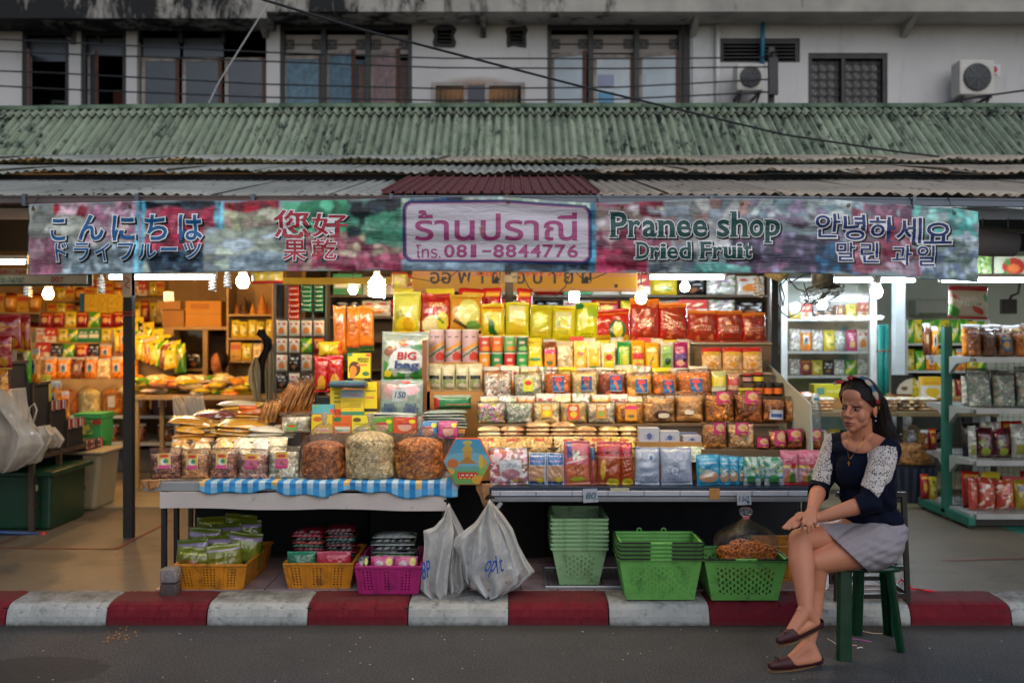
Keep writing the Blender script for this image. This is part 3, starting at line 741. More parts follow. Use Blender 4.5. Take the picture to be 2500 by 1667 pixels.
# ================================================================== inside of the shops
warm=M('tan_board_wall','#9a7c4c',.7,var=.2,vs=3,world_co=True,dirt='#6f552f',dthr=.62); cool=M('pale_green_wall','#c2cbbd',.6,var=.06,world_co=True)
midw=M('dim_brown_wall','#6b5a45',.8,var=.2,world_co=True)
tag(bx('left_back_wall',-9,X(700,11.8),11.8,11.95,.12,2.44,warm),'tan board wall at the back of the warmly lit neighbouring shop','wall')
tag(bx('middle_back_wall',X(700,11.8)+.003,X(1890,11.8)-.003,11.8,11.95,.12,2.44,midw),'dim brown wall behind the central stall shelves','wall')
tag(bx('right_back_wall',X(1890,11.8),9,11.8,11.95,.12,2.44,cool),'pale green white wall of the fluorescent lit shop','wall')
bx('shop_ceiling',-9,X(1890,11.8)-.02,9.46,11.99,2.45,2.5,M('ceiling_tan','#9b8560',.8)).__setitem__('kind','structure')
bx('shop_ceiling',X(1890,11.8)-.015,9,9.46,11.99,2.45,2.5,M('ceiling_pale','#c4c9be',.8)).__setitem__('kind','structure')
pl=bx('partition_wall',-2.30,-2.26,10.9,11.79,.12,2.44,warm); tag(pl,'tan board partition between the warm shop and the stall','wall')
pr=bx('partition_wall',2.52,2.56,10.05,11.79,.12,2.44,cool); tag(pr,'pale partition beside the glass cabinets of the bright shop','wall')
WOOD=M('shelf_wood','#a88b5c',.6,var=.18,vs=8); WHT=M('shelf_white','#bdbfb8',.5,var=.06); DKM=M('dark_steel','#14120f',.45,var=.2); ALU=M('aluminium','#a3a6a8',.35,.6,var=.06)
NAVY=M('navy_board','#10161f',.7); CARD=M('cardboard','#a5783f',.75,var=.12,vs=5,bmp=.15); CARD2=M('cardboard_bright','#c08830',.7,var=.08)
def shelf(label,a,b_,D,dep,boards,mat=WOOD,th=.02,post=.02,back=None,cat='shelf',sides=True,name='shelf_unit',bottom=.12,top=None,group=None):
    """open shelving; a,b = photo columns of its front edge at depth D; boards = photo rows of board tops"""
    x0,x1=X(a,D),X(b_,D); zs=[Z(y,D) for y in boards]; top=top or max(zs)+.02
    e=empty(name,((x0+x1)/2,D,bottom),label,cat,group)
    for z in zs: bx('shelf_board',x0+post,x1-post,D,D+dep,z-th,z,mat,e)
    if sides:
        for x in (x0,x1-post): bx('side_panel',x,x+post,D-.001,D+dep,bottom,top,mat,e)
    if back: bx('back_panel',x0+post,x1-post,D+dep,D+dep+.012,bottom,top,back,e)
    return e,zs
# --- packet library for the blurred background
FILM=MV('foil_film',.24,coat=.6,bmp=.6,bs=20); PAPER=MV('printed_card',.5); MATTE=MV('matte_goods',.6,bmp=.25,bs=40)
CONT=MV('bagged_goods',.42,coat=.15,bmp=.4,bs=90,vor=110)
CFILM=film('clear_film',op=.02,rough=.14,gl=.85,bs=22,bstr=.9)
LIBS={}
def lib(k,desc,cat,w,h,t,ops,kind='pouch',mat=None,v=2,nx=14,ny=16):
    LIBS[k]=(desc,cat,w,h,t,[pack_mesh(w,h,t,ops,31*i+7*len(LIBS),kind,nx,ny) for i in range(v)],mat or (PAPER if kind == 'box' else FILM))
lib('yel','yellow fruit packet','packet',.13,.18,.05,[('g','#c8a818','#d6c437'),('e',.5,.35,.32,.22,'#e8dc78'),('w',.2,.7,.8,.85,'#3f6a20'),('e',.7,.3,.12,.1,'#5f8a28')])
lib('grn','green banded packet','packet',.12,.18,.05,[('b','#4f9a28'),('d',0,.1,1,.9,.14,'#d9dc4a'),('w',.2,.45,.8,.6,'#f0f0d0')])
lib('red','red gold packet','packet',.13,.18,.06,[('g','#7d0f14','#b01d1c'),('e',.5,.5,.25,.18,'#e0b040'),('r',.1,.85,.9,.92,'#e8c050')])
lib('wht','white orange packet','packet',.12,.17,.04,[('b','#cfcabc'),('e',.5,.35,.3,.2,'#d07a30'),('w',.15,.7,.85,.85,'#b03030')])
lib('org','orange fruit bag','bag',.14,.17,.06,[('v',90,['#c8741c','#d88a28','#a85a14'],0,.86),('r',.3,.3,.7,.7,'#d8d4c4'),('e',.5,.52,.13,.13,'#3a4a88'),('r',.34,.32,.66,.42,'#4a9a8a')],'bag',None)
lib('brn','dark sweets bag','bag',.14,.15,.06,[('v',90,['#5a2f18','#7a4422','#3c1e10'],0,.88),('r',.35,.35,.65,.65,'#c8b890')],'bag')
lib('crm','cream crisps bag','bag',.14,.17,.07,[('v',90,['#cdb888','#bfa874','#dccb9f'],0,.9),('r',.35,.3,.65,.6,'#b8a040')],'bag')
lib('box','small yellow carton','box',.1,.13,.06,[('b','#c99a1c'),('r',.1,.55,.9,.85,'#b84a18'),('w',.2,.15,.8,.4,'#6a4010')],'box',nx=10,ny=12)
lib('bxr','red white carton','box',.1,.12,.06,[('b','#b5261f'),('r',0,.0,1,.45,'#d8d2c4'),('w',.2,.6,.8,.85,'#f0e0b0'),('e',.5,.25,.25,.15,'#c87a30')],'box',nx=10,ny=12)
lib('bxg','green white carton','box',.1,.12,.06,[('b','#1f7a4a'),('r',.1,.35,.9,.6,'#e0e4d8'),('w',.15,.7,.85,.85,'#f0f0e0')],'box',nx=10,ny=12)
lib('dkb','black silver packet','packet',.12,.16,.05,[('b','#1c1a1c'),('w',.15,.5,.85,.8,'#b8b8b8',3),('e',.5,.25,.2,.14,'#8a5a3a')])
lib('pnk','pink white packet','packet',.12,.16,.05,[('b','#b8356a'),('w',.2,.5,.8,.8,'#f0d8e0'),('e',.5,.3,.25,.16,'#e8c080')])
lib('jar','amber jar','jar',.08,.12,.08,[('b','#b8701c'),('r',0,.25,1,.7,'#d8a030'),('r',0,.85,1,1,'#8a2a18')],'pouch')
lib('mix','speckled sweets bag','bag',.15,.19,.07,[('v',120,['#b8bab2','#8f948c','#d0d0c8','#5f7a58','#86708a','#a8a090'])],'bag')
def put_lib(k,x,y,z,w=None,h=None,rz=0,rx=0,ry=0,label=None,group=None,nm=None):
    d,cat,bw,bh,bt,ms,mat=LIBS[k]
    me=R.choice(ms)
    o=add_obj(nm or {'packet': 'snack_packet','bag': 'fruit_bag','box': 'carton','jar': 'jar'}[cat],me,mat,(x,y,z),(rx,ry,rz))
    s=(w or bw)/bw; sh=(h or bh)/bh; o.scale=(s,(s+sh)/2,sh)
    tag(o,label or d,cat,group); return o
def row(where,keys,a,b_,y0,y1,D,group=None,jx=.1,n=None,rz=.12,lean=-.08,wfac=1.02,zs=None):
    """stand a row of packets between two photo columns on the board at row y0, tops near row y1"""
    z=zs if zs is not None else Z(y0,D); x0,x1=X(a,D),X(b_,D); h=Z(y1,D)-Z(y0,D)
    n=n or max(1,int(round((x1-x0)/(LIBS[keys[0]][2]*h/LIBS[keys[0]][3])))); w=(x1-x0)/n
    for i in range(n):
        k=keys[i % len(keys)] if len(keys) < 12 else keys[i]
        put_lib(k,x0+w*(i+.5)+R.uniform(-jx,jx)*w*.3,D+R.uniform(0,.03)+.04,z+.001,w*wfac*.97,h*R.uniform(.92,1.05),R.uniform(-rz,rz),lean+R.uniform(-.03,.03),
                label=f'{LIBS[k][0]}, {ORD[min(i, 15)]} from left {where}',group=group or f'goods {where}')
def heap(where,keys,a,b_,D0,D1,z,n,layers,group=None,sc=1.0):
    used=set()
    for i in range(n):
      for tr_ in range(40):
        D=R.uniform(D0,D1); u=(i+.5)/n; x=X(a,D)+(X(b_,D)-X(a,D))*((i*0.618) % 1); k=R.choice(keys); lay=i*layers//n
        L=['bottom','lower','middle','upper','top'][min(4,int(5*lay/max(1,layers)))]
        k=R.choice(keys+['bxr','pnk','brn','mix'][:tr_//8]); sd=(int((i*0.618) % 1*7),D < (D0+D1)/2)
        if (k,L,sd) in used: continue
        used.add((k,L,sd)); o=put_lib(k,x,D,z+.012+lay*.024,LIBS[k][2]*sc,LIBS[k][3]*sc,R.uniform(-.8,.8),-math.pi/2+R.uniform(-.12,.12),0)
        side=['far left','left','left middle','middle','right middle','right','far right'][int((i*0.618) % 1*7)]+(' front' if D < (D0+D1)/2 else ' rear')
        o['label']=f'{LIBS[k][0]} in the {L} layer {where}, {side}'; o['group']=group or f'packets heaped {where}'; break
# ------------------------------------------------------------------ left, warm shop (D about 8.5 - 11.5)
e,zs=shelf('wooden shelf of amber jars at the far left of the warm shop',-60,100,10.9,.3,[762,858],back=warm)
row('on the far left wooden shelf',['jar','box'],-50,96,762,715,10.9,zs=zs[0]); row('on the lower far left shelf',['jar','yel'],-50,96,858,790,10.9,zs=zs[1])
e,zs=shelf('wooden shelf of yellow cartons above the red packets',104,302,11.2,.3,[733,772,828],back=warm)
for zz,(t,bt),wh in zip(zs,((702,733),(740,772),(782,828)),('top','middle','bottom')): row(f'on the {wh} board above the red packets',['box','yel','box','jar'],110,296,bt,t,11.2,zs=zz,lean=0)
tb=bx('display_case',X(205,10.9),X(300,10.9),10.9,11.1,Z(765,10.9),Z(718,10.9),M('yellow_pack_wall','#c9a81c',.5,var=.3,vs=30),bevel=.01); tag(tb,'yellow block of shrink wrapped packs with a blue end on the shelf','box'); 
bx('blue_end',X(196,10.9),X(204,10.9),10.89,11.1,Z(768,10.9),Z(716,10.9),M('blue_card','#1d5a86',.5),tb)
tier,tz=shelf('stepped wooden display tier crowded with packets behind the black pole',60,430,9.9,.9,[1014,1080],th=.03,mat=WHT,top=Z(1014,9.9),name='display_tier')
TD=[10.0,10.2,10.4,10.6]
for D,y,nm in zip(TD,(925,878,836,800),'abcd'): bx('tier_step',X(62,D),X(425,D),D-.02,D+.19,Z(y,D)-.3,Z(y,D),WOOD,tier)
row('on the lowest step of the warm shop display',['org','org','brn','org','crm','org'],100,330,925,872,10.0,n=7,zs=Z(925,10.0))
row('on the second step of the warm shop display',['bxr','dkb','grn','red','dkb','org','wht'],84,330,878,838,10.2,n=8,zs=Z(878,10.2))
row('on the third step of the warm shop display',['wht','bxr','yel','grn','bxg','bxg','yel'],80,320,836,802,10.4,n=9,zs=Z(836,10.4))
row('on the top step of the warm shop display',['red','red','yel','red','grn','red'],90,330,800,762,10.6,n=8,zs=Z(800,10.6))
for i in range(11):
    u=i/10; D=10.0+.5*(1-u); k=['grn','yel','yel','dkb','yel'][i % 5]; x=X(318+u*125,D)
    put_lib(k,x,D-.03,Z(905-95*(1-u)*R.uniform(.8,1),D)-.02,.12,.3,R.uniform(-.2,.2),-.25,-.12,label=f'tall {LIBS[k][0]}, {ORD[i]} down the bag slope right of the pole',group='tall bags sloping down the warm shop display')
row('hanging in the upper wall row of the warm shop',['yel','box','org','yel','wht','bxr'],108,400,722,686,11.6,n=14,lean=0)
row('hanging in the lower wall row of the warm shop',['org','yel','red','yel','crm','grn'],300,400,790,735,11.5,n=5,lean=0)
for i in range(12):
    u=i/11; D=9.8+.4*(1-u); k=['yel','org','yel','grn','brn','yel'][i % 6]; put_lib(k,X(300+u*118,D),D-.03,Z(900-45*(1-u),D),.14,.26,R.uniform(-.3,.3),-.35,-.2,label=f'front leaning {LIBS[k][0]}, {ORD[i]} along the foot of the bag slope',group='bags leaning at the foot of the slope')
# sacks of dried goods on the white board
def sack(name,label,a,b_,ybot,ytop,D,cols,tie=None,stickers=(),parent=None,flat=False,seed=1,ncell=900,group=None,z=None,knot='#c9c7c2'):
    """clear bag of loose goods, filled from the bottom, gathered and tied on top"""
    x0,x1=X(a,D),X(b_,D); cx=(x0+x1)/2; r=(x1-x0)/2; z0=Z(ybot,D) if z is None else z; h=Z(ytop,D)-Z(ybot,D); cy=D+r*.85
    rng=np.random.RandomState(seed)
    e=empty(name,(cx,cy,z0),label,'bag',group)
    nr,nh=(110,54) if ncell > 900 else (60,30); prof=[(0.0,.0),(.80,.0),(.93,.035),(.985,.12),(1,.3),(.995,.55),(.97,.8),(.9,.93),(.6,1.03),(.25,1.07),(0,1.08)]
    pz=np.interp(np.linspace(0,1,nh),np.linspace(0,1,len(prof)),[p[1] for p in prof]); pr_=np.interp(np.linspace(0,1,nh),np.linspace(0,1,len(prof)),[p[0] for p in prof])
    TH,I=np.meshgrid(np.linspace(0,2*np.pi,nr,endpoint=False),np.arange(nh))
    wob=1+.03*np.sin(3*TH+seed)+.02*np.sin(5*TH+seed*2+I*.3)
    rad=r*pr_[I]*wob*.97; zz=h*pz[I]
    XX,YY=cx+rad*np.cos(TH),cy+rad*np.sin(TH)*.85
    pts=rng.uniform(0,1,(ncell,2)); U=(TH/(2*np.pi)); Vv=pz[I]
    asp=2*np.pi*r/h
    d=((U[...,None]-pts[:,0])*asp)**2+(Vv[...,None]*1.0-pts[:,1]*1.08)**2; i=d.argmin(-1)
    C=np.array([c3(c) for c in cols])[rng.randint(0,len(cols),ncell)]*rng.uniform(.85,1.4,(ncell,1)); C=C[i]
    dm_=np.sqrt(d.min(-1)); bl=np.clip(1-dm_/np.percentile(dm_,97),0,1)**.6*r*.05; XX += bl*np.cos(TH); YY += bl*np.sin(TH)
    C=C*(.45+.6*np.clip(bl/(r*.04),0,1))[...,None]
    q=gridq(nr,nh).tolist(); q=[f for f in q]+[(j*nr+nr-1,j*nr,(j+1)*nr,(j+1)*nr+nr-1) for j in range(nh-1)]
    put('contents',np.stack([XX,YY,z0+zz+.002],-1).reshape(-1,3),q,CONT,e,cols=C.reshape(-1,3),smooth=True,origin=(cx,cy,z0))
    # film: hugs the fill, then gathers in pleats to the tie
    zt=h*1.04; tz_=(Z(tie,D)-Z(ybot,D)) if tie else h*1.45
    nh2=16; n2=72; TH,J=np.meshgrid(np.linspace(0,2*np.pi,n2,endpoint=False),np.arange(nh2)); t=J/(nh2-1)
    body=t < .45
    rr=np.where(body,r*1.012,r*1.0*(1-np.clip((t-.45)/.55,0,1))**.75*.96+.014); zz=np.where(body,h*1.0*t/.45*.98,h*.98+(tz_-h*.98)*np.clip((t-.45)/.55,0,1)**1.15)
    pl_=.06*np.clip((t-.4)/.4,0,1)*np.sin(13*TH+rng.uniform(0,6))+.03*np.clip((t-.4)/.4,0,1)*np.sin(23*TH+rng.uniform(0,6))
    rr=rr*(1+pl_+.01*np.sin(4*TH+J))
    V=np.stack([cx+rr*np.cos(TH),cy+rr*np.sin(TH)*.87,z0+zz+.001],-1).reshape(-1,3)
    q=gridq(n2,nh2).tolist()+[(j*n2+n2-1,j*n2,(j+1)*n2,(j+1)*n2+n2-1) for j in range(nh2-1)]
    put('bag_film',V,q,film('sack_film',op=.02,gl=.5,bs=16,bstr=.9),e,smooth=True)
    mb=MB(); kk=.010+r*.03
    mb.lathe([(.001,-.02),(kk,-.012),(kk*.75,0),(kk*1.15,.02),(kk*1.3,.04),(kk*.8,.055),(.001,.058)],(cx,cy,z0+tz_),12)
    mb.build('tied_top',film('tie_film',op=.4,gl=.7,bs=50,milky=(knot,.45)),e,smooth=True)
    for (u0,v0,u1,v1,ops) in stickers:
        n=8; uu=np.linspace(u0,u1,n); vv=np.linspace(v0,v1,n); A,B=np.meshgrid(uu,vv)
        ang=np.arcsin(np.clip(A,-1,1)); V=np.stack([cx+r*1.02*np.sin(ang),cy-r*.9*np.cos(ang)-.004,z0+B*h],-1).reshape(-1,3)
        U0,V0=np.meshgrid(np.linspace(0,1,22),np.linspace(0,1,22)); A=u0+(u1-u0)*U0; ang=np.arcsin(A); V=np.stack([cx+r*1.02*np.sin(ang),cy-r*.9*np.cos(ang)-.004,z0+(v0+(v1-v0)*V0)*h],-1).reshape(-1,3)
        put('label',V,gridq(22,22).tolist(),PAPER,e,cols=paint(ops,U0,V0,rng).reshape(-1,3))
    return e
zb=tz[0]
for i,(a,b_,cols,st,d) in enumerate([(126,182,['#8a4a1c','#70380f','#a86024'],0,'brown'),(184,240,['#c9b878','#b8a460','#d8cc90'],0,'cream'),(240,300,['#b8721c','#9c5a12','#c98a2a'],1,'amber'),(322,358,['#a8641c','#c07a28','#8a4c12'],1,'orange brown'),(360,428,['#4a2422','#5e302a','#3a1a1c'],1,'dark maroon')]):
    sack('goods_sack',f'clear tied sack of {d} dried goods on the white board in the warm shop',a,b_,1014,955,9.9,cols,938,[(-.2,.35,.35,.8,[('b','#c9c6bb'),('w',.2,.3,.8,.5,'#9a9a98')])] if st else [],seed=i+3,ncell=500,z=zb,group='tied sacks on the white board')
for i,(a,b_,c) in enumerate(((250,285,'amber'),(322,352,'clear'),(380,425,'maroon'))):
    row(f'of the lower board under the {c} sack',['brn','dkb','org'],a,b_,1080,1035,9.95,n=1,zs=tz[1],group='goods under the sacks')
# floor level boxes under the tier
for a,b_,c,l in ((120,300,'#3d4a55','long low blue grey crate under the white shelf of the warm shop'),(322,425,'#5d5648','grey carton on the floor beneath the white shelf boards')):
    tag(bx('storage_box',X(a,10.1),X(b_,10.1),10.1,10.5,.12,Z(1096,10.1),M('box'+c,c,.7),bevel=.01),l,'box')
# heap table
ht=empty('heap_table',(X(520,9),9,.12),'long pale table heaped with yellow packets at the back of the warm shop','table')
zt=Z(966,9.0)
bx('table_top',X(312,9.0),X(700,9.0),9.0,9.75,zt-.035,zt,WOOD,ht)
for p in (330,575,690):
    for D in (9.04,9.7): bx('leg',X(p,9.0)-.02,X(p,9.0)+.02,D-.02,D+.02,.12,zt-.036,WOOD,ht)
heap('on the heap table',['yel','org','crm','yel','grn','wht'],316,655,9.06,9.7,zt,96,6,sc=1.15)
mb=MB()
# cartons and the glass cabinet below them
cab=empty('glass_cabinet',(X(455,10.6),10.6,.12),'dim glass cabinet under the stacked cartons in the warm shop','cabinet')
for x in (X(404,10.6),X(495,10.6)): bx('cabinet_post',x,x+.05,10.6,10.64,.12,Z(805,10.6),WOOD,cab)
bx('cabinet_top',X(400,10.6),X(560,10.6),10.58,11.1,Z(805,10.6),Z(800,10.6)+.01,WOOD,cab)
bx('cabinet_pane',X(404,10.6)+.05,X(495,10.6),10.62,10.628,.5,Z(806,10.6),film('cabinet_glass',op=.1,gl=.6,bs=2,bstr=.02),cab)
bx('cabinet_back',X(400,10.6),X(560,10.6),11.1,11.12,.12,Z(806,10.6),M('cabinet_dark','#2d2016',.8),cab)
row('behind the glass of the dim cabinet',['brn','dkb','red','brn'],412,492,900,855,10.75,zs=Z(900,10.75))
bx('cabinet_shelf',X(406,10.6),X(494,10.6),10.65,11.05,Z(900,10.75)-.02,Z(900,10.75),WOOD,cab)
zc=Z(800,10.6)+.011
def carton(label,a,b_,bt,t,D,dep,mat,z=None,tape=True,rz=0):
    x0,x1=X(a,D),X(b_,D); z0=Z(bt,D) if z is None else z; z1=z0+(Z(t,D)-Z(bt,D))
    o=empty('cardboard_box',((x0+x1)/2,D,z0),label,'box'); bx('carton_body',x0,x1,D,D+dep,z0,z1,mat,o,bevel=.006)
    if tape: bx('tape',x0+.001,x1-.001,D-.0015,D-.0005,(z0+z1)/2-.004,(z0+z1)/2+.004,M('box_tape','#9a6a20',.4),o)
    return o,x0,x1,z0,z1
o,x0,x1,z0,z1=carton('large orange brown cardboard box on the glass cabinet',452,540,800,737,10.7,.4,CARD2,z=zc)
MB().box(x0+.06,x0+.26,10.694,10.698,z0+.19,z0+.25).build('faded_print',M('faded_print_mat','#b0702a',.7),o)
o,x0,x1,z0,z1=carton('smaller cardboard box with open flap left of the large orange one',395,449,800,758,10.75,.35,CARD,z=zc,tape=False)
MB().bar((x0,10.70,z1+.0),(x0+.01,10.70,z1+.0),.001).box(x0-.02,x1-.02,10.70,10.74,z1+.002,z1+.09).build('flap',CARD,o)
# shelf of idols and yellow packs
e,zs=shelf('narrow wooden shelf with little figurines on top, between cartons and hanging packets',553,668,10.4,.32,[767,825,880],back=warm,top=Z(690,10.4))
row('on the second board of the figurine shelf',['yel','yel'],560,664,825,782,10.4,n=5,zs=zs[1],rz=.5); row('on the bottom board of the figurine shelf',['box','yel','crm'],560,664,880,838,10.4,n=4,zs=zs[2])
for i,(px,c,hh,l) in enumerate(((572,'#8a5a28',34,'small brown seated figurine at the left end of the top board'),(590,'#4a2f1c',46,'dark stepped tower figurine on the wooden shelf'),(610,'#c08a2c',30,'squat golden figurine beside the dark tower figurine'),(634,'#b9762a',52,'tall orange brown spired figurine on the wooden shelf'),(655,'#8f4422',24,'short red brown figurine at the right end of the top board'))):
    h=hh/F*10.4; mb=MB(); mb.lathe([(.001,0),(h*.3,0),(h*.28,h*.15),(h*.2,h*.25),(h*.22,h*.4),(h*.12,h*.55),(h*.13,h*.68),(h*.05,h*.85),(.001,h)],(X(px,10.4),10.52,zs[0]),12)
    tag(mb.build('figurine',M('figurine'+c,c,.4),smooth=True),l,'figurine')
# hanging packets between the warm shop and the stall
rackm=M('rack_wire','#5a5f5c',.4,.5)
hr=empty('hanging_rack',(X(735,8.3),8.3,.12),'grey steel strip rack with hanging packets beside the cartons','rack')
for p in (672,701,733,764,796): bx('rack_post',X(p,8.34)-.008,X(p,8.34)+.008,8.34,8.36,.12,Z(678,8.34),rackm,hr)
for y in (694,778,822,862,908,952): bx('rack_rail',X(670,8.34),X(798,8.34),8.331,8.339,Z(y,8.34)-.005,Z(y,8.34)+.005,rackm,hr)
for i,(a,b_,t,bt,c,l) in enumerate(((704,730,697,781,'#b5301c','red'),(736,761,695,762,'#1f7a55','green'),(767,789,695,762,'#1f6a4d','darker green'))):
    x0,x1=X(a,8.3),X(b_,8.3); s=empty('sachet_strip',((x0+x1)/2,8.3,Z(bt,8.3)),f'hanging {l} strip of sachets at the top of the grey rack','packet')
    n=6
    for k in range(n):
        za,zb_=Z(bt,8.3)+(Z(t,8.3)-Z(bt,8.3))*k/n,Z(bt,8.3)+(Z(t,8.3)-Z(bt,8.3))*(k+.94)/n
        me=pack_mesh(x1-x0,zb_-za,.02,[('b',c),('r',.2,.35,.85,.65,'#d8d0c0')],k+i*9,'pouch',9,7)
        o=add_obj('sachet',me,FILM,Vector(((x0+x1)/2,8.3,za))-wloc(s),parent=s)
packs=['wht','wht','wht','wht','wht','wht','grn','red','wht','dkb','wht','red','dkb','wht','dkb','dkb']
rn=['top','second','third','bottom']; cn=['first','second','third','fourth']
for r_,(t,bt) in enumerate(((782,820),(826,861),(866,905),(911,948))):
    for c_ in range(4):
        k=packs[r_*4+c_]; D=8.29; a=677+c_*30
        put_lib(k,X(a+12,D),D-.01,Z(bt,D),X(a+26,D)-X(a,D),Z(t,D)-Z(bt,D),R.uniform(-.06,.06),0,label=f'{LIBS[k][0]} in {cn[c_]} column and {rn[r_]} row of the grey rack',group='packets hanging on the grey rack')
# dark net, black bag and cream jackets hanging
def drape(name,label,cat,pts_px,D,mat,thick=.05,folds=5,seed=0,ny=24,nx=20,parent=None):
    """hanging cloth between left and right outlines given top to bottom as (left px, right px, row)"""
    rng=np.random.RandomState(seed); rows_=np.array(pts_px,float); t=np.linspace(0,1,ny); tt=np.linspace(0,1,len(rows_))
    L,Rr,Y=(np.interp(t,tt,rows_[:,i]) for i in range(3)); U=np.linspace(0,1,nx); V=[]
    ph=rng.uniform(0,6)
    for s in (-1,1):
        for j in range(ny):
            for i in range(nx):
                u=U[i]; e_=1-abs(2*u-1)**3
                d=s*thick/2*e_+.3*thick*math.sin(u*folds*6.28+ph+.6*math.sin(j*.3))*e_
                V.append((X(L[j]+(Rr[j]-L[j])*u,D),D+d,Z(Y[j],D)))
    n=nx*ny; Fs=gridq(nx,ny,0,True).tolist()+gridq(nx,ny,n).tolist()+[tuple(reversed(f)) for f in ringq(nx,ny,0,n)]
    o=put(name,V,Fs,mat,parent,smooth=True)
    if label: tag(o,label,cat)
    return o
drape('hanging_net','dark grey net hanging beside the top of the sachet strips','net',[(668,694,672),(672,694,720),(680,694,760),(684,694,800)],8.6,M('net_grey','#3f3d3c',.8),.06,6,1)
blk=M('black_cloth','#0a0b10',.85,bmp=.3)
drape('black_garment','black cap and cloth hanging in front of the wooden shelf','clothing',[(632,646,804),(624,652,816),(640,664,828),(643,665,848),(636,655,864),(628,652,876),(634,648,888),(638,645,905),(638,646,960)],8.5,blk,.08,2,2)
crmc=M('cream_cloth','#b3a27e',.85,bmp=.3)
drape('cream_jacket','cream jacket hanging left of the black garment','clothing',[(622,634,872),(608,636,900),(604,640,930),(618,640,962),(622,636,990)],8.7,crmc,.1,3,3)
drape('cream_jacket','cream jacket hanging right of the black garment, by the grey rack','clothing',[(650,668,840),(648,672,880),(645,672,920),(648,668,960),(650,664,985)],8.75,crmc,.1,3,4)
PB=film('carrier_bag',op=.3,gl=.35,bs=9,bstr=.7,milky=('#e6e6e2',.75)); PBs=film('carrier_bag_clear',op=.3,gl=.5,bs=12,bstr=.8,milky=('#eef0f0',.6))
drape('plastic_bag','white carrier bags hanging from the left end of the heap table','bag',[(428,436,968),(425,450,985),(424,462,1005),(426,474,1030),(436,468,1052)],8.95,PB,.14,3,5)
drape('plastic_bag','bunch of pale plastic bags hanging under the middle of the heap table','bag',[(446,496,966),(450,500,990),(458,508,1012),(464,515,1030),(470,500,1046)],9.0,PB,.12,6,6)
drape('price_board','blue and white price card hanging under the tube light','sign',[(400,424,712),(400,424,725),(400,425,736)],9.5,M('card_white','#c9cdd0',.6),.01,0,7,6,6)
# ------------------------------------------------------------------ middle back shelves behind the top row
e,zs=shelf('tall shelving behind the top row of pouches, under the yellow sign',800,1880,8.6,.35,[720,772,830,900],back=midw,top=Z(655,8.6),mat=M('shelf_dark_wood','#4a3a28',.6))
row('on the shelf behind the yellow sign',['bxg','wht','bxr','yel','dkb','mix','wht','red'],810,1870,720,672,8.6,n=15,zs=zs[0])
row('on the shelf just above the tall pouches',['dkb','wht','red','yel','crm','bxr','mix'],810,1870,772,732,8.6,n=15,zs=zs[1])
# ------------------------------------------------------------------ right, white shop
gf=M('cabinet_white_frame','#c6cac6',.4); gg=film('cabinet_glass',op=.1,gl=.6,bs=2,bstr=.02)
gc=empty('glass_cabinet',(X(2030,9.4),9.4,.12),'tall white framed glass cabinet of snacks behind the seated woman','cabinet')
for p in (1915,2133): bx('cabinet_post',X(p,9.4)-.03,X(p,9.4)+.03,9.4,9.45,.12,Z(685,9.4),gf,gc)
for y in (778,858,918): bx('cabinet_shelf',X(1905,9.4),X(2145,9.4),9.46,9.95,Z(y,9.4)-.02,Z(y,9.4),gf,gc)
bx('cabinet_top',X(1900,9.4),X(2150,9.4),9.4,10,Z(685,9.4),Z(680,9.4),gf,gc)
bx('cabinet_pane',X(1915,9.4)+.03,X(2133,9.4)-.03,9.42,9.426,.5,Z(686,9.4),gg,gc)
bx('cabinet_back',X(1900,9.4),X(2150,9.4),10.0,10.02,.12,Z(685,9.4),M('mirror_green','#7f9388',.3),gc)
for (bt,t,ks,nm) in ((778,738,['yel','bxr','dkb','dkb','brn'],'top'),(858,805,['mix','org','mix','yel','mix','pnk','wht'],'middle'),(918,880,['mix','red','yel','dkb','mix','grn','mix'],'lower')):
    row(f'on the {nm} shelf of the white cabinet',ks,1930,2125,bt,t,9.55,n=7,zs=Z(bt,9.4)+.001)
def tubeobj(label,a,b_,y,D,mat,r=.014,fixture=True):
    e=empty('tube_light',(X((a+b_)/2,D),D,Z(y,D)),label,'light'); x0,x1,z=X(a,D),X(b_,D),Z(y,D)
    MB().tube([(x0+.02,D,z),(x1-.02,D,z)],r,8).build('tube',mat,e,smooth=True)
    for x in (x0,x1-.018): MB().tube([(x,D,z),(x+.018,D,z)],r*1.15,8).build('end_cap',gf,e)
    if fixture: bx('light_fitting',x0,x1,D-.02,D+.02,z+r+.004,z+r+.035,gf,e)
    return e
LC=emit('tube_cool','#e4f2ff',34); LS=emit('tube_shelf','#eaf6ff',12)
tubeobj('short white strip light on the left of the glass cabinet shelf',1995,2084,775,9.3,LS,.012,False); tubeobj('short white strip light right of its twin on the cabinet shelf',2090,2158,775,9.3,LS,.012,False)
tp=M('teal_pole','#0f7f78',.4)
for k,p in enumerate((2150,2163)):
    o=MB().tube([(X(p,8.9),8.9,Z(1010,8.9)),(X(p,8.9),8.9,Z(792,8.9))],.024,10).build('rolled_screen',tp,smooth=True); tag(o,f'{"left" if k == 0 else "right"} one of two upright teal rolled screens before the white post','roll')
MB().lathe([(.062,0),(.064,.012)],(X(2156.5,8.9),8.9,Z(858,8.9)),14,sy=.6).build('rubber_band',M('band_red','#a3402c',.6),o)
po=bx('shop_post',X(2187,9.2),X(2210,9.2),9.2,9.3,.12,2.44,M('post_white','#bcc6c9',.5)); tag(po,'pale blue white square post right of the teal rolls','post')
e,zs=shelf('white shelves of green bags on the right shop wall',2212,2420,9.8,.35,[838,905,975],mat=WHT,top=Z(780,9.8),back=M('shelf_back_dark','#3a3f38',.8))  # back panel in one plain dark grey
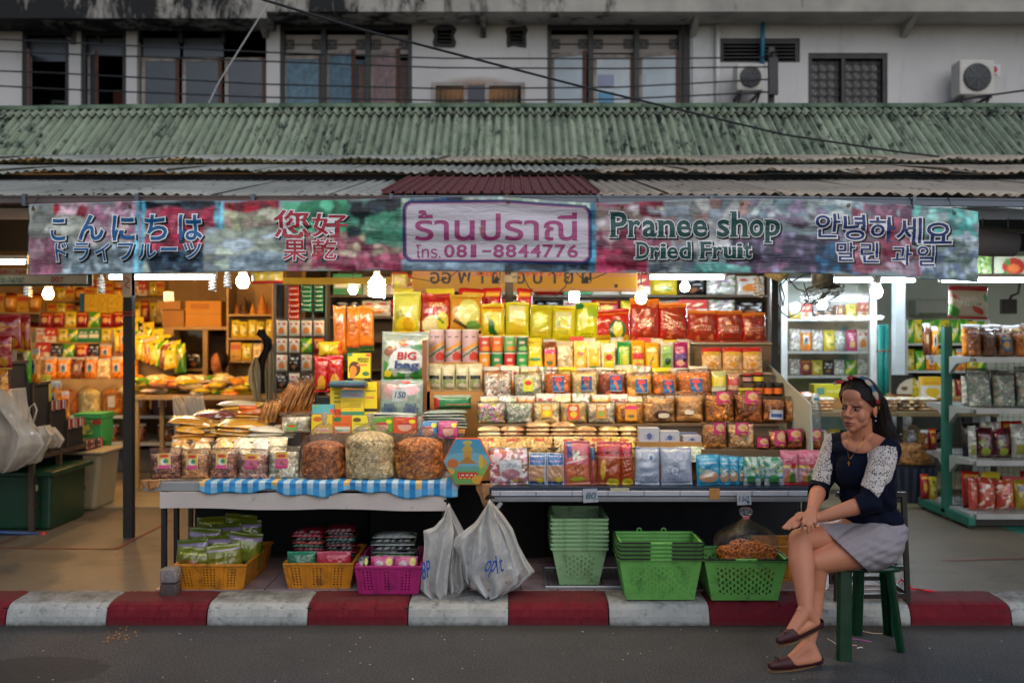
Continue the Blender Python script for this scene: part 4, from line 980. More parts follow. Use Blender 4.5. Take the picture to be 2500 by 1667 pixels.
row('on the top white shelf of the right shop',['grn','yel','grn'],2216,2415,838,782,9.8,n=9,zs=zs[0]); row('on the second white shelf of the right shop',['yel','grn','org'],2216,2415,905,852,9.8,n=8,zs=zs[1])
row('on the third white shelf of the right shop',['yel','crm','red'],2216,2415,975,925,9.8,n=8,zs=zs[2])
ac=empty('wall_air_conditioner',P(2280,775,11.7),'long white indoor air conditioner on the wall of the bright shop','air conditioner')
bx('casing',X(2232,11.6),X(2330,11.6),11.55,11.79,Z(772,11.6),Z(730,11.6),WHT,ac,bevel=.03); bx('air_outlet',X(2238,11.6),X(2326,11.6),11.535,11.549,Z(770,11.6),Z(764,11.6),M('outlet_green','#6f8060',.5),ac)
bk_=empty('wall_monitor',P(2464,766,9.2),'small black screen hanging by its bracket at the right edge','monitor')
bx('screen',X(2444,9.2),X(2484,9.2),9.2,9.23,Z(766,9.2),Z(730,9.2),DKM,bk_,bevel=.006); MB().tube([P(2464,733,9.25),P(2470,722,9.3),P(2486,716,9.3),P(2490,690,9.3)],.012,6).build('bracket_arm',DKM,bk_)
for a,b_,ops,l in ((2386,2420,[('b','#9fb878'),('n','#5f8a3a',1.5,.3),('n','#e0e0b8',1.2,.6)],'green fruit picture panel over the right shop'),(2428,2520,[('b','#c3cbb0'),('e',.5,.4,.3,.5,'#b8352c'),('e',.5,.3,.16,.25,'#e07a40'),('n','#4f8a4a',1.4,.7)],'red flower picture panel at the right edge over the right shop')):
    me=pack_mesh(X(b_,8)-X(a,8),.14,.01,ops,3,'box',24,16); o=add_obj('picture_panel',me,PAPER,(X((a+b_)/2,8),8,Z(668,8))); tag(o,l,'sign')
# right heap table
rt=empty('goods_table',(X(2130,8.4),8.4,.12),'wooden table of stacked brown packs behind the seated woman','table'); zr=Z(1006,8.4)
bx('table_top',X(1960,8.4),X(2440,8.4),8.4,9.0,zr-.035,zr,M('table_brown','#7d6a48',.6),rt); bx('lower_board',X(1960,8.4),X(2440,8.4),8.42,9.0,zr-.29,zr-.27,M('table_dark','#2a2620',.7),rt)
for p in (1970,2200,2430):
    for D in (8.43,8.96): bx('leg',X(p,8.4)-.02,X(p,8.4)+.02,D-.02,D+.02,.12,zr-.036,DKM,rt)
def stack(label,a,b_,D,z,n,h,cols,top=None,dep=.16,name='packet_stack',grp=None,item='brown pack'):
    w=X(b_,D)-X(a,D); cx=X((a+b_)/2,D)
    for k in range(n):
        c=cols[k % len(cols)] if k < n-1 or not top else top
        key=('flat',c,round(w,2),round(h,3))
        if key not in LIBS:
            LIBS[key]=pack_mesh(w,dep,h*1.35,[('b',c),('v',60,[c,c,'#c9b080']),('r',.3,.3,.7,.6,'#cfc8b4')],hash(key) % 999,'bag',14,12)
        o=add_obj('flat_packet',LIBS[key],FILM,(cx+R.uniform(-.008,.008),D,z+h*k+h*.55),(-math.pi/2,0,R.uniform(-.06,.06)))
        o.location.y=D; pos='top' if k == n-1 else 'bottom' if k == 0 else f'{ORD[k]} from bottom'
        tag(o,f'{label}, {pos}' if n > 1 else label,'packet',grp or 'flat packs in piles')
for i,(a,b_,n,cs,t,l) in enumerate(((1962,1998,5,['#8a5030','#6f3c22'],'#cfc4b0','pile beside the water bottle'),(2000,2040,4,['#a86a3a','#8a4a26'],'#cfc4b0','pile left of the headband'),(2150,2196,4,['#7a4a2a','#5a3420'],'#b8b0a0','first pile right of the ponytail'),(2200,2240,4,['#4a2c24','#33201c'],'#c8c0b4','dark pile under the cream board'),(2243,2290,4,['#8f6a48','#5f3e2a'],'#cdc6bc','pile by the green upright'))):
    stack(f'flat brown pack in the {l}',a,b_,8.5,zr+.001,n,.028,cs,t)
def simple_pack(name,label,cat,a,b_,bt,t,D,dep,ops,kind='box',z=None,mat=None,nx=26,ny=20,group=None):
    w=X(b_,D)-X(a,D); h=Z(t,D)-Z(bt,D); me=pack_mesh(w,h,dep,ops,hash(label) % 997,kind,nx,ny)
    o=add_obj(name,me,mat or (PAPER if kind == 'box' else FILM),(X((a+b_)/2,D),D+dep/2,Z(bt,D) if z is None else z)); return tag(o,label,cat,group)
simple_pack('yellow_box','long flat yellow box with a picture left of the headband','box',1988,2072,966,934,8.75,.15,[('b','#c9c21a'),('r',.06,.25,.3,.75,'#5a8a78'),('w',.4,.4,.8,.7,'#e8e4a0')],z=zr+.001+.1)
bx('goods_block',X(1984,8.75),X(2076,8.75),8.72,8.95,zr+.001,zr+.1,CARD,rt)
bx('goods_block',X(2206,8.75),X(2420,8.75),8.72,8.95,zr+.001,zr+.1,CARD,rt)
simple_pack('yellow_box','plain yellow box on the goods table below the cream board','box',2216,2262,962,936,8.75,.15,[('b','#cfbf1c'),('w',.2,.3,.8,.7,'#e4da70')],z=zr+.101)
simple_pack('display_board','black and cream display board with a curved edge on the goods table','sign',2176,2228,940,893,8.7,.02,[('b','#17130f'),('e',1.0,.0,.75,.8,'#b5ab98'),('e',.62,.3,.18,.1,'#5a3a28'),('w',.15,.75,.5,.85,'#7a6a50')],z=zr+.135)
bx('board_stand',X(2180,8.72),X(2226,8.72),8.72,8.9,zr+.101,zr+.134,CARD,rt)
simple_pack('snack_box','tall yellow and white snack box beside the green upright','box',2252,2298,937,884,8.6,.08,[('b','#d0ccc0'),('r',0,.6,1,1,'#d8a81c'),('w',.15,.7,.85,.88,'#c2452a'),('e',.55,.3,.38,.22,'#d8b020'),('r',0,0,1,.1,'#d8a81c')],z=zr+.101)
simple_pack('orange_packet','orange crumpled packet among the piles left of the headband','packet',1952,1984,958,930,8.6,.05,[('b','#c8601c'),('d',0,.2,1,.8,.12,'#d8a060')],'pouch',z=zr+.06,nx=12,ny=12)
row('on the lower board of the goods table',['yel','mix','yel','dkb'],1975,2300,1062,1030,8.5,n=12,zs=zr-.269)
sack('goods_sack','big tied sack of light brown crisps behind the woman',2182,2300,1140,1092,8.2,['#b07838','#8f5a24','#c89250'],1040,seed=44,ncell=1100,z=Z(1138,8.2))
st=empty('striped_basin',(X(2240,8.2),8.4,.12),'dark blue striped tub under the sack of crisps','tub'); r=(X(2300,8.2)-X(2182,8.2))/2
MB().lathe([(.001,0),(r*.85,0),(r*1.05,Z(1138,8.2)-.125),(r*.9,Z(1138,8.2)-.122),(.001,Z(1138,8.2)-.122)],(X(2241,8.2),8.2+r*.9,.12),24).build('tub_body',M('tub_navy','#131b2c',.5),st,smooth=False)
for k in range(10):
    a=-math.pi*(k+.5)/10; c,s=math.cos(a),math.sin(a); hh=Z(1138,8.2)-.135
    MB().bar((X(2241,8.2)+r*.86*c,8.2+r*.9+r*.86*s,.125),(X(2241,8.2)+r*1.05*c,8.2+r*.9+r*1.05*s,.12+hh),.03,.004).build('stripe',M('tub_stripe','#3f4a5e',.5),st)
# ------------------------------------------------------------------ lamps
LB=emit('bulb_cool','#dff0ff',130); LB2=emit('bulb_big','#eef6ff',45); LW=emit('bulb_warm','#ffd9a0',140); LWW=emit('bulb_warm_left','#ffbe72',320)
OFF=M('bulb_glass_off','#cfd0cc',.25)
def bulb(label,px,py,D,wpx,hpx,mat,spiral=True,cord=None):
    w,h=wpx/F*D,hpx/F*D; x,z=X(px,D),Z(py,D)
    e=empty('light_bulb',(x,D,z-h/2),label,'light bulb')
    if spiral:
        mb=MB(); pts=[]; n=4
        for k in range(n*12+1):
            a=k/12*2*math.pi; pts.append((x+w*.40*math.cos(a),D+w*.40*math.sin(a),z-h*.46+h*.74*k/(n*12)))
        mb.tube(pts,w*.10,6); mb.tube([(x,D,z-h*.44),(x,D,z+h*.3)],w*.2,6); mb.build('glass_spiral',mat,e,smooth=True)
    else: MB().lathe([(.001,-h*.5),(w*.3,-h*.46),(w*.48,-h*.2),(w*.46,h*.05),(w*.25,h*.3),(.001,h*.3)],(x,D,z),14).build('glass_bulb',mat,e,smooth=True)
    MB().lathe([(.001,0),(w*.34,0),(w*.36,h*.12),(w*.2,h*.26),(w*.18,h*.45),(.001,h*.45)],(x,D,z+h*.32),12).build('lamp_socket',M('socket_white','#b5b2a8',.5),e,smooth=True)
    zc_=cord or lz(min(9.2,D))-.04
    MB().tube([(x,D,z+h*.75),(x+.01,D,zc_)],.004,5).build('cord',bk,e)
    return e
bulb('big glaring white bulb under the banner above the figurine shelf',593,683,5.9,33,42,LB2,False)
bulb('largest glaring spiral bulb in front of the left stall goods',920,700,5.6,42,52,LB2)
bulb('lit warm white bulb at the far left by the price boards',118,714,8.2,24,34,LWW,False)
bulb('small lit bulb left of the largest spiral bulb',862,704,8.0,21,28,LW,False)
bulb('small lit bulb hanging under the right half of the yellow sign',1402,722,8.0,24,32,LB)
bulb('warm lit bulb hanging before the red pouches',1565,724,5.75,28,36,LW,False)
bulb('small lit bulb right of the yellow sign',1672,698,8.0,22,28,LB,False)
bulb('lit bulb hanging left of the long tubes in the bright shop',2140,708,7.6,28,40,LB,False)
bulb('lit bulb inside the bright shop left of the glass cabinet post',2007,742,9.0,24,26,LB,False)
for px,py,l in ((68,706,'unlit spiral bulb hanging left of the lit far left bulb'),(247,698,'unlit spiral bulb hanging just left of the black pole'),(519,692,'unlit spiral bulb at the right end of the left tube light'),(556,684,'unlit bulb hanging left of the big glaring bulb')): bulb(l,px,py,7.6,20,40,OFF)
bulb('unlit spiral bulb hanging before the right end pouches',1851,706,6.6,24,40,OFF)
tubeobj('long white tube light left of centre, behind the black pole',262,530,677,7.4,LC); tubeobj('white tube light at the far left edge',-40,68,640,7.4,LC)
tubeobj('white tube light above the red pouches on the right',1582,1772,677,7.4,LC); tubeobj('white tube light behind the grey fan',2022,2134,684,7.6,LC); tubeobj('white tube light right of the fan tube, same line',2146,2237,684,7.6,LC)
tubeobj('long white tube light at the right edge over the gondola',2292,2540,684,7.6,LC)
# unseen lamps added behind the banner to light the back of the shops
bulb('added unseen warm bulb high in the warm shop behind the banner',300,640,9.3,24,34,LWW,False,2.44); bulb('added unseen warm bulb over the heap table behind the banner',470,640,8.6,24,34,LWW,False)
tubeobj('added unseen tube light on the ceiling deep in the bright shop',2010,2330,660,9.0,LC)
LF=emit('tube_added_fill','#ffe0b0',50)  # unseen tubes added behind the banner to brighten the stall goods
for a,b_,l in ((420,760,'added unseen fill tube behind the left part of the banner'),(800,1140,'added unseen fill tube behind the Chinese lettering of the banner'),(1180,1520,'added unseen fill tube behind the centre panel of the banner'),(1560,1880,'added unseen fill tube behind the English lettering of the banner')): tubeobj(l,a,b_,606,5.37,LF,.015)
# ------------------------------------------------------------------ signs behind the banner
ys_=empty('yellow_sign',(X(1280,7.5),7.5,Z(712,7.5)),'yellow shop sign with dark Thai letters partly hidden under the banner','sign')
D=7.5; bx('sign_board',X(1006,D),X(1556,D),D,D+.02,Z(712,D),Z(640,D),M('sign_yellow','#d7a31c',.45,var=.04),ys_,bevel=.004)
bx('peach_band',X(1008,D),X(1554,D),D-.004,D-.001,Z(676,D),Z(642,D),M('sign_peach','#d49a6a',.5,var=.05),ys_)
bx('lower_band',X(1008,D),X(1554,D),D-.004,D-.001,Z(711,D),Z(704,D),M('sign_peach','#d49a6a',.5),ys_)
text_on('thai_lettering','ออ พ า ผออ บ า ย ผ',X(1050,D),X(1444,D),D-.006,Z(693,D),Z(664,D),M('sign_dark','#2a2b3a',.5),ys_,.015)
text_on('phone_lettering','081-8844776',X(1165,D),X(1372,D),D-.007,Z(675,D),Z(656,D),M('sign_orange','#d8642a',.5),ys_,.02)
bx('small_print',X(1500,D),X(1508,D),D-.006,D-.0045,Z(702,D),Z(694,D),M('sign_dark','#2a2b3a',.5),ys_)
ws=empty('price_boards',(X(90,7.3),7.3,Z(692,7.3)),'white board with faded red and green lettering under the far left tube','sign'); D=7.3
bx('board',X(-30,D),X(212,D),D,D+.02,Z(693,D),Z(672,D),M('board_white','#a8aaa0',.5),ws); bx('board_frame',X(-30,D),X(222,D),D+.022,D+.04,Z(698,D),Z(668,D),M('frame_green','#20382f',.5),ws)
text_on('lettering','081-7687007',X(0,D),X(60,D),D-.004,Z(690,D),Z(677,D),M('faint_teal','#2f6f70',.6),ws,.01); text_on('lettering','007',X(125,D),X(156,D),D-.004,Z(690,D),Z(676,D),M('faint_red','#a8402f',.6),ws,.01)
ws=empty('phone_board',(X(30,7.2),7.2,Z(672,7.2)),'cream board with red phone digits at the left edge','sign'); D=7.2
bx('board',X(-40,D),X(66,D),D,D+.015,Z(670,D),Z(656,D),M('board_cream','#b0a790',.5),ws); text_on('lettering','081-768',X(0,D),X(64,D),D-.004,Z(669,D),Z(659,D),M('faint_red','#a8402f',.6),ws,.02)
yb=bx('yellow_beam_sign',X(690,7.8),X(1000,7.8),7.8,7.84,Z(694,7.8),Z(678,7.8),M('beam_yellow','#cfa81c',.5)); tag(yb,'plain yellow sign strip above the hanging sachets','sign')
# ================================================================== the two tables and the stepped display
TW=M('apron_offwhite','#b8aea8',.7,var=.07,vs=3,world_co=True,dirt='#3a3532',ds=14,dthr=.68); BLKW=M('under_table_shade','#07080b',.9)
t1=empty('market_table',(X(740,5.45),5.45,.11),'left market table with off white apron under the tied sacks','table')
ZT1,ZT2=.706,.677
bx('table_top',X(352,5.45),X(1118,5.45),5.44,7.0,.652,ZT1-.004,ALU,t1,bevel=.003)
V=[]; n=40
for z in (0,1):
    for i in range(n+1):
        x=X(392,5.43)+(X(1090,5.43)-X(392,5.43))*i/n
        V.append((x,5.425+.003*math.sin(i*.9),(.648+.004*math.sin(i*.4)) if z else (.562+.004*math.sin(i*.31)-.012*(i/n))))
put('apron',V,[(i,i+1,n+2+i,n+1+i) for i in range(n)],TW,t1,solid=.012)
put('apron_end',[(X(392,5.43),5.432,.56),(X(392,5.43),6.6,.56),(X(392,5.43),6.6,.648),(X(392,5.43),5.432,.648)],[(0,1,2,3)],TW,t1,solid=.012)
for p,D in ((401,5.45),(431,5.75),(1085,5.46),(466,6.3),(1085,6.6)): bx('leg',X(p,D)-.013,X(p,D)+.013,D-.013,D+.013,.112,.651,DKM,t1)
MB().bar((X(1088,5.42),5.415,.60),(X(1100,5.42),5.6,.645),.02).build('hook',DKM,t1)
# brown tape on the left corner and the gingham cloth folded over the edge
V=[]; 
o=drape('tape_wrap',None,None,[(344,392,1171),(343,390,1178),(348,388,1187),(360,376,1194)],5.425,M('brown_tape','#96663c',.5,var=.25,vs=30,bmp=.4),.03,2,3,8,12,t1)
def gingham():
    m,nt,b=nodes('gingham'); a=nt.nodes.new('ShaderNodeVertexColor'); a.layer_name='Col'; nt.links.new(a.outputs[0],b.inputs['Base Color'])
    b.inputs['Roughness'].default_value=.45; bump(nt,b,noise(nt,coords(nt),60,3),.2); return m
nx,ny=340,14; V=[]; C=[]; U=np.linspace(0,1,nx)
for j in range(ny):
    v=j/(ny-1)
    for i in range(nx):
        u=U[i]; px=487+(1118-487)*u; edge=1174+(8*math.sin((u-.12)*5.2) if u < .5 else 6+5*math.sin(u*9))*(.5 if u < .3 else 1)
        drop=24+5*math.sin(u*17)+4*math.sin(u*41)+(10*max(0,u-.94)/.06)
        if v < .35: y=5.40+(.16)*(1-v/.35); z=ZT1+.003
        else: y=5.408-.01*math.sin(u*60)*(v-.35)-.004; z=ZT1+.003-(v-.35)/.65*(drop+edge-1174)/F*5.41
        V.append((X(px,5.41),y,z))
        cu=(u*21.5) % 1; sq=cu < .5; row_=v > .68
        c=c3('#0f76b4')
        if sq: c=c3('#9fb6c6') if int(u*21.5) % 6 else c3('#c6a568')
        if row_: c=c3('#1d84bd') if not sq else c3('#6fa8c8')
        C.append(c)
cl=put('gingham_cloth',V,gridq(nx,ny,0,True).tolist(),gingham(),cols=np.array(C),smooth=True,solid=.003); tag(cl,'blue and white gingham cloth folded over the left table edge','cloth')
# right table
t2=empty('market_table',(X(1590,5.45),5.45,.11),'right market table with pale metal rails behind the price cards','table')
bx('table_top',X(1195,5.45),X(2012,5.45),5.42,7.0,ZT2-.022,ZT2-.001,M('navy_edge','#14263a',.4),t2)
for y0,y1,m in ((1198,1210,M('rail_pale','#a9acb6',.4,.2,var=.08)),(1213,1224,M('rail_grey2','#7e8287',.35,.5,var=.1))):
    bx('rail',X(1200,5.41),X(2010,5.41),5.405,5.44,Z(y1,5.41),Z(y0,5.41),m,t2,bevel=.002)
for k in range(9): bx('rail_joint',X(1220+k*88,5.40),X(1221.4+k*88,5.40),5.4035,5.405,Z(1210,5.41),Z(1198,5.41),DKM,t2)
for p,D in ((1197,5.46),(1966,5.46),(1197,6.8),(1966,6.6)): bx('leg',X(p,D)-.014,X(p,D)+.014,D-.014,D+.014,.112,ZT2-.023,DKM,t2)
MB().bar(P(1196,1262,5.42),P(1224,1226,5.42),.012,.02).build('brace',ALU,t2)
drape('tape_wrap',None,None,[(1160,1205,1180),(1163,1198,1195),(1172,1192,1212),(1180,1188,1236)],5.43,M('brown_paper','#9a7048',.7,var=.2,vs=20,bmp=.4),.02,2,8,10,12,t2)
bx('tape',X(1732,5.40),X(1757,5.40),5.398,5.403,Z(1218,5.4),Z(1192,5.4),M('masking_tape','#a8743a',.6,var=.2,vs=30),t2)
bx('tape',X(1490,5.40),X(1536,5.40),5.399,5.404,Z(1198,5.4),Z(1191,5.4),M('pale_tape','#a9a88a',.6),t2)
for a,b_,t,bt,s,l,tx in ((1422,1460,1193,1226,'80','white price card reading 80 below the pink crisp stick pouch',(.18,.8)),(1797,1833,1201,1232,'150','white price card reading 150 below the sky blue pouches',(.12,.78))):
    D=5.392; e=empty('price_card',P((a+b_)/2,bt,D),l,'price tag'); e['label']=l
    V=[(X(a+1,D),D,Z(t,D)),(X(b_-2,D),D-.004,Z(t-1,D)),(X(b_,D),D-.014,Z(bt-2,D)),(X(a+2,D),D-.012,Z(bt,D))]
    put('card',V,[(3,2,1,0)],M('card_grey_white','#8e929c',.7,var=.06),e,solid=.001)
    text_on('handwriting',s,X(a+(b_-a)*tx[0],D),X(a+(b_-a)*tx[1],D),D-.019,Z(bt-10,D),Z(t+7,D),M('ink_teal','#12536b',.5),e,.005,.2)
    text_on('handwriting','฿' if s == '150' else '.-',X(b_-11,D),X(b_-4,D),D-.019,Z(bt-3,D),Z(bt-12,D),M('ink_teal','#12536b',.5),e,0,.1)
# near-black blocks added to stand for the deep shade under the tables
for a,b_,zt_,l,D in ((480,900,.52,'added black block standing for shade at the back under the left table',6.35),(903,1330,.6,'added black block standing for shade between the two tables',6.2),(1333,1950,.62,'added navy black block standing for shade at the back under the right table',6.3)):
    tag(bx('shade_block',X(a,D),X(b_,D),D,D+.5,.112,zt_,BLKW if a != 1333 else M('navy_black','#090c16',.85),bevel=.01),l,'box')
bx('shade_sheet',X(470,6.9),X(1960,6.9),6.95,6.97,.112,.64,BLKW,t2)  # black sheet added to carry the shade behind the blocks
# stepped display: row name -> depth, height
SH={'A': (5.47,ZT2),'B': (5.68,Z(1090,5.68)),'C': (5.87,Z(1034,5.87)),'D': (6.06,Z(978,6.06)),'E': (6.26,Z(909,6.26)),'F': (6.46,Z(836,6.46))}
ds=empty('display_stand',(X(1520,6),5.6,ZT2),'stepped display stand rising in tiers on the right market table','stand')
dm=M('stand_brown','#5f4c34',.6,var=.2); prevz=ZT2
for k,nxt in zip('BCDEF',('C','D','E','F',None)):
    D,z=SH[k]; a=1170 if k in 'BCD' else 1292; b_=1975 if k == 'B' else 1900 if k in 'CD' else 1882; D2=SH[nxt][0] if nxt else 6.85
    bx('step_board',X(a,D),X(b_,D),D-.03,D2-.031,z-.012,z-.001,M('board_edge','#9a8a68',.5) if k in 'EF' else dm,ds)
    bx('riser',X(a,D),X(b_,D),D-.012,D-.002,prevz,z-.0125,dm if k != 'B' else CARD,ds); prevz=z
V=[(1.665,5.5,ZT2),(1.665,6.9,ZT2),(1.665,6.9,1.42),(1.665,6.5,1.325),(1.665,5.55,1.12)]
put('side_panel',V,[(0,1,2,3,4)],M('side_panel_grey','#9aa098',.5,var=.05),ds,solid=.012)
bx('stand_post',X(1892,6.7)-.022,X(1892,6.7)+.022,6.7,6.74,.112,2.45,DKM,ds)
pb=empty('awning_post',(X(1242,6.9),6.9,.112),'dark square post behind the pouches under the yellow sign','post')
bx('post_shaft',X(1233,6.9),X(1253,6.9),6.9,6.95,.112,2.5,M('post_dark_grey','#3c3a36',.5),pb); MB().tube([P(1216,745,6.85),P(1226,662,6.85)],.008,6).build('wooden_rod',WOOD,pb)
MB().lathe([(.001,0),(.05,0),(.05,.05),(.001,.05)],P(1246,690,6.9),10).build('cloth_wrap',M('wrap_cream','#b0a590',.8),pb)
MB().tube([P(1250,672,6.85),P(1262,668,6.83)],.02,6).build('wrap_knot',M('wrap_cream','#b0a590',.8),pb)
wire([(1262,640,6.6),(1290,700,6.6),(1320,732,6.6),(1350,728,6.6),(1380,700,6.6),(1398,655,6.6)],.0035,'thin dark wire drooping in a loop before the yellow sign')
wire([(1390,650,6.5),(1420,678,6.5),(1450,680,6.5),(1490,662,6.5)],.0035,'short wire curling to a loose bulb holder right of the loop')
wire([(1005,678,6.6),(1060,688,6.6),(1095,680,6.6),(1125,655,6.6)],.003,'thin wire crossing the left end of the yellow sign')
# ------------------------------------------------------------------ product builder
def prod(label,cat,a,b_,yt,shelf,ops,t=.06,kind='pouch',mat=None,sticker=None,clear=False,fill=.84,name=None,lean=-.07,rz=0,z=None,yb=None,nx=30,ny=36,group=None,ry=0,wr=.5):
    D,zs_=SH[shelf] if isinstance(shelf,str) else (shelf,None)
    z0=z if z is not None else (Z(yb,D) if zs_ is None else zs_)+.001; w=X(b_,D)-X(a,D); h=Z(yt,D)-z0; cx=X((a+b_)/2,D)
    if shelf in ('C','D','E') or shelf in (5.86,5.62,5.6): yt -= 5
    name=name or {'pouch': 'snack_pouch','bag': 'goods_bag','carton': 'carton','box': 'carton'}.get(cat,cat.replace(' ','_'))
    if kind != 'box': rz += R.uniform(-.13,.13); ry += R.uniform(-.035,.035)
    rot=(lean if kind != 'box' else lean*.3,ry,rz)
    if clear:
        me=pack_mesh(w*.96,h*fill,t,ops,abs(hash(label)) % 9973,'bag',nx,ny,wr); o=add_obj(name,me,CONT if mat is None else mat,(cx,D+t/2,z0),rot)
        mf=pack_mesh(w*1.03,h*1.02,t*1.12,[('b','#888')],abs(hash(label)) % 9973+1,'pouch',12,14,1.2)
        add_obj('bag_film',mf,CFILM,(0,0,0),parent=o)
    else:
        me=pack_mesh(w,h,t,ops,abs(hash(label)) % 9973,kind,nx,ny,wr); o=add_obj(name,me,mat or (PAPER if kind == 'box' else FILM),(cx,D+t/2,z0),rot)
    if sticker:
        u0,v0,u1,v1,so=sticker; U0,V0=np.meshgrid(np.linspace(0,1,20),np.linspace(0,1,20)); Uu=u0+(u1-u0)*U0; Vv=v0+(v1-v0)*V0
        B=np.clip(1-np.abs(2*Uu-1)**2.8,0,1)**.55; yy=-t/2*1.16*B-.004
        put_=mkmesh('label',np.stack([(Uu-.5)*w,yy,Vv*h],-1).reshape(-1,3),gridq(20,20).tolist(),paint(so,U0,V0,np.random.RandomState(4),(v1-v0)*h/((u1-u0)*w)).reshape(-1,3),True)
        add_obj('label',put_,PAPER,(0,0,0),parent=o)
    tag(o,label,cat,group); o['_w']=w; o['_h']=h; o['_t']=t
    return o
import zlib
def hash(s): return zlib.crc32(repr(s).encode())
def onpack(o,name,s,u0,v0,u1,v1,mat,bold=.0,slant=0,off=.002):
    w,h,t=o['_w'],o['_h'],o['_t']
    a,b_,Fs=text_fit(s,(u0-.5)*w,(u1-.5)*w,v0*h,v1*h,bold,slant)
    me=mkmesh(name,np.stack([a,np.full_like(a,-t/2*1.14-off),b_],1),Fs); return add_obj(name,me,mat,(0,0,0),parent=o)
INK=M('ink_black','#14161a',.5); INKR=M('ink_red','#9c1f24',.5); INKW=M('ink_white','#c9c9c4',.5); INKB=M('ink_navy','#1a3766',.5)
G1='pouches along the top tier'
prod('green yellow durian pouch with a cut fruit, leftmost of the top tier','pouch',955,1024,711,'F',[('g','#a8a418','#c9cc5a'),('n','#d8d890',1.2,.5),('e',.3,.4,.2,.14,'#8a8f2a'),('e',.52,.2,.36,.2,'#d0b820'),('e',.6,.2,.2,.15,'#c09a12')],.09,yb=814,group=G1,z=Z(814,6.46))
prod('red and gold pouch with a yellow fruit, second on the top tier','pouch',1025,1097,715,'F',[('b','#8f1416'),('n','#b8442a',1.6,.7),('w',.25,.68,.75,.78,'#d8b04a'),('r',.02,.9,.98,.93,'#d0584a'),('e',.42,.2,.38,.24,'#d8cf9a'),('e',.75,.3,.2,.24,'#c0b838'),('d',.5,.45,.8,.25,.03,'#2f6a2a')],.09,group=G1,z=Z(814,6.46))
prod('gold brown pouch with pale durian and small green fruit, on the top tier','pouch',1097,1175,718,'F',[('b','#b8862a'),('e',.6,.5,.36,.36,'#c2c468'),('e',.45,.42,.2,.2,'#d6cf88'),('d',.1,.3,.6,.05,.05,'#4a3324'),('e',.75,.14,.22,.14,'#5f8a3c'),('r',0,.92,1,1,'#a88c1e')],.09,group=G1,z=Z(808,6.46))
bx('goods_box',X(955,6.46),X(1178,6.46),6.46,6.8,1.345,Z(814,6.46),CARD,ds)
prod('yellow pouch with a long green banana leaf shape, on the top tier','pouch',1174,1233,739,'F',[('g','#b9a818','#c9b82a'),('r',.1,.82,.9,.88,'#b5401c'),('e',.62,.35,.24,.26,'#c8cc40'),('t',(.3,.62),(.75,.02),(.35,.08),'#1d5c2c'),('e',.45,.3,.14,.2,'#1d5c2c'),('w',.5,.74,.92,.8,'#c84a20')],.08,group=G1,z=Z(822,6.46))
prod('lime yellow pouch with pale label and durian, fifth on the top tier','pouch',1233,1292,737,'F',[('b','#b8b81c'),('r',.14,.5,.86,.9,'#ccce9a'),('w',.2,.8,.8,.86,'#3a8a8a'),('w',.25,.7,.75,.74,'#a83a3a'),('e',.5,.25,.36,.2,'#c6b024')],.08,group=G1,z=Z(822,6.46))
bx('goods_box',X(1179,6.46),X(1293,6.46),6.46,6.8,1.345,Z(822,6.46),CARD,ds)
prod('yellow green pouch with an oval fruit, sixth on the top tier','pouch',1292,1347,744,'F',[('b','#a5a418'),('e',.45,.6,.34,.22,'#b9c43a'),('e',.45,.6,.24,.15,'#ccd060'),('r',.15,.15,.85,.35,'#b8ab20'),('w',.2,.25,.8,.33,'#6a6a30')],.08,group=G1)
prod('yellow pouch with a framed fruit picture, seventh on the top tier','pouch',1347,1405,745,'F',[('b','#b8b41c'),('r',.16,.38,.84,.8,'#b9bc8a'),('e',.42,.55,.2,.12,'#5c8a1f'),('e',.55,.55,.2,.14,'#c8c860'),('w',.25,.2,.7,.32,'#8f9050'),('w',.3,.88,.8,.93,'#b84a24')],.08,group=G1)
prod('narrow lime pouch with green leaf corner, eighth on the top tier','pouch',1404,1462,737,'F',[('b','#b4bb14'),('e',.15,.9,.2,.1,'#1f6a34'),('e',.7,.75,.25,.16,'#86a82a'),('e',.4,.6,.14,.25,'#d8dc8a'),('w',.2,.12,.8,.24,'#4a4a1a')],.08,group=G1,ry=.05)
prod('wide red pouch with a striped melon picture, on the top tier','pouch',1452,1542,754,'F',[('g','#b89a20','#b0200f'),('r',0,.22,1,1,'#a81f10'),('d',.02,.82,.98,.88,.025,'#c86a20'),('w',.12,.62,.45,.7,'#c88a70'),('e',.62,.36,.25,.3,'#2a5a30'),('e',.64,.36,.14,.24,'#c3bd3a')],.09,group=G1,wr=.8)
ops=[('b','#9f2413'),('r',.08,0,.92,.86,'#87301c'),('n','#b86a4a',1.8,.6),('n','#a81810',2.2,.6),('r',0,.88,1,1,'#c8701c'),('w',.2,.35,.8,.55,'#c8907a')]
for (a,b_,yt,l) in ((1540,1612,728,'tall orange red shiny pouch, behind the warm hanging bulb'),(1612,1680,738,'tall crinkled red pouch just right of the warm hanging bulb'),(1681,1751,756,'third shiny red pouch from the right end of the top tier'),(1751,1817,757,'second shiny red pouch from the right end of the top tier'),(1817,1876,762,'shiny red pouch at the right end of the top tier')):
    prod(l,'pouch',a,b_,yt,'F',ops,.08,group='shiny red pouches on the top tier',wr=1)
# second rank behind the top tier
for a,b_,k,l in ((962,1010,'yel','yellow packet top peeking over the leftmost durian pouch'),(1040,1110,'yel','yellow packet peeking above the red and gold pouch'),(1120,1190,'red','dark red packet top left of the wooden rod'),(1180,1225,'red','dark red packet top behind the wooden rod'),(1262,1300,'red','dark red packet top right of the dark post')):
    put_lib(k,X((a+b_)/2,6.66),6.66,Z(814,6.46),X(b_,6.6)-X(a,6.6),.3,.05,0,label=l,group='packets behind the top tier')
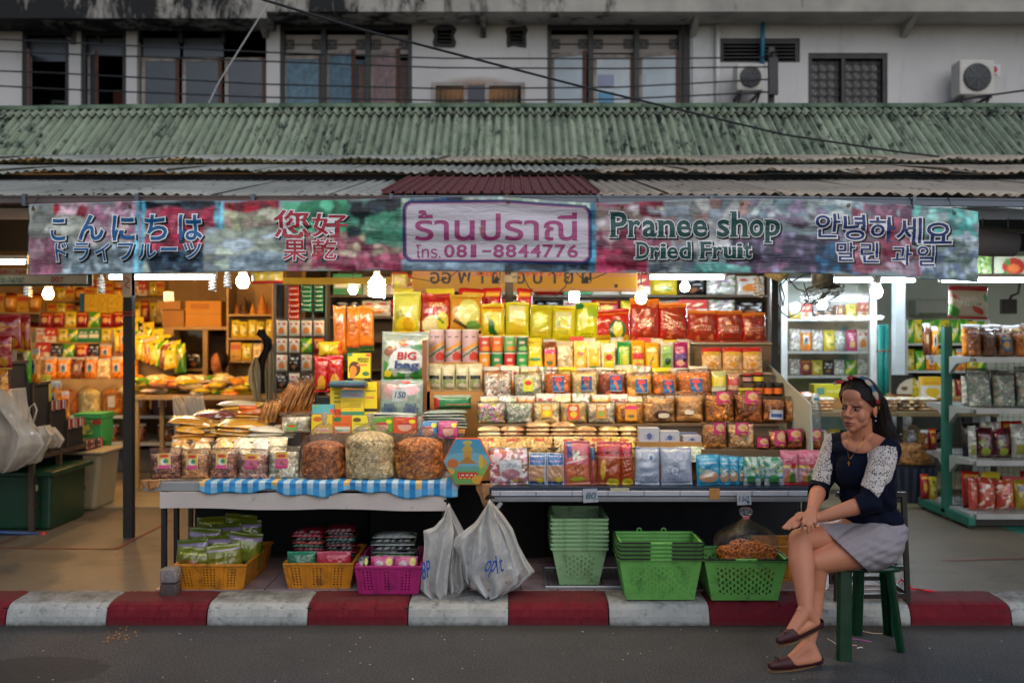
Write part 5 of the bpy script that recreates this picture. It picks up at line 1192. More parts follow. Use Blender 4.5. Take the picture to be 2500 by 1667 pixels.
# ---- row E
sm=lambda base,lab,*x: [('b',base)]+[('r',.12,.12,.88,.7,lab)]+list(x)
E_=[((1289,1326),[('b','#b8a428'),('r',.15,.45,.85,.92,'#d6c040'),('e',.5,.6,.28,.14,'#d8c818'),('e',.5,.42,.36,.06,'#2f7a3a'),('v',30,['#c8a018','#d8b830'],0,.35)],'yellow packet with green trimmed fruit'),
      ((1327,1360),[('b','#6a3a1c'),('r',.08,.1,.92,.75,'#d08a1c'),('r',.08,.62,.92,.75,'#c2336a'),('e',.5,.3,.25,.07,'#5a6a4a')],'brown packet with pink and orange label'),
      ((1361,1399),[('b','#b8a888'),('v',60,['#b0a080','#c8b898','#9a8a68'],0,.85),('w',.3,.88,.75,.93,'#3a3028')],'plain beige packet'),
      ((1400,1433),[('v',40,['#c8b068','#b89848']),('r',.15,.12,.85,.72,'#cfae1c'),('e',.5,.3,.3,.14,'#d8d49a'),('e',.5,.58,.25,.07,'#c86a4a')],'packet with yellow label and pale fruit'),
      ((1434,1469),[('v',40,['#c8b890','#b8a878']),('r',.15,.12,.85,.8,'#c8ab24'),('r',.15,.12,.85,.2,'#1f7a5a'),('e',.5,.4,.2,.12,'#d6c840')],'packet with yellow label edged green'),
      ((1470,1505),[('v',40,['#c8c0a8','#b0a890']),('r',.15,.1,.85,.66,'#a8a83a'),('e',.5,.5,.26,.1,'#b5302a'),('r',.2,.15,.8,.35,'#c8c428')],'packet with red and lime label'),
      ((1507,1541),[('b','#1f7a3c'),('r',.2,.15,.85,.85,'#86a82a'),('e',.6,.4,.22,.2,'#b8bc38')],'solid green packet'),
      ((1542,1576),[('b','#c08a14'),('r',.1,.4,.9,.62,'#b5281c'),('r',.1,.08,.9,.38,'#b8b040'),('e',.5,.2,.28,.08,'#c8501c')],'orange packet with red middle band'),
      ((1577,1612),[('b','#c28e12'),('r',.12,.1,.88,.62,'#cfa81c'),('d',.3,.25,.6,.5,.06,'#7a7a20'),('w',.2,.68,.8,.74,'#e0d890')],'amber yellow packet'),
      ((1613,1646),[('b','#b0b0a0'),('r',.15,.1,.85,.85,'#6a9a3a'),('e',.55,.35,.24,.12,'#1d3a20')],'white packet with green panel and dark fruit'),
      ((1647,1681),[('b','#8a1f5a'),('r',0,.35,1,.6,'#5a3a7a'),('e',.45,.3,.3,.1,'#c89a8a'),('e',.75,.4,.15,.08,'#2a1a1c')],'magenta and purple packet')]
for i,((a,b_),ops,l) in enumerate(E_): prod(f'{l}, {ORD[i]} from left under the yellow pouches','packet',a,b_,834+R.randint(-3,3),'E',ops,.05,name='snack_packet',group='small packets on the fifth tier',nx=20,ny=30)
for i,a in enumerate((1717,1767,1816)): prod(['left','middle','right'][i]+' red topped noodle bag of three under the shiny red pouches','bag',a,a+48,848,'E',[('v',80,['#b8946a','#c8a87a','#a8845a']),('r',0,.78,1,1,'#b01f18'),('n','#b01f18',2,9),('r',.1,.66,.9,.8,'#c8a02a'),('e',.5,.3,.2,.1,'#c88a1c')],.06,mat=CONT,group='three red topped noodle bags')
tag(bx('cardboard_sheet',X(1690,6.5),X(1716,6.5),6.42,6.43,SH['E'][1]+.001,SH['E'][1]+.13,M('cardboard_dull','#7d6a50',.8)),'dull cardboard panel left of the red topped noodle bags','cardboard')
row('in the rear rank of the fifth tier',['yel','crm','org','bxr','wht'],1292,1690,909,828,6.33,n=12,zs=SH['E'][1])
row('in the rear rank of the fourth tier',['org','wht','crm','mix','yel'],1176,1735,978,896,6.16,n=12,zs=SH['D'][1])
row('in the rear rank of the third tier',['crm','mix','org','wht'],1170,1720,1034,968,5.96,n=12,zs=SH['C'][1])
# ---- row D
LBL=[('b','#174f8a'),('r',.0,0,1,.04,'#b8bcc0'),('r',0,.96,1,1,'#b8bcc0'),('e',.5,.78,.38,.14,'#c83a34'),('d',.35,.6,.7,.15,.11,'#c8603a'),('r',.04,.22,.96,.38,'#2a78a8'),('d',.45,.5,.62,.22,.07,'#c8603a')]
for (a,b_,cols,l,st,yt) in ((1182,1250,['#c8c4bc','#a8a49c','#b8a08a','#8f6a50','#d0d0cc'],'crinkled clear bag of white wrapped sweets',None,906),(1256,1324,['#c0bda8','#a8a890','#d0cdb8','#7f9070'],'clear bag of pale wrapped sweets with lime label',(.36,.3,.72,.72,[('b','#b8c83a'),('e',.5,.7,.36,.2,'#c0302a'),('e',.4,.3,.2,.12,'#d0b030')]),908),
                           (1330,1395,['#b8581c','#c8702a','#a04a14'],'orange shredded fruit bag with blue label, first of five',(.34,.28,.76,.8,LBL),905),(1396,1461,['#c9b27c','#d6c294','#bda368'],'cream coloured bag with blue label, second of the blue labelled',(.38,.3,.78,.8,LBL),904),
                           (1462,1532,['#7a3218','#94401e','#60240f'],'dark red brown bag with blue label in the middle of its tier',(.36,.3,.78,.86,LBL),905),(1530,1598,['#c08a3c','#b07a2c','#cf9c50'],'amber bag with blue label, right of the red brown one',(.32,.26,.74,.76,LBL),910),
                           (1596,1658,['#b8641c','#c47426','#a85814'],'deep orange bag with blue label, left of the largest orange bag',(.36,.2,.8,.7,LBL),908),(1658,1740,['#c0681c','#cc7a28','#b05a14'],'largest plain orange bag with blue label at the tier end',(.38,.25,.72,.7,LBL),902)):
    prod(l,'bag',a,b_,yt,'D',[('v',260,cols)],.08,clear=True,sticker=st,fill=.9,group='clear bags on the fourth tier')
for (a,b_,yt,ops,l,cat) in ((1741,1777,906,[('b','#a8b07a'),('r',0,.5,1,.8,'#c8b82a'),('e',.5,.35,.4,.12,'#5f9a4a')],'small yellow green packet right of the largest orange bag','packet'),(1778,1806,912,[('b','#b08a70'),('r',0,.55,1,.8,'#a83a34'),('r',0,.2,1,.4,'#8a4a50')],'small reddish packet between the green packet and jars','packet')):
    prod(l,cat,a,b_,yt,'D',ops,.05,name='snack_packet',nx=16,ny=20)
def jar(label,a,b_,yt,ybot,D,body,lid,lab,z=None):
    x0,x1=X(a,D),X(b_,D); r=(x1-x0)/2; z0=Z(ybot,D) if z is None else z; h=Z(yt,D)-Z(ybot,D)
    e=empty('goods_jar',((x0+x1)/2,D+r,z0),label,'jar'); c=((x0+x1)/2,D+r,z0)
    MB().lathe([(.001,0),(r*.92,0),(r,h*.08),(r,h*.68),(r*.85,h*.78),(.001,h*.78)],c,18).build('jar_body',M('jar'+body,body,.2),e,smooth=False)
    MB().lathe([(r*1.01,h*.15),(r*1.015,h*.15),(r*1.015,h*.6),(r*1.01,h*.6)],c,18).build('label',M('jl'+lab,lab,.5),e)
    MB().lathe([(.001,h*.78),(r*.98,h*.78),(r*.98,h),(.001,h)],c,18).build('lid',M('lid'+lid,lid,.35),e); return e
jar('black jar with red lid and pink label, left of the pair on top',1816,1839,912,934,6.2,'#1c1414','#a0201c','#b88a8a',z=Z(934,6.2)); jar('black jar with red lid and yellow label above orange jars',1841,1867,910,934,6.2,'#1c1414','#a0201c','#c8b42a',z=Z(934,6.2))
bx('jar_ledge',X(1812,6.2),X(1872,6.2),6.18,6.4,SH['D'][1],Z(934,6.2)-.001,dm,ds)
jb=SH['D'][1]+.03
bx('jar_ledge',X(1838,6.05),X(1918,6.05),6.03,6.17,SH['D'][1],jb-.001,dm,ds)
for i,(a,b_) in enumerate(((1842,1866),(1867,1890),(1890,1914))): jar(['left','middle','right'][i]+' one of three dark jars with orange labels beside the side panel',a,b_,934,966,6.05,'#171312','#26201e','#c8641c',z=jb)
simple_pack('price_tag','pale handwritten card before the small green packet','price tag',1738,1770,972,938,5.98,.004,[('b','#b8b8a0'),('w',.2,.5,.8,.85,'#3a5a3a')],z=SH['D'][1],nx=14,ny=14)
simple_pack('tin_box','squat round yellow topped tin left of the orange label jars','tin',1806,1838,968,936,6.0,.05,[('b','#b8a890'),('r',0,.5,1,1,'#c8b42a')],z=SH['D'][1],nx=12,ny=12)
# ---- row C
CL=lambda c1,c2: [('b',c1),('e',.5,.75,.36,.16,'#c8c0a0'),('e',.5,.35,.32,.2,c2),('r',0,0,1,.05,'#2a7a50')]
for (a,b_,cols,l,st) in ((1165,1235,['#b8b8b0','#a85a8a','#c8b83a','#8a9a6a','#c8c4c0','#b87aa0'],'clear bag of multicoloured wrapped sweets at the left of its tier',None),(1236,1302,['#b0b4aa','#8f9a88','#c8ccc2','#6f8a68'],'clear bag of white and green wrapped sweets',None),
                       (1303,1368,['#c8b888','#b8a470','#d2c498'],'clear bag of pale crisps with yellow pear label',(.28,.25,.72,.85,CL('#c89a1c','#d2c820'))),(1369,1435,['#b8a070','#a88a58','#c8a858'],'clear bag of mixed nuts with red and yellow label',(.28,.15,.68,.85,CL('#c83a24','#c8b82a'))),
                       (1436,1503,['#c0b498','#a89a78','#d0c8b0'],'clear bag of pale slices with orange and green label',(.28,.2,.66,.84,CL('#b87a2a','#7a9a3a'))),(1504,1572,['#b0701c','#9a5a12','#c88a2c'],'clear bag of amber fruit with pink topped label',(.35,.12,.78,.8,[('b','#c88a1c'),('r',0,.75,1,1,'#c2336a'),('e',.5,.3,.3,.1,'#5a5a2a')]))):
    prod(l,'bag',a,b_,981,'C',[('v',150,cols)],.07,clear=True,sticker=st,fill=.9,group='clear bags on the third tier')
prod('bulging bag of dry noodle nests with a white oval label','bag',1572,1652,962,5.9,[('v',400,['#b08450','#c09460','#8a5c30']),('e',.6,.3,.3,.2,'#4a2418')],.1,clear=True,sticker=(.45,.15,.8,.32,[('b','#7a5a40'),('e',.5,.5,.5,.5,'#b8b4a0')]),z=SH['C'][1]+.001)
prod('bulging bag of large pale puffed crackers with white oval label','bag',1650,1722,958,5.92,[('v',46,['#c08a50','#cc9a60','#b07a40'])],.1,clear=True,sticker=(.3,.25,.62,.42,[('b','#b88a5a'),('e',.5,.5,.5,.5,'#c8c4b0')]),z=SH['C'][1]+.001)
PK=[('b','#b81f62'),('e',.55,.6,.36,.3,'#c8a878'),('n','#c88a3a',1.6,.7),('w',.3,.1,.9,.2,'#2a1a20')]
BL=[('b','#b0b4be'),('r',.06,.25,.94,.6,'#2a4f92'),('w',.1,.7,.9,.8,'#3a5a8a')]
for (a,b_,yt,yb,D,cols,st,l) in ((1727,1797,956,1022,5.86,['#a8641c','#8a4c14','#c08030','#6a3610'],(.38,.58,.85,.98,PK),'upper left bag of brown ring snacks with pink label'),(1795,1866,955,1023,5.86,['#8f4c1c','#a8602a','#6a3210'],(.35,.58,.8,.98,PK),'upper bag of curly brown snacks with pink label, beside the left one'),
                                 (1862,1920,968,1025,5.86,['#8f5426','#a86a34','#70401c'],(.32,.12,.88,.48,BL),'bag of brown twists with blue white label, left of the pair'),(1918,1975,970,1025,5.86,['#a06a38','#b88048','#80501f'],(.3,.18,.88,.56,BL),'bag of brown twists with blue white label beside the bottle')):
    prod(l,'bag',a,b_,yt,D,[('v',220,cols)],.09,clear=True,sticker=st,fill=.86,z=SH['C'][1]+.004)
for (a,b_,yt,D,cols,st,l) in ((1718,1778,1030,5.62,['#a8682c','#8a5020','#c08440'],(.42,.5,.9,.96,PK),'lower left bag of brown curls with pink label'),(1779,1846,1030,5.62,['#b08a5c','#946a3c','#c8a478'],(.28,.5,.76,.96,PK),'lower bag of broken nuts with pink label'),
                             (1850,1880,1066,5.6,['#9a5a3a','#b87a50'],(.05,.1,.95,.9,PK),'smallest pink labelled bag in the lower row'),(1882,1923,1050,5.6,['#9a5a3a','#8a3a20','#c89060'],(.25,.15,.95,.95,PK),'pink labelled bag fourth in the lower row'),
                             (1924,1965,1048,5.6,['#8a4424','#a85c34','#6a2a14'],(.1,.4,.9,.98,PK),'pink labelled bag fifth in the lower row'),(1966,2009,1048,5.6,['#8a4a20','#a86430','#6a3012'],(.2,.4,.95,.98,PK),'pink labelled bag nearest the woman in the lower row')):
    prod(l,'bag',a,b_,yt,D,[('v',160,cols)],.07,clear=True,sticker=st,fill=.88,z=Z(1096,5.6))
bx('goods_box',X(1716,5.56),X(2012,5.56),5.585,5.66,ZT2,Z(1097,5.6)-.001,dm,ds)
bo=empty('water_bottle',P(1990,1046,5.72),'clear plastic water bottle beside the pink labelled bags','bottle'); D=5.72; r=.033; z0=Z(1050,D)
PL=film('bottle_plastic',op=.15,gl=.8,bs=8,bstr=.3,milky=('#aeb8b0',.25)); hh=Z(968,D)-z0
MB().lathe([(.001,0),(r*.95,0),(r,.01),(r,hh*.35),(r*.92,hh*.42),(r,hh*.5),(r,hh*.66),(r*.8,hh*.8),(r*.42,hh*.9),(r*.42,hh*.93),(.001,hh*.93)],(X(1990,D),D,z0),20).build('bottle_body',PL,bo,smooth=True)
MB().lathe([(.001,0),(r*.7,0),(r*.7,.03),(r*.5,.045),(.001,.045)],(X(1990,D),D,z0+hh*.86),16).build('cap',M('cap_white','#b8c0c0',.4),bo); bx('cap_mark',X(1990,D)-.015,X(1990,D)+.015,D-r*.7-.003,D-r*.7-.001,z0+hh*.9,z0+hh*.97,M('cap_blue','#2a7a9a',.5),bo)
bx('bottle_ledge',X(1972,5.7),X(2008,5.7),5.675,5.78,ZT2,z0-.001,dm,ds)
# ---- row B : stacks of flat bags, box group
TB=SH['B'][1]
for i,(a,b_,n,cols,l) in enumerate(((1166,1224,4,['#a8946a','#b8a880','#c0b490'],'leftmost pile of the second tier'),(1222,1284,4,['#7a4a2c','#8f5c38'],'dark brown second tier pile'),(1282,1342,5,['#a8865a','#98744a'],'third pile of the second tier'),(1341,1403,5,['#98704a','#a8845c'],'fourth pile of the second tier'),(1402,1460,4,['#a87c4c','#8f6438'],'fifth pile of the second tier'),(1461,1512,4,['#b08c4c','#a88040'],'sixth pile of the second tier'),(1513,1560,4,['#98602a','#b0a060'],'pile left of the white boxes'))):
    stack(f'flat grain bag in the {l}',a,b_,5.76,TB+.001,n,.024,cols,dep=.14,grp='flat bags piled on the second tier')
for i,(a,b_,c,l) in enumerate(((1170,1222,'#b89058','first'),(1214,1288,'#b08a50','second'),(1284,1352,'#a8884c','third'),(1356,1420,'#bfb08a','fourth'),(1425,1492,'#a8864a','fifth'),(1494,1556,'#b8ab4a','sixth'))):
    o=prod(f'plump tan bag lying at the front of the second tier, {l} from left','bag',a,b_,1062,5.62,[('v',120,[c,c,'#8a6a38','#c8a870']),('r',.3,.62,.7,.75,'#b0482a')],.08,kind='pouch',mat=CONT,z=TB-.055,lean=-.55,group='plump tan bags at the front of the second tier')
for i,(a,b_,t,bt,l) in enumerate(((1561,1610,1038,1071,'left one of two small white boxes under the noodle bag'),(1612,1659,1044,1069,'right one of two small white boxes under the noodle bag'),(1668,1712,1056,1070,'flat white carton under the cracker bag'))):
    simple_pack('white_box',l,'box',a,b_,bt,t,5.66,.1,[('b','#aeb0b8'),('w',.25,.2,.75,.6,'#5a6a9a'),('e',.5,.4,.12,.25,'#4a5a8a')],z=TB+.03)
bx('box_ledge',X(1556,5.64),X(1716,5.64),5.65,5.8,TB,TB+.029,CARD,ds)
simple_pack('blue_box','blue and white printed box behind the flat white carton','box',1636,1704,1052,1036,5.78,.06,[('b','#5a6a92'),('w',.05,.2,.95,.8,'#b8bcc8')],z=TB+.03)
prod('flat silver green bag lying above the second silver pouch','bag',1618,1732,1074,5.56,[('v',90,['#9aa898','#6f8a70','#b8bcb4'])],.05,kind='pouch',mat=CONT,z=TB-.075,lean=-.9)
# ---- row A : upright bags on the table edge
A_=[((1197,1289),1096,[('v',160,['#8a5a6a','#b88a98','#6a5a4a','#a8a0a0','#8f4a3a','#c0b8bc']),('r',.25,.3,.85,.68,'#a9b0b8'),('e',.55,.3,.26,.14,'#a0707a'),('w',.3,.5,.8,.62,'#3a6a7a'),('e',.68,.12,.07,.05,'#c8a82a')],'large pink and white sweet bag with a pale shield label','bag',FILM),
      ((1290,1333),1107,[('b','#a9b6c6'),('r',.06,.62,.94,.97,'#2d5c94'),('w',.12,.72,.88,.8,'#b89ab0',1),('w',.15,.86,.85,.93,'#c0c8d8'),('r',.06,.08,.94,.6,'#b08868'),('r',.06,.02,.94,.12,'#2d4c7a'),('e',.68,.14,.18,.09,'#c8b42a')],'blue topped pouch of tan wafers, left of the pair','pouch',FILM),
      ((1334,1378),1107,[('b','#a9b6c6'),('r',.06,.62,.94,.97,'#2d5c94'),('w',.12,.72,.88,.8,'#b89ab0',1),('w',.15,.86,.85,.93,'#c0c8d8'),('r',.06,.08,.94,.6,'#b08868'),('r',.06,.02,.94,.12,'#2d4c7a'),('e',.68,.16,.18,.09,'#c8b42a')],'blue topped pouch of tan wafers, right of the pair','pouch',FILM),
      ((1380,1443),1078,[('b','#b0505a'),('r',.1,.62,.3,.98,'#3d4f7d'),('r',.06,.0,.94,.45,'#b0603c'),('d',.3,.75,.6,.6,.045,'#c8ccb8'),('d',.32,.6,.58,.76,.045,'#c8ccb8'),('w',.55,.6,.9,.68,'#d0cfa8'),('d',.05,.5,.9,.62,.02,'#c8b0b0'),('d',.4,.4,.5,.1,.015,'#7a3a20'),('d',.7,.42,.75,.1,.015,'#7a3a20'),('e',.5,.14,.3,.05,'#a8a82a')],'pink pouch of crisp sticks with a cross mark','pouch',FILM),
      ((1444,1456),1084,[('b','#8a3a34'),('r',0,.6,1,.9,'#2f4a6e')],'thin dark red pouch edge between the pink and red pouches','pouch',FILM),
      ((1456,1517),1079,[('b','#a8202a'),('r',.0,.0,1,.62,'#8f3a14'),('n','#a04a1c',3,.5),('r',0,.62,1,.66,'#b86a5a'),('w',.1,.72,.95,.8,'#2a1a1c',1),('e',.25,.35,.11,.24,'#b8902a'),('e',.68,.07,.26,.09,'#bfae1c'),('n','#c05050',2.4,1.2)],'large red and brown shredded squid pouch, left of the pair','pouch',FILM),
      ((1518,1549),1081,[('b','#a8202a'),('r',.0,.0,1,.62,'#8f3a14'),('r',0,.62,1,.66,'#b86a5a'),('w',.1,.72,.95,.8,'#2a1a1c',1),('e',.5,.07,.45,.09,'#bfae1c')],'narrow red and brown pouch, right of the pair','pouch',FILM),
      ((1551,1611),1092,[('b','#8b97ab'),('n','#a0abbd',1.5,.4),('e',.62,.72,.14,.1,'#b6bfc9'),('e',.64,.72,.08,.06,'#2f5f8a'),('e',.12,.72,.1,.08,'#a8b2bf'),('w',.05,.2,.9,.35,'#6f7b92',3)],'silver blue plastic pouch with a round blue stamp','pouch',FILM),
      ((1616,1692),1093,[('b','#8f9aad'),('e',.62,.75,.16,.13,'#75829b'),('e',.62,.75,.12,.1,'#97a2b5'),('e',.45,.38,.17,.14,'#66728c'),('e',.45,.38,.13,.11,'#95a0b3'),('e',.45,.38,.06,.06,'#5f6b86'),('w',.2,.14,.7,.24,'#5f6b86')],'silver pouch with two ring stamps','pouch',FILM)]
for (ab,yt,ops,l,cat,mt) in A_: prod(l,cat,ab[0],ab[1],yt,'A',ops,.05 if ab[1]-ab[0] > 20 else .03,mat=mt,nx=40,ny=50,wr=.8,lean=-.1)
bc=[('b','#1f86ac'),('n','#3a9cc0',1.2,.6),('w',.2,.84,.7,.9,'#c8d0c8',1),('w',.12,.72,.9,.8,'#b8d0d8',1),('e',.5,.28,.42,.2,'#b08a6a'),('e',.45,.4,.25,.12,'#b8b4a8'),('e',.2,.5,.12,.12,'#7aa89a'),('w',.6,.5,.95,.58,'#a8c8d0')]
for i,(a,b_) in enumerate(((1703,1761),(1757,1783),(1780,1806),(1803,1825))): prod(['widest sky blue seafood pouch, front of the blue row','second sky blue pouch overlapped by the widest','third sky blue pouch in the blue row','last narrow sky blue pouch next to the coconut pouches'][i],'pouch',a,b_,1111+i*2,5.47+.012*i,bc,.04,z=ZT2+.001,nx=34,ny=44,group='sky blue pouches on the table edge',wr=.8)
gc_=[('b','#8fa8a4'),('n','#2f7a58',1.3,.25),('r',0,0,1,.25,'#a0a8ac'),('r',0,.25,1,.32,'#3a7aa0'),('e',.45,.2,.28,.17,'#2f7a3a'),('e',.5,.05,.26,.08,'#3a464c'),('w',.3,.62,.8,.7,'#b8b02a'),('e',.8,.5,.1,.06,'#b8b02a')]
for i,(a,b_) in enumerate(((1818,1858),(1853,1880),(1869,1918))): prod(['left green and white coconut pouch beside the blue ones','middle half hidden coconut pouch','right and widest green coconut pouch'][i],'pouch',a,b_,1116,5.47+(.02 if i == 1 else 0),gc_,.04,z=ZT2+.001,nx=34,ny=44,wr=.8)
pk=[('b','#a8858e'),('r',0,.55,1,1,'#b0566c'),('r',0,.5,1,.56,'#b0a03a'),('e',.68,.62,.13,.2,'#a82a3c'),('t',(.3,.1),(.75,.5),(.85,.05),'#3f6a2c'),('t',(.15,.12),(.45,.5),(.5,.05),'#a8703c'),('r',0,0,1,.08,'#a01c24'),('w',.12,.7,.6,.78,'#c8a8b0',1)]
for i,(a,b_) in enumerate(((1907,1952),(1950,1996),(1990,2014))): prod(['left pink and white fruit pouch at the table end','middle pink and white fruit pouch at the table end','right pink pouch partly behind the lace sleeve'][i],'pouch',a,b_,1100,5.47,pk,.04,z=ZT2+.001,nx=34,ny=44,wr=.8)
# ------------------------------------------------------------------ left half of the stall: cartons, tins, hanging pouches
ct=empty('carton_tier',(X(950,6),5.9,ZT1),'tier of brown cardboard supports under the seaweed cartons','box')
zA=Z(1057,5.87); zB=Z(1012,6.0); zC=Z(932,6.1)
cb=M('corrugated_board','#5d4f45',.8,var=.15); 
bx('cardboard_support',X(760,5.87),X(1130,5.87),5.86,6.0,ZT1,zA-.001,cb,ct)
for k in range(26): bx('corrugation',X(905+k*9,5.855),X(908+k*9,5.855),5.852,5.859,ZT1,zA-.004,cb,ct)
bx('cardboard_support',X(760,6.0),X(1135,6.0),6.002,6.14,ZT1,zB-.001,CARD,ct); bx('cardboard_support',X(800,6.15),X(1050,6.15),6.142,6.3,ZT1,zC-.001,CARD,ct)
bx('cardboard_support',X(1040,6.15),X(1182,6.15),6.142,6.24,ZT1,Z(955,6.15)-.001,CARD,ct); bx('cardboard_support',X(1044,6.25),X(1172,6.25),6.242,6.45,ZT1,Z(884,6.25)-.001,CARD,ct); bx('cardboard_support',X(1167,6.25)+.004,X(1291,6.25),6.242,6.45,ZT1,Z(907,6.25)-.001,dm,ct)
bx('brown_upright',X(1031,6.05),X(1042,6.05),6.04,6.06,zA,Z(830,6.05),M('upright_brown','#6a3f26',.7),ct)
Yc=[('b','#c9b31c'),('e',.3,.78,.22,.14,'#a8541c'),('r',.18,.05,.9,.3,'#b8a8a0'),('w',.2,.08,.9,.26,'#b0306a',1),('n','#d8862a',1.8,1.1)]
Oc=[('b','#c25a1c'),('e',.25,.78,.22,.14,'#2a6a3a'),('w',.1,.5,.9,.58,'#6a2a14',1),('r',.1,.05,.92,.36,'#b8c0b0'),('w',.14,.08,.9,.32,'#1c6a5a',1)]
Y2=[('b','#c9be2a'),('e',.28,.76,.22,.13,'#4a4020'),('w',.1,.5,.8,.58,'#3a3020',1),('r',.1,.05,.95,.36,'#b8b8a0'),('w',.14,.08,.95,.32,'#1c2a34',1)]
Gc=lambda c: [('b',c),('e',.5,.42,.3,.3,'#b89080'),('r',.24,.55,.78,.68,'#9c2424'),('e',.82,.75,.14,.13,'#c8c41c'),('w',.1,.84,.5,.9,'#c8c8b0')]
for (a,b_,ops,l,yt) in ((760,811,Yc,'yellow carton with a brown oval and pink lettering in the front row',1014),(812,858,Oc,'orange carton with green oval beside the yellow carton',1015),(859,904,Y2,'yellow carton with dark oval, third in the front row',1015),(905,959,Gc('#4f8a24'),'green seaweed carton in the front row',1020),(960,1016,Gc('#b8421c'),'orange red seaweed carton in the front row',1020)):
    prod(l,'carton',a,b_,yt,5.87,ops,.06,'box',z=zA,rz=0,nx=44,ny=44)
for (a,b_,c,l) in ((1020,1068,'#1f6aa0','blue seaweed pouch under the silver pile'),(1070,1118,'#b0457a','pink seaweed pouch under the silver pile')): prod(l,'pouch',a,b_,1028,5.83,Gc(c),.03,z=zA-.03,nx=36,ny=36)
def flatpile(lab,a,b_,D,z,n,h,cols,grp,name='flat_packet',dep=.15,jit=.012,puff=1.5,rot=.05):
    w=X(b_,D)-X(a,D)
    for k in range(n):
        c=cols[k % len(cols)]; me=pack_mesh(w,dep,h*puff,[('b',c),('n','#b8bcb8',2,.7),('w',.1,.1,.9,.3,'#3a4a40')],k*7+int(a),'pouch',18,12)
        o=add_obj(name,me,FILM,(X((a+b_)/2,D)+R.uniform(-jit,jit),D,z+h*(k+.6)),(-math.pi/2+R.uniform(-.03,.03)*rot*20,R.uniform(-rot,rot)*.5,R.uniform(-rot,rot)))
        pos='top' if k == n-1 else 'bottom' if k == 0 else ORD[k]+' from bottom'
        tag(o,f'{lab}, {pos} in its pile','packet',grp)
flatpile('silver sheet packet under the 150 card',908,1018,5.95,zB-.028,3,.013,['#9aa39a','#8f9c90','#a8b0a8'],'silver packets left pile',dep=.1)
flatpile('silver sheet packet in front of the green bags',1030,1136,5.92,zA+.02,6,.017,['#a0a8a0','#8a9a90','#a8b0a8','#7f8f86'],'silver packets right pile',dep=.13)
bx('pile_support',X(1022,5.9),X(1136,5.9),5.865,5.998,zA,zA+.019,CARD,ct)
prod('dark green foil bag lying behind the silver pile','bag',1058,1150,965,6.03,[('b','#1c6a40'),('r',0,0,.12,1,'#a0302c'),('r',0,.8,1,1,'#8a9a8a'),('w',.3,.3,.95,.45,'#b86a5a',1)],.08,z=Z(1000,6.03),nx=40,ny=24)
bs_=prod('silver sheet pack marked 150 BIG SHEET','pouch',925,1031,928,5.98,[('b','#748880'),('r',.04,.45,.45,.95,'#8f827e'),('e',.28,.72,.2,.14,'#b0888a'),('e',.72,.72,.22,.16,'#b8929c'),('n','#5a9a6a',1.1,.9),('r',.28,.38,.66,.74,'#99a3a8'),('e',.6,.93,.12,.04,'#b83a2c')],.05,z=zB,nx=44,ny=44,wr=.9)
onpack(bs_,'handwriting','150',.36,.48,.6,.66,INKB,.01,.2,.004); onpack(bs_,'lettering','BIG',.12,.22,.36,.32,INKB,.03,0,.003); onpack(bs_,'lettering','SHEET',.06,.06,.42,.2,INKB,.03,0,.003); onpack(bs_,'lettering','BIG',.62,.22,.86,.32,INKB,.03,0,.003); onpack(bs_,'lettering','SHEET',.56,.06,.94,.2,INKB,.03,0,.003)
bb=prod('big silver green pouch lettered BIG bag','pouch',928,1045,811,6.1,[('b','#828f86'),('r',.05,0,.97,.55,'#35762f'),('n','#8a958a',1.4,.2),('e',.25,.6,.2,.12,'#7a4a38'),('e',.5,.78,.12,.06,'#c05a2a'),('e',.55,.42,.38,.26,'#c0c6c4'),('t',(.1,.2),(.5,.5),(.3,.6),'#c0c6c4'),('t',(.95,.3),(.6,.6),(.6,.3),'#c0c6c4'),('e',.14,.16,.08,.07,'#c8b41c'),('e',.8,.7,.14,.06,'#2a6a3c')],.07,z=zC,nx=52,ny=52,wr=.9)
onpack(bb,'lettering','BIG',.36,.44,.76,.6,INKR,.03,.1,.004); onpack(bb,'lettering','bag',.3,.2,.82,.42,INKB,.03,.1,.004)
po_=prod('yellow carton lettered POCKY beside the BIG bag pouch','carton',849,904,862,6.1,[('b','#cdb91a'),('e',.3,.45,.26,.26,'#4a2a18'),('e',.24,.38,.16,.18,'#c07a1c'),('e',.2,.2,.12,.14,'#c07a1c'),('r',.4,.55,.85,.62,'#c86a3a'),('e',.8,.28,.16,.08,'#3a6a3a'),('r',0,0,1,.13,'#17140f'),('e',.1,.95,.12,.06,'#3a7a5a'),('e',.9,.93,.12,.06,'#c8502a')],.05,'box',z=zC,nx=52,ny=60)
onpack(po_,'lettering','POCKY',.45,.68,.95,.84,M('ink_green','#2a4a1c',.5),.03,0,.002); onpack(po_,'lettering','PARTY',.25,.03,.75,.1,M('ink_yellow','#c8b42a',.5),.03,0,.002)
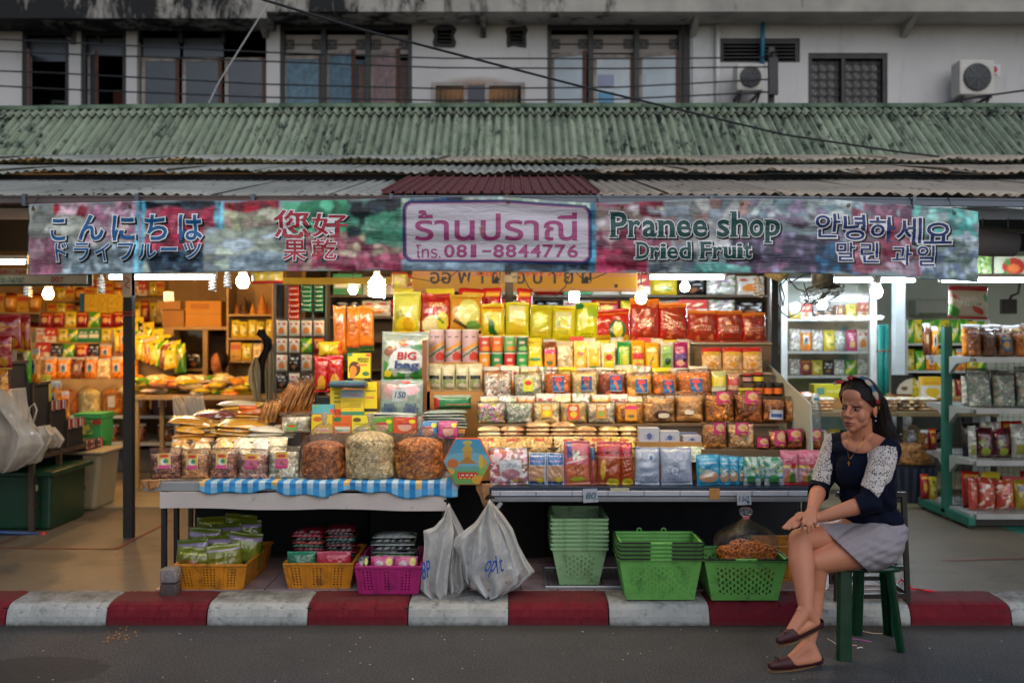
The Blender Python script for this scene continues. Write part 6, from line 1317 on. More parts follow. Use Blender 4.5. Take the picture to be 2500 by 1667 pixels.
for (a,b_,yt,D,z,ops,l) in ((806,833,940,5.99,zB,[('b','#cdb91a'),('r',0,0,1,.18,'#c0481c'),('w',.35,.4,.9,.8,'#3a2a14',3)],'narrow yellow carton with orange foot under the dark tray'),(832,888,952,5.97,zB-.01,[('b','#c2b01c'),('r',0,.7,1,1,'#7a92a0'),('w',.1,.78,.9,.9,'#b0302c',1),('n','#c87a2a',1.5,.7),('r',0,0,1,.2,'#2a7a60'),('w',.1,.35,.9,.5,'#4a4430')],'double pack of yellow and blue biscuit cartons'),(889,920,933,5.99,zB,[('b','#cdb91a'),('w',.1,.7,.9,.8,'#2a2414',1),('r',0,.1,1,.2,'#17140f'),('r',.1,.5,.8,.56,'#c86a3a')],'yellow carton behind the double pack'),(762,814,988,5.93,zA+.11,[('b','#4a94a4'),('n','#c8402a',1.4,.4),('n','#4a9a5a',1.5,.8)],'blue and red patterned carton above the yellow one')):
    prod(l,'carton',a,b_,yt,D,ops,.05,'box',z=z,nx=34,ny=40)
bx('cardboard_support',X(762,5.93),X(815,5.93),5.931,5.998,zA,zA+.109,CARD,ct)
tr=bx('dark_tray',X(806,5.98),X(898,5.98),5.9,6.06,Z(944,5.98),Z(934,5.98),M('tray_dark','#1f3346',.3),bevel=.008); tag(tr,'dark blue lidded tray lying over the yellow cartons','tray')
bx('tray_lid',X(810,5.98),X(894,5.98),5.91,6.04,Z(934,5.98)+.001,Z(930,5.98),M('tray_lid_print','#4a7a8a',.3,var=.4,vs=40),tr)
black=bx('black_tin',X(771,6.0),X(808,6.0),6.0,6.1,zB+.02,zB+.11,M('tin_black','#0d0e12',.4),bevel=.004); tag(black,'black box between the stick bundles and the dark tray','box')
# tall tins, small cans, white packs
def cyl_pack(name,label,cat,a,b_,yt,D,z,ops,group=None,nr=40,nz=30):
    x0,x1=X(a,D),X(b_,D); r=(x1-x0)/2*.98; h=Z(yt,D)-z; cx=(x0+x1)/2; cy=D+r
    TH,I=np.meshgrid(np.linspace(0,2*np.pi,nr,endpoint=False),np.linspace(0,1,nz)); Uu=((TH/(2*np.pi)+.25) % 1-.25)*2; 
    U=np.clip(.5+.5*np.sin(TH-(-np.pi/2)) if False else (np.cos(TH)*.5+.5),0,1)
    C=paint(ops,U,I,np.random.RandomState(hash(label) % 999),h/(2*r)).reshape(-1,3)
    V=np.stack([cx+r*np.cos(TH),cy+r*np.sin(TH),z+I*h],-1).reshape(-1,3)
    q=gridq(nr,nz).tolist()+[(j*nr+nr-1,j*nr,(j+1)*nr,(j+1)*nr+nr-1) for j in range(nz-1)]
    e=empty(name,(cx,cy,z),label,cat,group); put('can_body',V,q,PAPER,e,cols=C,smooth=True)
    MB().lathe([(.001,h),(r*1.02,h-.004),(r*1.02,h+.004),(r*.9,h+.005),(.001,h+.003)],(cx,cy,z),24).build('can_lid',WHT,e); return e
tt=[('g','#a88a92','#b8a0a6'),('w',.1,.78,.9,.85,'#3a3034',1),('d',0,.35,1,.62,.05,'#c08a2a'),('d',0,.15,1,.5,.035,'#2a6a4a'),('e',.72,.18,.28,.14,'#a0281c')]
for i,(a,b_) in enumerate(((1046,1085),(1086,1126),(1127,1168))): cyl_pack('tall_tin',['left','middle','right'][i]+' one of three tall pinkish tins under the gold pouch','tin',a,b_,806,6.25,Z(884,6.25),tt,'three tall pinkish tins')
zc1=Z(907,6.25); cc=[['#c8861c','#1f7a44','#b01f2a','#1c8a44'],['#a8382c','#c05a1c','#5a9a5a','#1c5a38']]
for r_ in (0,1):
    for i in range(4):
        a=1169+i*30.5; D=6.25; z=zc1 if r_ == 0 else Z(862,6.25)+.004
        cyl_pack('crisp_can',f'{["amber", "green", "red", "bright green"][i] if r_ == 0 else ["red and white", "orange", "pale green", "dark green"][i]} crisp can in the {"lower" if r_ == 0 else "upper"} row of eight','can',a,a+28,862 if r_ == 0 else 822,D,z,[('b',cc[r_][i]),('r',.25,.55,.75,.72,'#b8a89c'),('e',.6,.25,.4,.14,'#c07a2a' if i != 3 else '#7ab06a'),('r',0,0,1,.08,'#1f5a34')],'eight crisp cans',26,20)
for i,a in enumerate((1043,1077,1110,1144)): prod(f'white rice pack with black green label, {ORD[i]} from left under the tall tins','bag',a,a+33,889+R.randint(-2,2),6.15,[('b','#b8b494'),('n','#c8c4aa',1.2,.5),('r',.1,.1,.88,.58,'#7d8a5a'),('r',.1,.42,.88,.58,'#20241c'),('e',.6,.2,.3,.08,'#b8b4a0')],.06,z=Z(955,6.15),group='four white rice packs',nx=20,ny=30)
# hanging pouches at the left of the display
for i,(a,b_,t,bt,c) in enumerate(((815,846,744,880,'#c8701c'),(842,876,748,862,'#c2621a'),(874,912,746,858,'#c86f1c'))):
    prod(['left','middle','right'][i]+' one of three tall orange pouches hanging by the stall','pouch',a,b_,t,6.28,[('g',c,'#cc7a22'),('e',.5,.55,.3,.2,'#b0501a'),('w',.3,.4,.7,.6,'#c89a4a'),('r',0,0,1,.14,'#3a5a2a'),('r',0,.14,1,.17,'#b83a24')],.06,z=Z(bt,6.28),nx=24,ny=36,lean=0,group='three tall orange hanging pouches')
for i,(a,b_,t,bt) in enumerate(((766,800,870,958),(797,836,866,955))):
    prod(['left','right'][i]+' one of two red and gold hanging pouches above the cartons','pouch',a,b_,t,6.1,[('g','#8a1a14','#b02018'),('e',.5,.25,.3,.22,'#b8862a'),('n','#c8a02a',1.4,1),('r',0,0,1,.08,'#b02018')],.06,z=Z(bt,6.1),nx=26,ny=36,lean=0)
prod('crumpled yellow pouch above the red hanging pouches','pouch',776,834,834,6.18,[('b','#c8a81c'),('n','#c84a1c',1.3,.5)],.06,z=Z(872,6.18),nx=24,ny=20,lean=0,wr=1.2)
prod('yellow and red packets hanging right of the glaring bulb','pouch',612,690,662,6.6,[('b','#c8b03a'),('s',0,0,1,1,'#b8a868',4),('r',0,0,1,.22,'#b8302a')],.06,z=Z(692,6.6),nx=30,ny=16,lean=0,wr=1.2)
prod('pale packet hanging left of the yellow sign','pouch',955,994,664,6.7,[('b','#b8a86a'),('n','#c8c84a',1.3,.2),('r',0,.85,1,1,'#a8402c')],.05,z=Z(704,6.7),nx=20,ny=20,lean=0)
# black side unit between hanging pouches and cartons, left brown stick bundles on a board
zs_=Z(1006,6.1); sb=empty('wooden_ledge',(X(720,6.1),6.1,ZT1),'thin wooden ledge holding the bundles of brown sticks','shelf')
bx('ledge_board',X(666,6.1),X(762,6.1),6.06,6.3,zs_-.012,zs_-.001,M('ledge_brown','#7a4a2a',.6),sb)
for p in (668,757): bx('ledge_leg',X(p,6.1),X(p,6.1)+.01,6.07,6.085,ZT1,zs_-.0125,DKM,sb)
stk_=[('v',40,['#a8641c','#b87428','#8a4c12','#c08438']),('s',0,0,1,.95,'#96581a',5)]
def sticks(label,a,b_,yt,D,z,ry,seed,group):
    """flat clear bag of stick snacks: each stick its own rod inside"""
    w=X(b_,D)-X(a,D); h=Z(yt,D)-z; rng=random.Random(seed)
    e=empty('stick_bag',(X((a+b_)/2,D),D,z),label,'bag',group); n=6; cm=[M('stick_'+c,c,.6,var=.3,vs=30,bmp=.5) for c in ('#c07a28','#d4933a','#a8661e')]
    for k in range(n):
        x=e.location.x-w/2+w*(k+.5)/n; mb=MB(); q=[(x+rng.uniform(-.004,.004),D+rng.uniform(-.006,.006),z+h*.9*t) for t in (0,.25,.5,.75,1)]
        mb.tube(q,[w/n*.62*rng.uniform(.75,1.1) for _ in q],6); mb.build('stick',rng.choice(cm),e,smooth=True)
    me=pack_mesh(w*1.1,h*1.04,.035,[('b','#888')],seed,'pouch',12,14,1.2); add_obj('bag_film',me,CFILM,(0,0,0),parent=e)
    e.rotation_euler=(-.12,ry,0); return e
for k in range(5): sticks(f'leaning clear bag of brown snack sticks, {ORD[k]} from the left in the bundle',668+k*15,696+k*15,926-k*5,6.12+.02*k,zs_,.48-.03*k,k+4,'bundle of leaning brown stick bags')
for k in range(3): sticks(f'shorter orange stick bag below the big bundle, {ORD[k]} from the left',630+k*11,650+k*11,978-k*3,6.0+.02*k,Z(1030,6.0),.3,k+14,'shorter orange stick bags')
prod('clear bag of white puffed crisps with green label under the wooden ledge','bag',681,757,1010,5.9,[('v',60,['#c0b8a0','#aca28a','#d0c8b4'])],.09,clear=True,fill=.8,z=Z(1057,5.9),sticker=(.28,.12,.62,.46,[('b','#5a9a4a'),('e',.5,.65,.4,.2,'#b8401c')]))
# heap of flat dried fruit packs on the left table
hp=empty('heap_support',(X(560,6),6,ZT1),'low dark crate under the flat yellow packs on the left table','crate')
bx('crate_side',X(420,5.85),X(680,5.85),5.85,6.5,ZT1,Z(1078,5.85),cb,hp)
zz0=Z(1078,5.85)
piles=[(420,520,5.9,5,['#b8862a','#a87424','#c09438'],'amber'),(520,640,5.92,4,['#b8862a','#c8a048','#b07a24'],'golden'),(600,690,5.9,3,['#c0b8a4','#b0a890','#c8c0ac'],'whitish'),(455,560,6.15,6,['#a8743a','#6a2f2f','#c08a3c','#5a8a3c'],'mixed colour'),(560,660,6.2,7,['#c86a2a','#b8862a','#c8943a'],'orange'),(530,625,6.35,9,['#c8942c','#d8a83c','#c8b898'],'yellow'),(430,500,5.86,3,['#c89030','#b87c24'],'deep gold'),(660,720,5.95,4,['#c8c0b0','#b8a888'],'pale'),(640,700,6.3,7,['#c8943a','#b87a28'],'tan')]
for a,b_,D,n,cols,l in piles: flatpile(f'flat {l} dried fruit packet on the left table',a,b_,D,zz0+.001,n,.021,cols,f'{l} flat packets on the left table',dep=.2,jit=.03,puff=2.4,rot=.22)
prod('bright orange block packet on top of the yellow packs','packet',580,625,990,6.25,[('b','#c85a1c'),('n','#c8781c',1,.5)],.05,z=zz0+.15,name='snack_packet')
for i,(a,b_,c,n_) in enumerate(((400,452,'#c08a30','amber'),(446,500,'#b87c28','golden brown'),(496,552,'#c89a44','pale amber'),(546,604,'#c8bca0','cream'),(598,650,'#d0cabc','white'),(642,690,'#c4b898','ivory'))):
    prod(f'plump {n_} bag lying behind the front row on the left table','bag',a,b_,1050,5.72,[('v',60,[c,c,'#d8c8a0']),('m','#d8d4c8',1.5,.3)],.09,kind='pouch',z=ZT1+.03,lean=-.75,wr=1.4,group='plump bags behind the left front row')
# front row on the left table
NL=lambda c: [('b',c),('e',.5,.82,.36,.12,'#b8302c'),('e',.5,.45,.3,.22,'#c8cfc0'),('e',.62,.48,.2,.16,'#2f7a5a'),('r',0,0,1,.22,'#c2437a'),('r',0,0,.04,1,'#c8c8c0'),('r',.96,0,1,1,'#c8c8c0')]
NP=[('b','#b8587a'),('r',0,.62,1,1,'#c8a42a'),('e',.5,.76,.36,.12,'#b8302c'),('n','#8a4a40',2,.5),('r',0,0,1,.14,'#b81f6a')]
for i,(a,b_,yt,cols,st,l) in enumerate(((364,440,1096,['#7a4430','#94583c','#b07c60','#502c20'],NL('#c8a43a'),'dark brown dried fruit bag at the left end of the front row'),(436,506,1098,['#8f5a34','#a87044','#bc8c5c'],NL('#c8a43a'),'brown dried fruit bag, second in the front row'),(507,576,1096,['#84503a','#a06c54','#683c28'],NL('#c8a43a'),'dried fruit bag with yellow label, third in the front row'),(577,650,1098,['#a87460','#bc8c7a','#805440','#c49c8a'],NP,'peanut bag with pink label, fourth in the front row'),(651,728,1093,['#b8ae98','#a89a80','#c8c0ac','#8f8064'],NP,'pale pistachio bag with pink label beside the sacks'))):
    prod(l,'bag',a,b_,yt,5.5,[('v',320,cols)],.075,clear=True,fill=.84,z=ZT1,sticker=(.28,.35,.68,.85,st),nx=40,ny=40)
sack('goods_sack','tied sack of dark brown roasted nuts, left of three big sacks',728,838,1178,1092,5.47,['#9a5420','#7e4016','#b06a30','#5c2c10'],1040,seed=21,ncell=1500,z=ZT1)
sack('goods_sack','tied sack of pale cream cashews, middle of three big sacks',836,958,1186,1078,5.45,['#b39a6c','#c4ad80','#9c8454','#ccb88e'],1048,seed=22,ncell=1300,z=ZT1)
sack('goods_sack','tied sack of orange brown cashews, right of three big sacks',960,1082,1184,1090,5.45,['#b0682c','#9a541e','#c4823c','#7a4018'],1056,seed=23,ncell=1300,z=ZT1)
# hexagonal biscuit box (plain temple scene)
hx=empty('hexagonal_box',(X(1141,5.42),5.42,ZT1),'hexagonal orange edged biscuit box with temple picture between the tables','box')
D=5.36; cx,cz=X(1141,D),Z(1128,D); rx,rz_=(X(1201,D)-X(1081,D))/2,(Z(1072,D)-Z(1185,D))/2
def hexpts(s): return [(cx+rx*s,cz),(cx+rx*.5*s,cz+rz_*s),(cx-rx*.5*s,cz+rz_*s),(cx-rx*s,cz),(cx-rx*.5*s,cz-rz_*s),(cx+rx*.5*s,cz-rz_*s)]
h=hexpts(1); V=[(x,D,z) for x,z in h]+[(x,D+.07,z) for x,z in h]
put('box_body',V,[(0,1,2,3,4,5),(11,10,9,8,7,6)]+[(k,k+6,(k+1) % 6+6,(k+1) % 6) for k in range(6)],M('hex_orange','#c24a1c',.35),hx,bevel=.003)
nn=90; U,Vv=np.meshgrid(np.linspace(0,1,nn),np.linspace(0,1,nn))
C=paint([('g','#6f9a5a','#2f8ab8'),('e',.5,.55,.5,.16,'#6aa0b0'),('n','#4f8a3a',1.5,9),('r',0,0,1,.3,'#5f8f4a'),('e',.78,.5,.05,.16,'#c8a83a'),('e',.86,.46,.04,.12,'#b8983a'),('e',.2,.46,.12,.1,'#b8642c'),('e',.12,.28,.12,.08,'#c89a3a'),('e',.86,.28,.12,.1,'#7aa04a'),('e',.5,.93,.1,.04,'#b8b04a'),('t',(.38,.75),(.62,.75),(.5,.95),'#b8983a'),('r',.42,.45,.58,.75,'#b88a3a'),('t',(.3,.45),(.7,.45),(.5,.62),'#a8702c'),('r',.3,.12,.7,.26,'#b8281c'),('w',.33,.19,.67,.24,'#d0c0a0',1),('w',.33,.13,.67,.17,'#d0b040',1),('e',.72,.1,.13,.1,'#c8902a')],U,Vv,NR,1)
m=np.abs(Vv*2-1) <= 1; hw=1-np.abs(Vv*2-1)*.5; keep=(np.abs(U*2-1) <= hw*.97)
Xh=cx+(U*2-1)*rx*.97; sc=np.clip(hw*.97/np.maximum(np.abs(U*2-1),1e-6),0,1); Xh=cx+(U*2-1)*sc*rx*.99; Zh=cz+(Vv*2-1)*rz_*.965
put('printed_face',np.stack([Xh,np.full_like(Xh,D-.003),Zh],-1).reshape(-1,3),gridq(nn,nn).tolist(),MV('glossy_card',.25,coat=.3),hx,cols=C.reshape(-1,3))
hx.rotation_euler=(-.04,0,0)
# ================================================================== banner
BD=5.27
def btop(px): return float(np.interp(px,[68,350,700,990,1225,1450,1700,2010,2200,2325,2388],[498,492,489,484,481,496,487,486,498,508,517]))
def bbot(px): return float(np.interp(px,[68,300,600,990,1240,1700,2000,2150,2388],[671,668,663,661,664,667,668,674,689]))
def bsurf(px,v):
    """depth of the cloth at photo column px and height fraction v"""
    x=px/100.0; w=.5-.5*math.cos(min(1,(1-v)*3)*math.pi)
    return BD+.012*math.sin(x*.9+v)+.006*math.sin(v*9+x*.5)*w+.004*math.sin(v*17-x*.37)+.004*math.sin(x*2.3+2*v)*(.3+v)+.003*math.sin(v*26+x*.9)
def fruit(n,cols,u0,u1,v0,v1): return (n,[c3(c) for c in cols],u0,u1,v0,v1)
bn=empty('shop_banner',(X(1228,BD),BD,Z(680,BD)),'long printed fruit banner with Japanese Chinese Thai English and Korean lettering','banner')
nx,ny=930,64; U,Vv=np.meshgrid(np.linspace(0,1,nx),np.linspace(0,1,ny)); PX=68+(2388-68)*U
C=np.zeros((ny,nx,3)); C[:]=c3('#7f8a8c'); AS=.0755
rb=np.random.RandomState(77)
def region(px0,px1,v0,v1,n,cols,edge=.35,slant=0,blobs=1.0):
    """one photographed heap of fruit on the print: rounded pieces, each with its own tone"""
    uu=(PX-px0)/(px1-px0)-slant*(Vv-.5); m=(uu >= 0) & (uu <= 1) & (Vv >= v0+.03*np.sin(PX*.05)) & (Vv <= v1+.03*np.sin(PX*.04+1))
    P_=PX[m]; W_=Vv[m]*175; wp=snoise(P_/300,W_/300,rb,7)*5; P_=P_+wp; W_=W_+snoise(P_/300,W_/300,rb,9)*4
    cx=rb.uniform(px0-10,px1+10,n); cy=rb.uniform(v0,v1,n)*175
    d=(P_[:,None]-cx)**2/blobs+(W_[:,None]-cy)**2*1.4; o=np.sort(d,1)[:,:2]; i=d.argmin(1)
    cc=np.array([c3(c) for c in cols])[rb.randint(0,len(cols),n)]*rb.uniform(.55,1.45,(n,1))
    e=np.clip((np.sqrt(o[:,1])-np.sqrt(o[:,0]))/7,0,1)[:,None]
    tone=(1+.3*snoise(P_/300,W_/300,rb,16)+.12*rb.normal(0,1,len(P_)))[:,None]
    C[m]=np.clip(cc[i]*(1-edge+edge*1.3*e)*tone,0,1)
blue='#4f8ea3'
region(60,470,0,1,60,['#8f8f88','#7a8078','#a3a59c','#8a7f80'])
region(60,230,.25,1,26,['#9c9a90','#a8a69a','#8a8a84'],slant=-.5,blobs=4); region(70,150,.0,.55,18,['#8a5a68','#a08088','#7a5560']); region(130,215,.82,1,8,['#8a2436','#b89aa0'])
region(200,345,.45,1,90,['#b08a98','#a87088','#b8a0a8','#c0a8a4','#a8909a'],slant=.2); region(150,345,0,.4,70,['#7f8a90','#9aa4a8','#6a767c'])
region(355,525,.3,.95,70,['#9c2f48','#b04a5e','#8a2038','#a85a68'],slant=.05); region(340,540,.9,1,40,['#16202c','#2a3644','#101820']); region(335,560,0,.32,110,['#1f2e3c','#2f4050','#16212c','#5f7888'],slant=-.3)
for px in (335,349,527,540): region(px-5,px+4,0,1,6,[blue,'#6fa8b8'],slant=.9)
region(545,700,.35,.9,40,['#a8a488','#b0ac98','#9c8a80','#b09890']); region(545,680,.86,1,14,['#8a1f2c','#6a1824']); region(500,720,0,.62,34,['#a3a898','#b0b3a4','#8f968a','#99a0a4'],blobs=5); region(560,760,.0,.26,20,['#7f8c94','#8f9aa0'],blobs=6)
region(690,880,.5,1,26,['#2a6a4a','#3a7f5c','#1f4a38','#4f8f70']); region(700,985,0,.55,90,['#a8857c','#b09088','#9c5f6a','#8a4a58','#a89a84']); region(845,1000,.5,1,40,['#1a2226','#26343a','#3f6a58','#10161a']); region(890,985,.35,.78,12,['#5a9078','#7faa90','#4a8068'],blobs=3); region(760,990,.02,.22,40,['#8f3f52','#a05a6a','#7a3446'])
region(980,1450,.82,1,90,['#8f9a80','#a8b0a0','#7a8a68','#b0aaa0']); region(1000,1130,.9,1,30,['#16202c','#2a4a6a']); region(980,1250,0,.14,30,['#8a98a4','#76868f'],blobs=5); region(1230,1450,0,.16,70,['#20303c','#3a5668','#16202a'])
region(1448,1640,0,1,80,['#8f5866','#a07078','#7a3448','#9c8484','#6a2a40']); region(1450,1580,.0,.35,24,['#8a2f48','#a03f58','#742238']); region(1440,1640,.62,.95,34,['#a89a9c','#98847c','#b0a4a0'],blobs=4); region(1585,1700,0,.3,50,['#3a4248','#56606a','#8a8f90']); region(1560,1760,.8,1,30,['#7a2c3c','#9c9aa0','#a8a890'],blobs=3)
region(1440,1456,0,1,10,[blue,'#2f5a6a'])
region(1640,1850,.3,1,60,['#7d8288','#94908c','#8a6f6a','#a09c9a'],slant=-.2); region(1790,2060,0,.55,150,['#4a4254','#5f5468','#3a3648','#7a7086','#2c2c3c','#86607a'],slant=.2); region(1830,2110,.6,1,60,['#8f9494','#a3a7a4','#7d6f80','#7a8a90'],blobs=3); region(1690,1830,.0,.12,18,['#5a9088','#74a8a0'],blobs=5)
region(1990,2120,0,.4,40,['#22405a','#35607e','#1c3046']); region(2080,2250,.05,.9,60,['#8a4a5a','#a06a74','#94808a','#7a3c4c']); region(2110,2300,.8,1,50,['#6a4a5c','#8c8a90','#94687a']); region(2230,2395,.45,1,60,['#4f8f8a','#6aa39c','#86a8a0','#8a9494']); region(2250,2395,0,.62,110,['#7f8f8a','#66746e','#8a94a0','#a0a8aa','#5a667a'])
C=np.clip(C.mean(2,keepdims=True)+(C-C.mean(2,keepdims=True))*1.1,0,1)
for _ in range(1):
    for ax_,rr in ((1,1),(0,1)): C=sum(np.roll(C,k,ax_) for k in range(-rr,rr+1))/(2*rr+1)
# frame of the centre panel: white sheet, thin pink line, navy surround
def rrect(px,v,x0,x1,y0,y1,r):
    yb=np.interp(px,[x0,(x0+x1)/2,x1],[0,0,0]); yy=671-v*178+0*yb
    dx=np.maximum(np.maximum(x0+r-px,px-(x1-r)),0); dy=np.maximum(np.maximum(y0+r-yy,yy-(y1-r)),0)
    return (np.hypot(dx,dy) <= r) & (px > x0) & (px < x1) & (yy > y0) & (yy < y1)
C=np.clip(C,0,1)**1.08*np.array([1.5,1.62,1.65])
C[rrect(PX,Vv,983,1445,499,650,24)]=c3('#1a2f66'); C[rrect(PX,Vv,990,1438,505,644,20)]=c3('#b0668a'); C[rrect(PX,Vv,993,1435,508,641,18)]=c3('#c9c2ca')
V=np.zeros((ny,nx,3))
tops=np.array([btop(p) for p in PX[0]]); bots=np.array([bbot(p) for p in PX[0]])
for j in range(ny):
    v=j/(ny-1)
    for i in range(nx):
        px=PX[0,i]; y=bots[i]+(tops[i]-bots[i])*v; V[j,i]=(X(px,BD),bsurf(px,v),Z(y,BD))
bm_=None
def bannermat():
    m,nt,b=nodes('vinyl_print'); a=nt.nodes.new('ShaderNodeVertexColor'); a.layer_name='Col'; co=wcoords(nt)
    nt.links.new(a.outputs[0],b.inputs['Base Color']); b.inputs['Roughness'].default_value=.42; b.inputs['Specular IOR Level'].default_value=.5
    h=noise(nt,wcoords(nt,(1,1,5)),7,6,.6,.6); bump(nt,b,h,.55,.02)
    return m
BM=bannermat()
o=put('banner_sheet',V.reshape(-1,3),gridq(nx,ny).tolist(),BM,bn,cols=C.reshape(-1,3),smooth=True)
s=o.modifiers.new('solid','SOLIDIFY'); s.thickness=.002; s.offset=0
for px in (80,318,560,1241,1519,1810,2072,2330): 
    y=btop(px)+12; MB().tube([(X(px,BD)+.007*math.cos(q*.785),bsurf(px,.93)-.005,Z(y,BD)+.007*math.sin(q*.785)) for q in range(9)],.0025,6).build('eyelet',M('brass','#7a5a2c',.4,.7),bn)
for px in (80,335,618,955,1228,1460,1735,2010,2230,2325): MB().tube([(X(px,BD),BD-.004,Z(btop(px)+10,BD)),(X(px,BD)+.004,5.33,lz(5.37)-.01)],.0022,5).build('tie',bk,bn)
def vcolm(name,col):
    m,nt,b=nodes(name); b.inputs['Base Color'].default_value=(*c3(col),1); b.inputs['Roughness'].default_value=.42
    bump(nt,b,noise(nt,wcoords(nt,(1,1,5)),7,6,.6,.6),.55,.02); MATS[name]=m; return m
def glyph(s,a,b_,t,bt,mat,off,bold=0.0,grow=0,dx=0,dy=0,slant=0,name='letter'):
    g,h,Fs=text_fit(s,a-grow+dx,b_+grow+dx,-(bt+grow+dy),-(t-grow+dy),bold,slant)
    h=-h
    bm=bmesh.new(); vs_=[bm.verts.new((x,0,y)) for x,y in zip(g,h)]
    for f in Fs:
        try: bm.faces.new([vs_[i] for i in f])
        except ValueError: pass
    for k in range(1,int((b_-a)/9)+1):
        bmesh.ops.bisect_plane(bm,geom=bm.verts[:]+bm.edges[:]+bm.faces[:],plane_co=(a+k*9,0,0),plane_no=(1,0,0))
    for k in range(1,int((bt-t)/9)+1):
        bmesh.ops.bisect_plane(bm,geom=bm.verts[:]+bm.edges[:]+bm.faces[:],plane_co=(0,0,t+k*9),plane_no=(0,0,1))
    bm.verts.index_update(); V=[]
    for v in bm.verts:
        px,y=v.co.x,v.co.z; fr=(bbot(px)-y)/(bbot(px)-btop(px)); V.append((X(px,BD),bsurf(px,fr)-.0022-off,Z(y,BD)))
    Fs=[tuple(q.index for q in f.verts) for f in bm.faces]; bm.free(); V=np.array([tuple(v) for v in V])
    for Vi,Fi in (islands(V,Fs) if len(s) > 1 else [(V,Fs)]): o=put(name,Vi,Fi,mat,bn)
    return o
SHD=vcolm('print_shadow','#0c1418'); OUT=vcolm('print_outline','#f0eeee')
def word(s,boxes,fill,bold=.02,ow=.06,gr=3,sh=(3.5,3.5)):
    for ch,(a,b_,t,bt) in zip(s,boxes):
        glyph(ch,a,b_,t,bt,SHD,0,ow+.01,gr+1,sh[0],sh[1],name='letter_shadow'); glyph(ch,a,b_,t,bt,OUT,.0012,ow,gr,name='letter_outline'); glyph(ch,a,b_,t,bt,fill,.0024,bold,name='letter')
JB=vcolm('print_blue','#0f5f96'); CR=vcolm('print_red','#b02438'); TG=vcolm('print_teal','#0b4a46'); KN=vcolm('print_navy','#14306e'); TP=vcolm('print_pink','#a03a72')
word('こんにちは',[(124,158,534,587),(190,253,524,587),(273,330,526,588),(355,410,525,587),(438,496,525,588)],JB)
word('ドライフルーツ',[(135,163,593,638),(181,219,593,637),(232,269,593,637),(289,328,594,635),(337,385,596,631),(396,436,605,613),(451,494,593,632)],JB,.012,.05,2)
word('您好',[(668,755,513,580),(760,848,521,578)],CR,.012,.045); word('果乾',[(691,748,585,636),(761,821,583,634)],CR,.012,.045,2)
def lbox(s,a,b_,base,xh,cap,desc=0,widths=None):
    out=[]; W=widths or {}; ws=[W.get(c,1.0) for c in s]; tot=sum(ws); x=a
    for c,w in zip(s,ws):
        ww=(b_-a)*w/tot; t=base-(cap if (c.isupper() or c in 'hdtib') else xh); out.append((x+ww*.05,x+ww*.95,t if c not in 'ti' else base-cap*.9,base+(desc if c in 'pg' else 0))); x += ww
    return out
def slab(px0,px1,y,th=6):
    """little slab serif bar"""
    for mt,off,g,dd in ((SHD,0,3.2,3),(OUT,.0012,2.2,0),(TG,.0026,0,0)):
        V=[]
        for yy in (y+g+dd,y-th-g+dd):
            for k in range(3):
                p=px0-g+dd+(px1-px0+2*g)*k/2; V.append((X(p,BD),bsurf(p,(bbot(p)-yy)/(bbot(p)-btop(p)))-.0022-off,Z(yy,BD)))
        put({0: 'letter_shadow',.0012: 'letter_outline'}.get(off,'serif'),V,[(0,1,4,3),(1,2,5,4)],mt,bn)
LW_={'P': 1.15,'r': .85,'a': 1,'n': 1.15,'e': 1,'s': .9,'h': 1.2,'o': 1.05,'p': 1.1,'D': 1.2,'i': .55,'d': 1.1,'F': 1.05,'u': 1.15,'t': .75}
for s_,a,b_,base,xh,cap,ds_ in (('Pranee',1489,1728,579,42,62,0),('shop',1748,1906,579,42,62,15),('Dried',1552,1688,632,29,42,0),('Fruit',1708,1834,632,29,42,0)):
    bxs=lbox(s_,a,b_,base,xh,cap,ds_,LW_); word(s_,bxs,TG,.022,.055,2)
    for c,(x0,x1,t,bt) in zip(s_,bxs):
        w=x1-x0; q=4 if cap > 50 else 3
        if c in 'PF': slab(x0-3,x0+w*.45,base,q); slab(x0-3,x0+w*.3,t+q,q)
        elif c in 'rn h'.replace(' ',''): slab(x0-3,x0+w*.42,base,q); (slab(x0+w*.62,x1+3,base,q) if c in 'nh' else None); slab(x0-4,x0+w*.2,t+q,q)
        elif c == 'i': slab(x0-3,x1+3,base,q)
        elif c == 'p': slab(x0-3,x0+w*.45,bt,q); slab(x0-4,x0+w*.2,t+q,q)
        elif c == 'D': slab(x0-4,x0+w*.3,base,q); slab(x0-4,x0+w*.3,t+q,q)
        elif c == 'u': slab(x1-w*.2,x1+4,base,q); slab(x0-4,x0+w*.2,t+q,q)
word('안녕하세요',[(1989,2050,522,580),(2058,2113,524,586),(2123,2187,529,590),(2190,2251,532,594),(2257,2323,544,595)],KN,.012,.05)
word('말린과일',[(2041,2088,592,638),(2101,2147,592,641),(2180,2229,598,646),(2241,2285,599,649)],KN,.012,.05,2)
glyph('ร้านปราณี',1013,1409,514,588,TP,.001,.014,name='thai_lettering'); glyph('โทร.',1015,1076,597,630,TP,.001,.004,name='thai_lettering')
for i,c in enumerate('081-8844776'):
    a=1083+i*30.1; 
    if c == '-': glyph(c,a+4,a+26,611,616,TP,.001,0)
    else: glyph(c,a+1 if c != '1' else a+6,a+27.5 if c != '1' else a+20,597,629,TP,.001,.022)
vb=put('torn_print',[(X(p,BD),bsurf(p,(bbot(p)-y)/(bbot(p)-btop(p)))-.0045,Z(y,BD)) for p,y in ((1170,556),(1180,552),(1184,566),(1180,578),(1172,574))],[(0,1,2,3,4)],M('torn_beige','#a8926e',.7),bn)
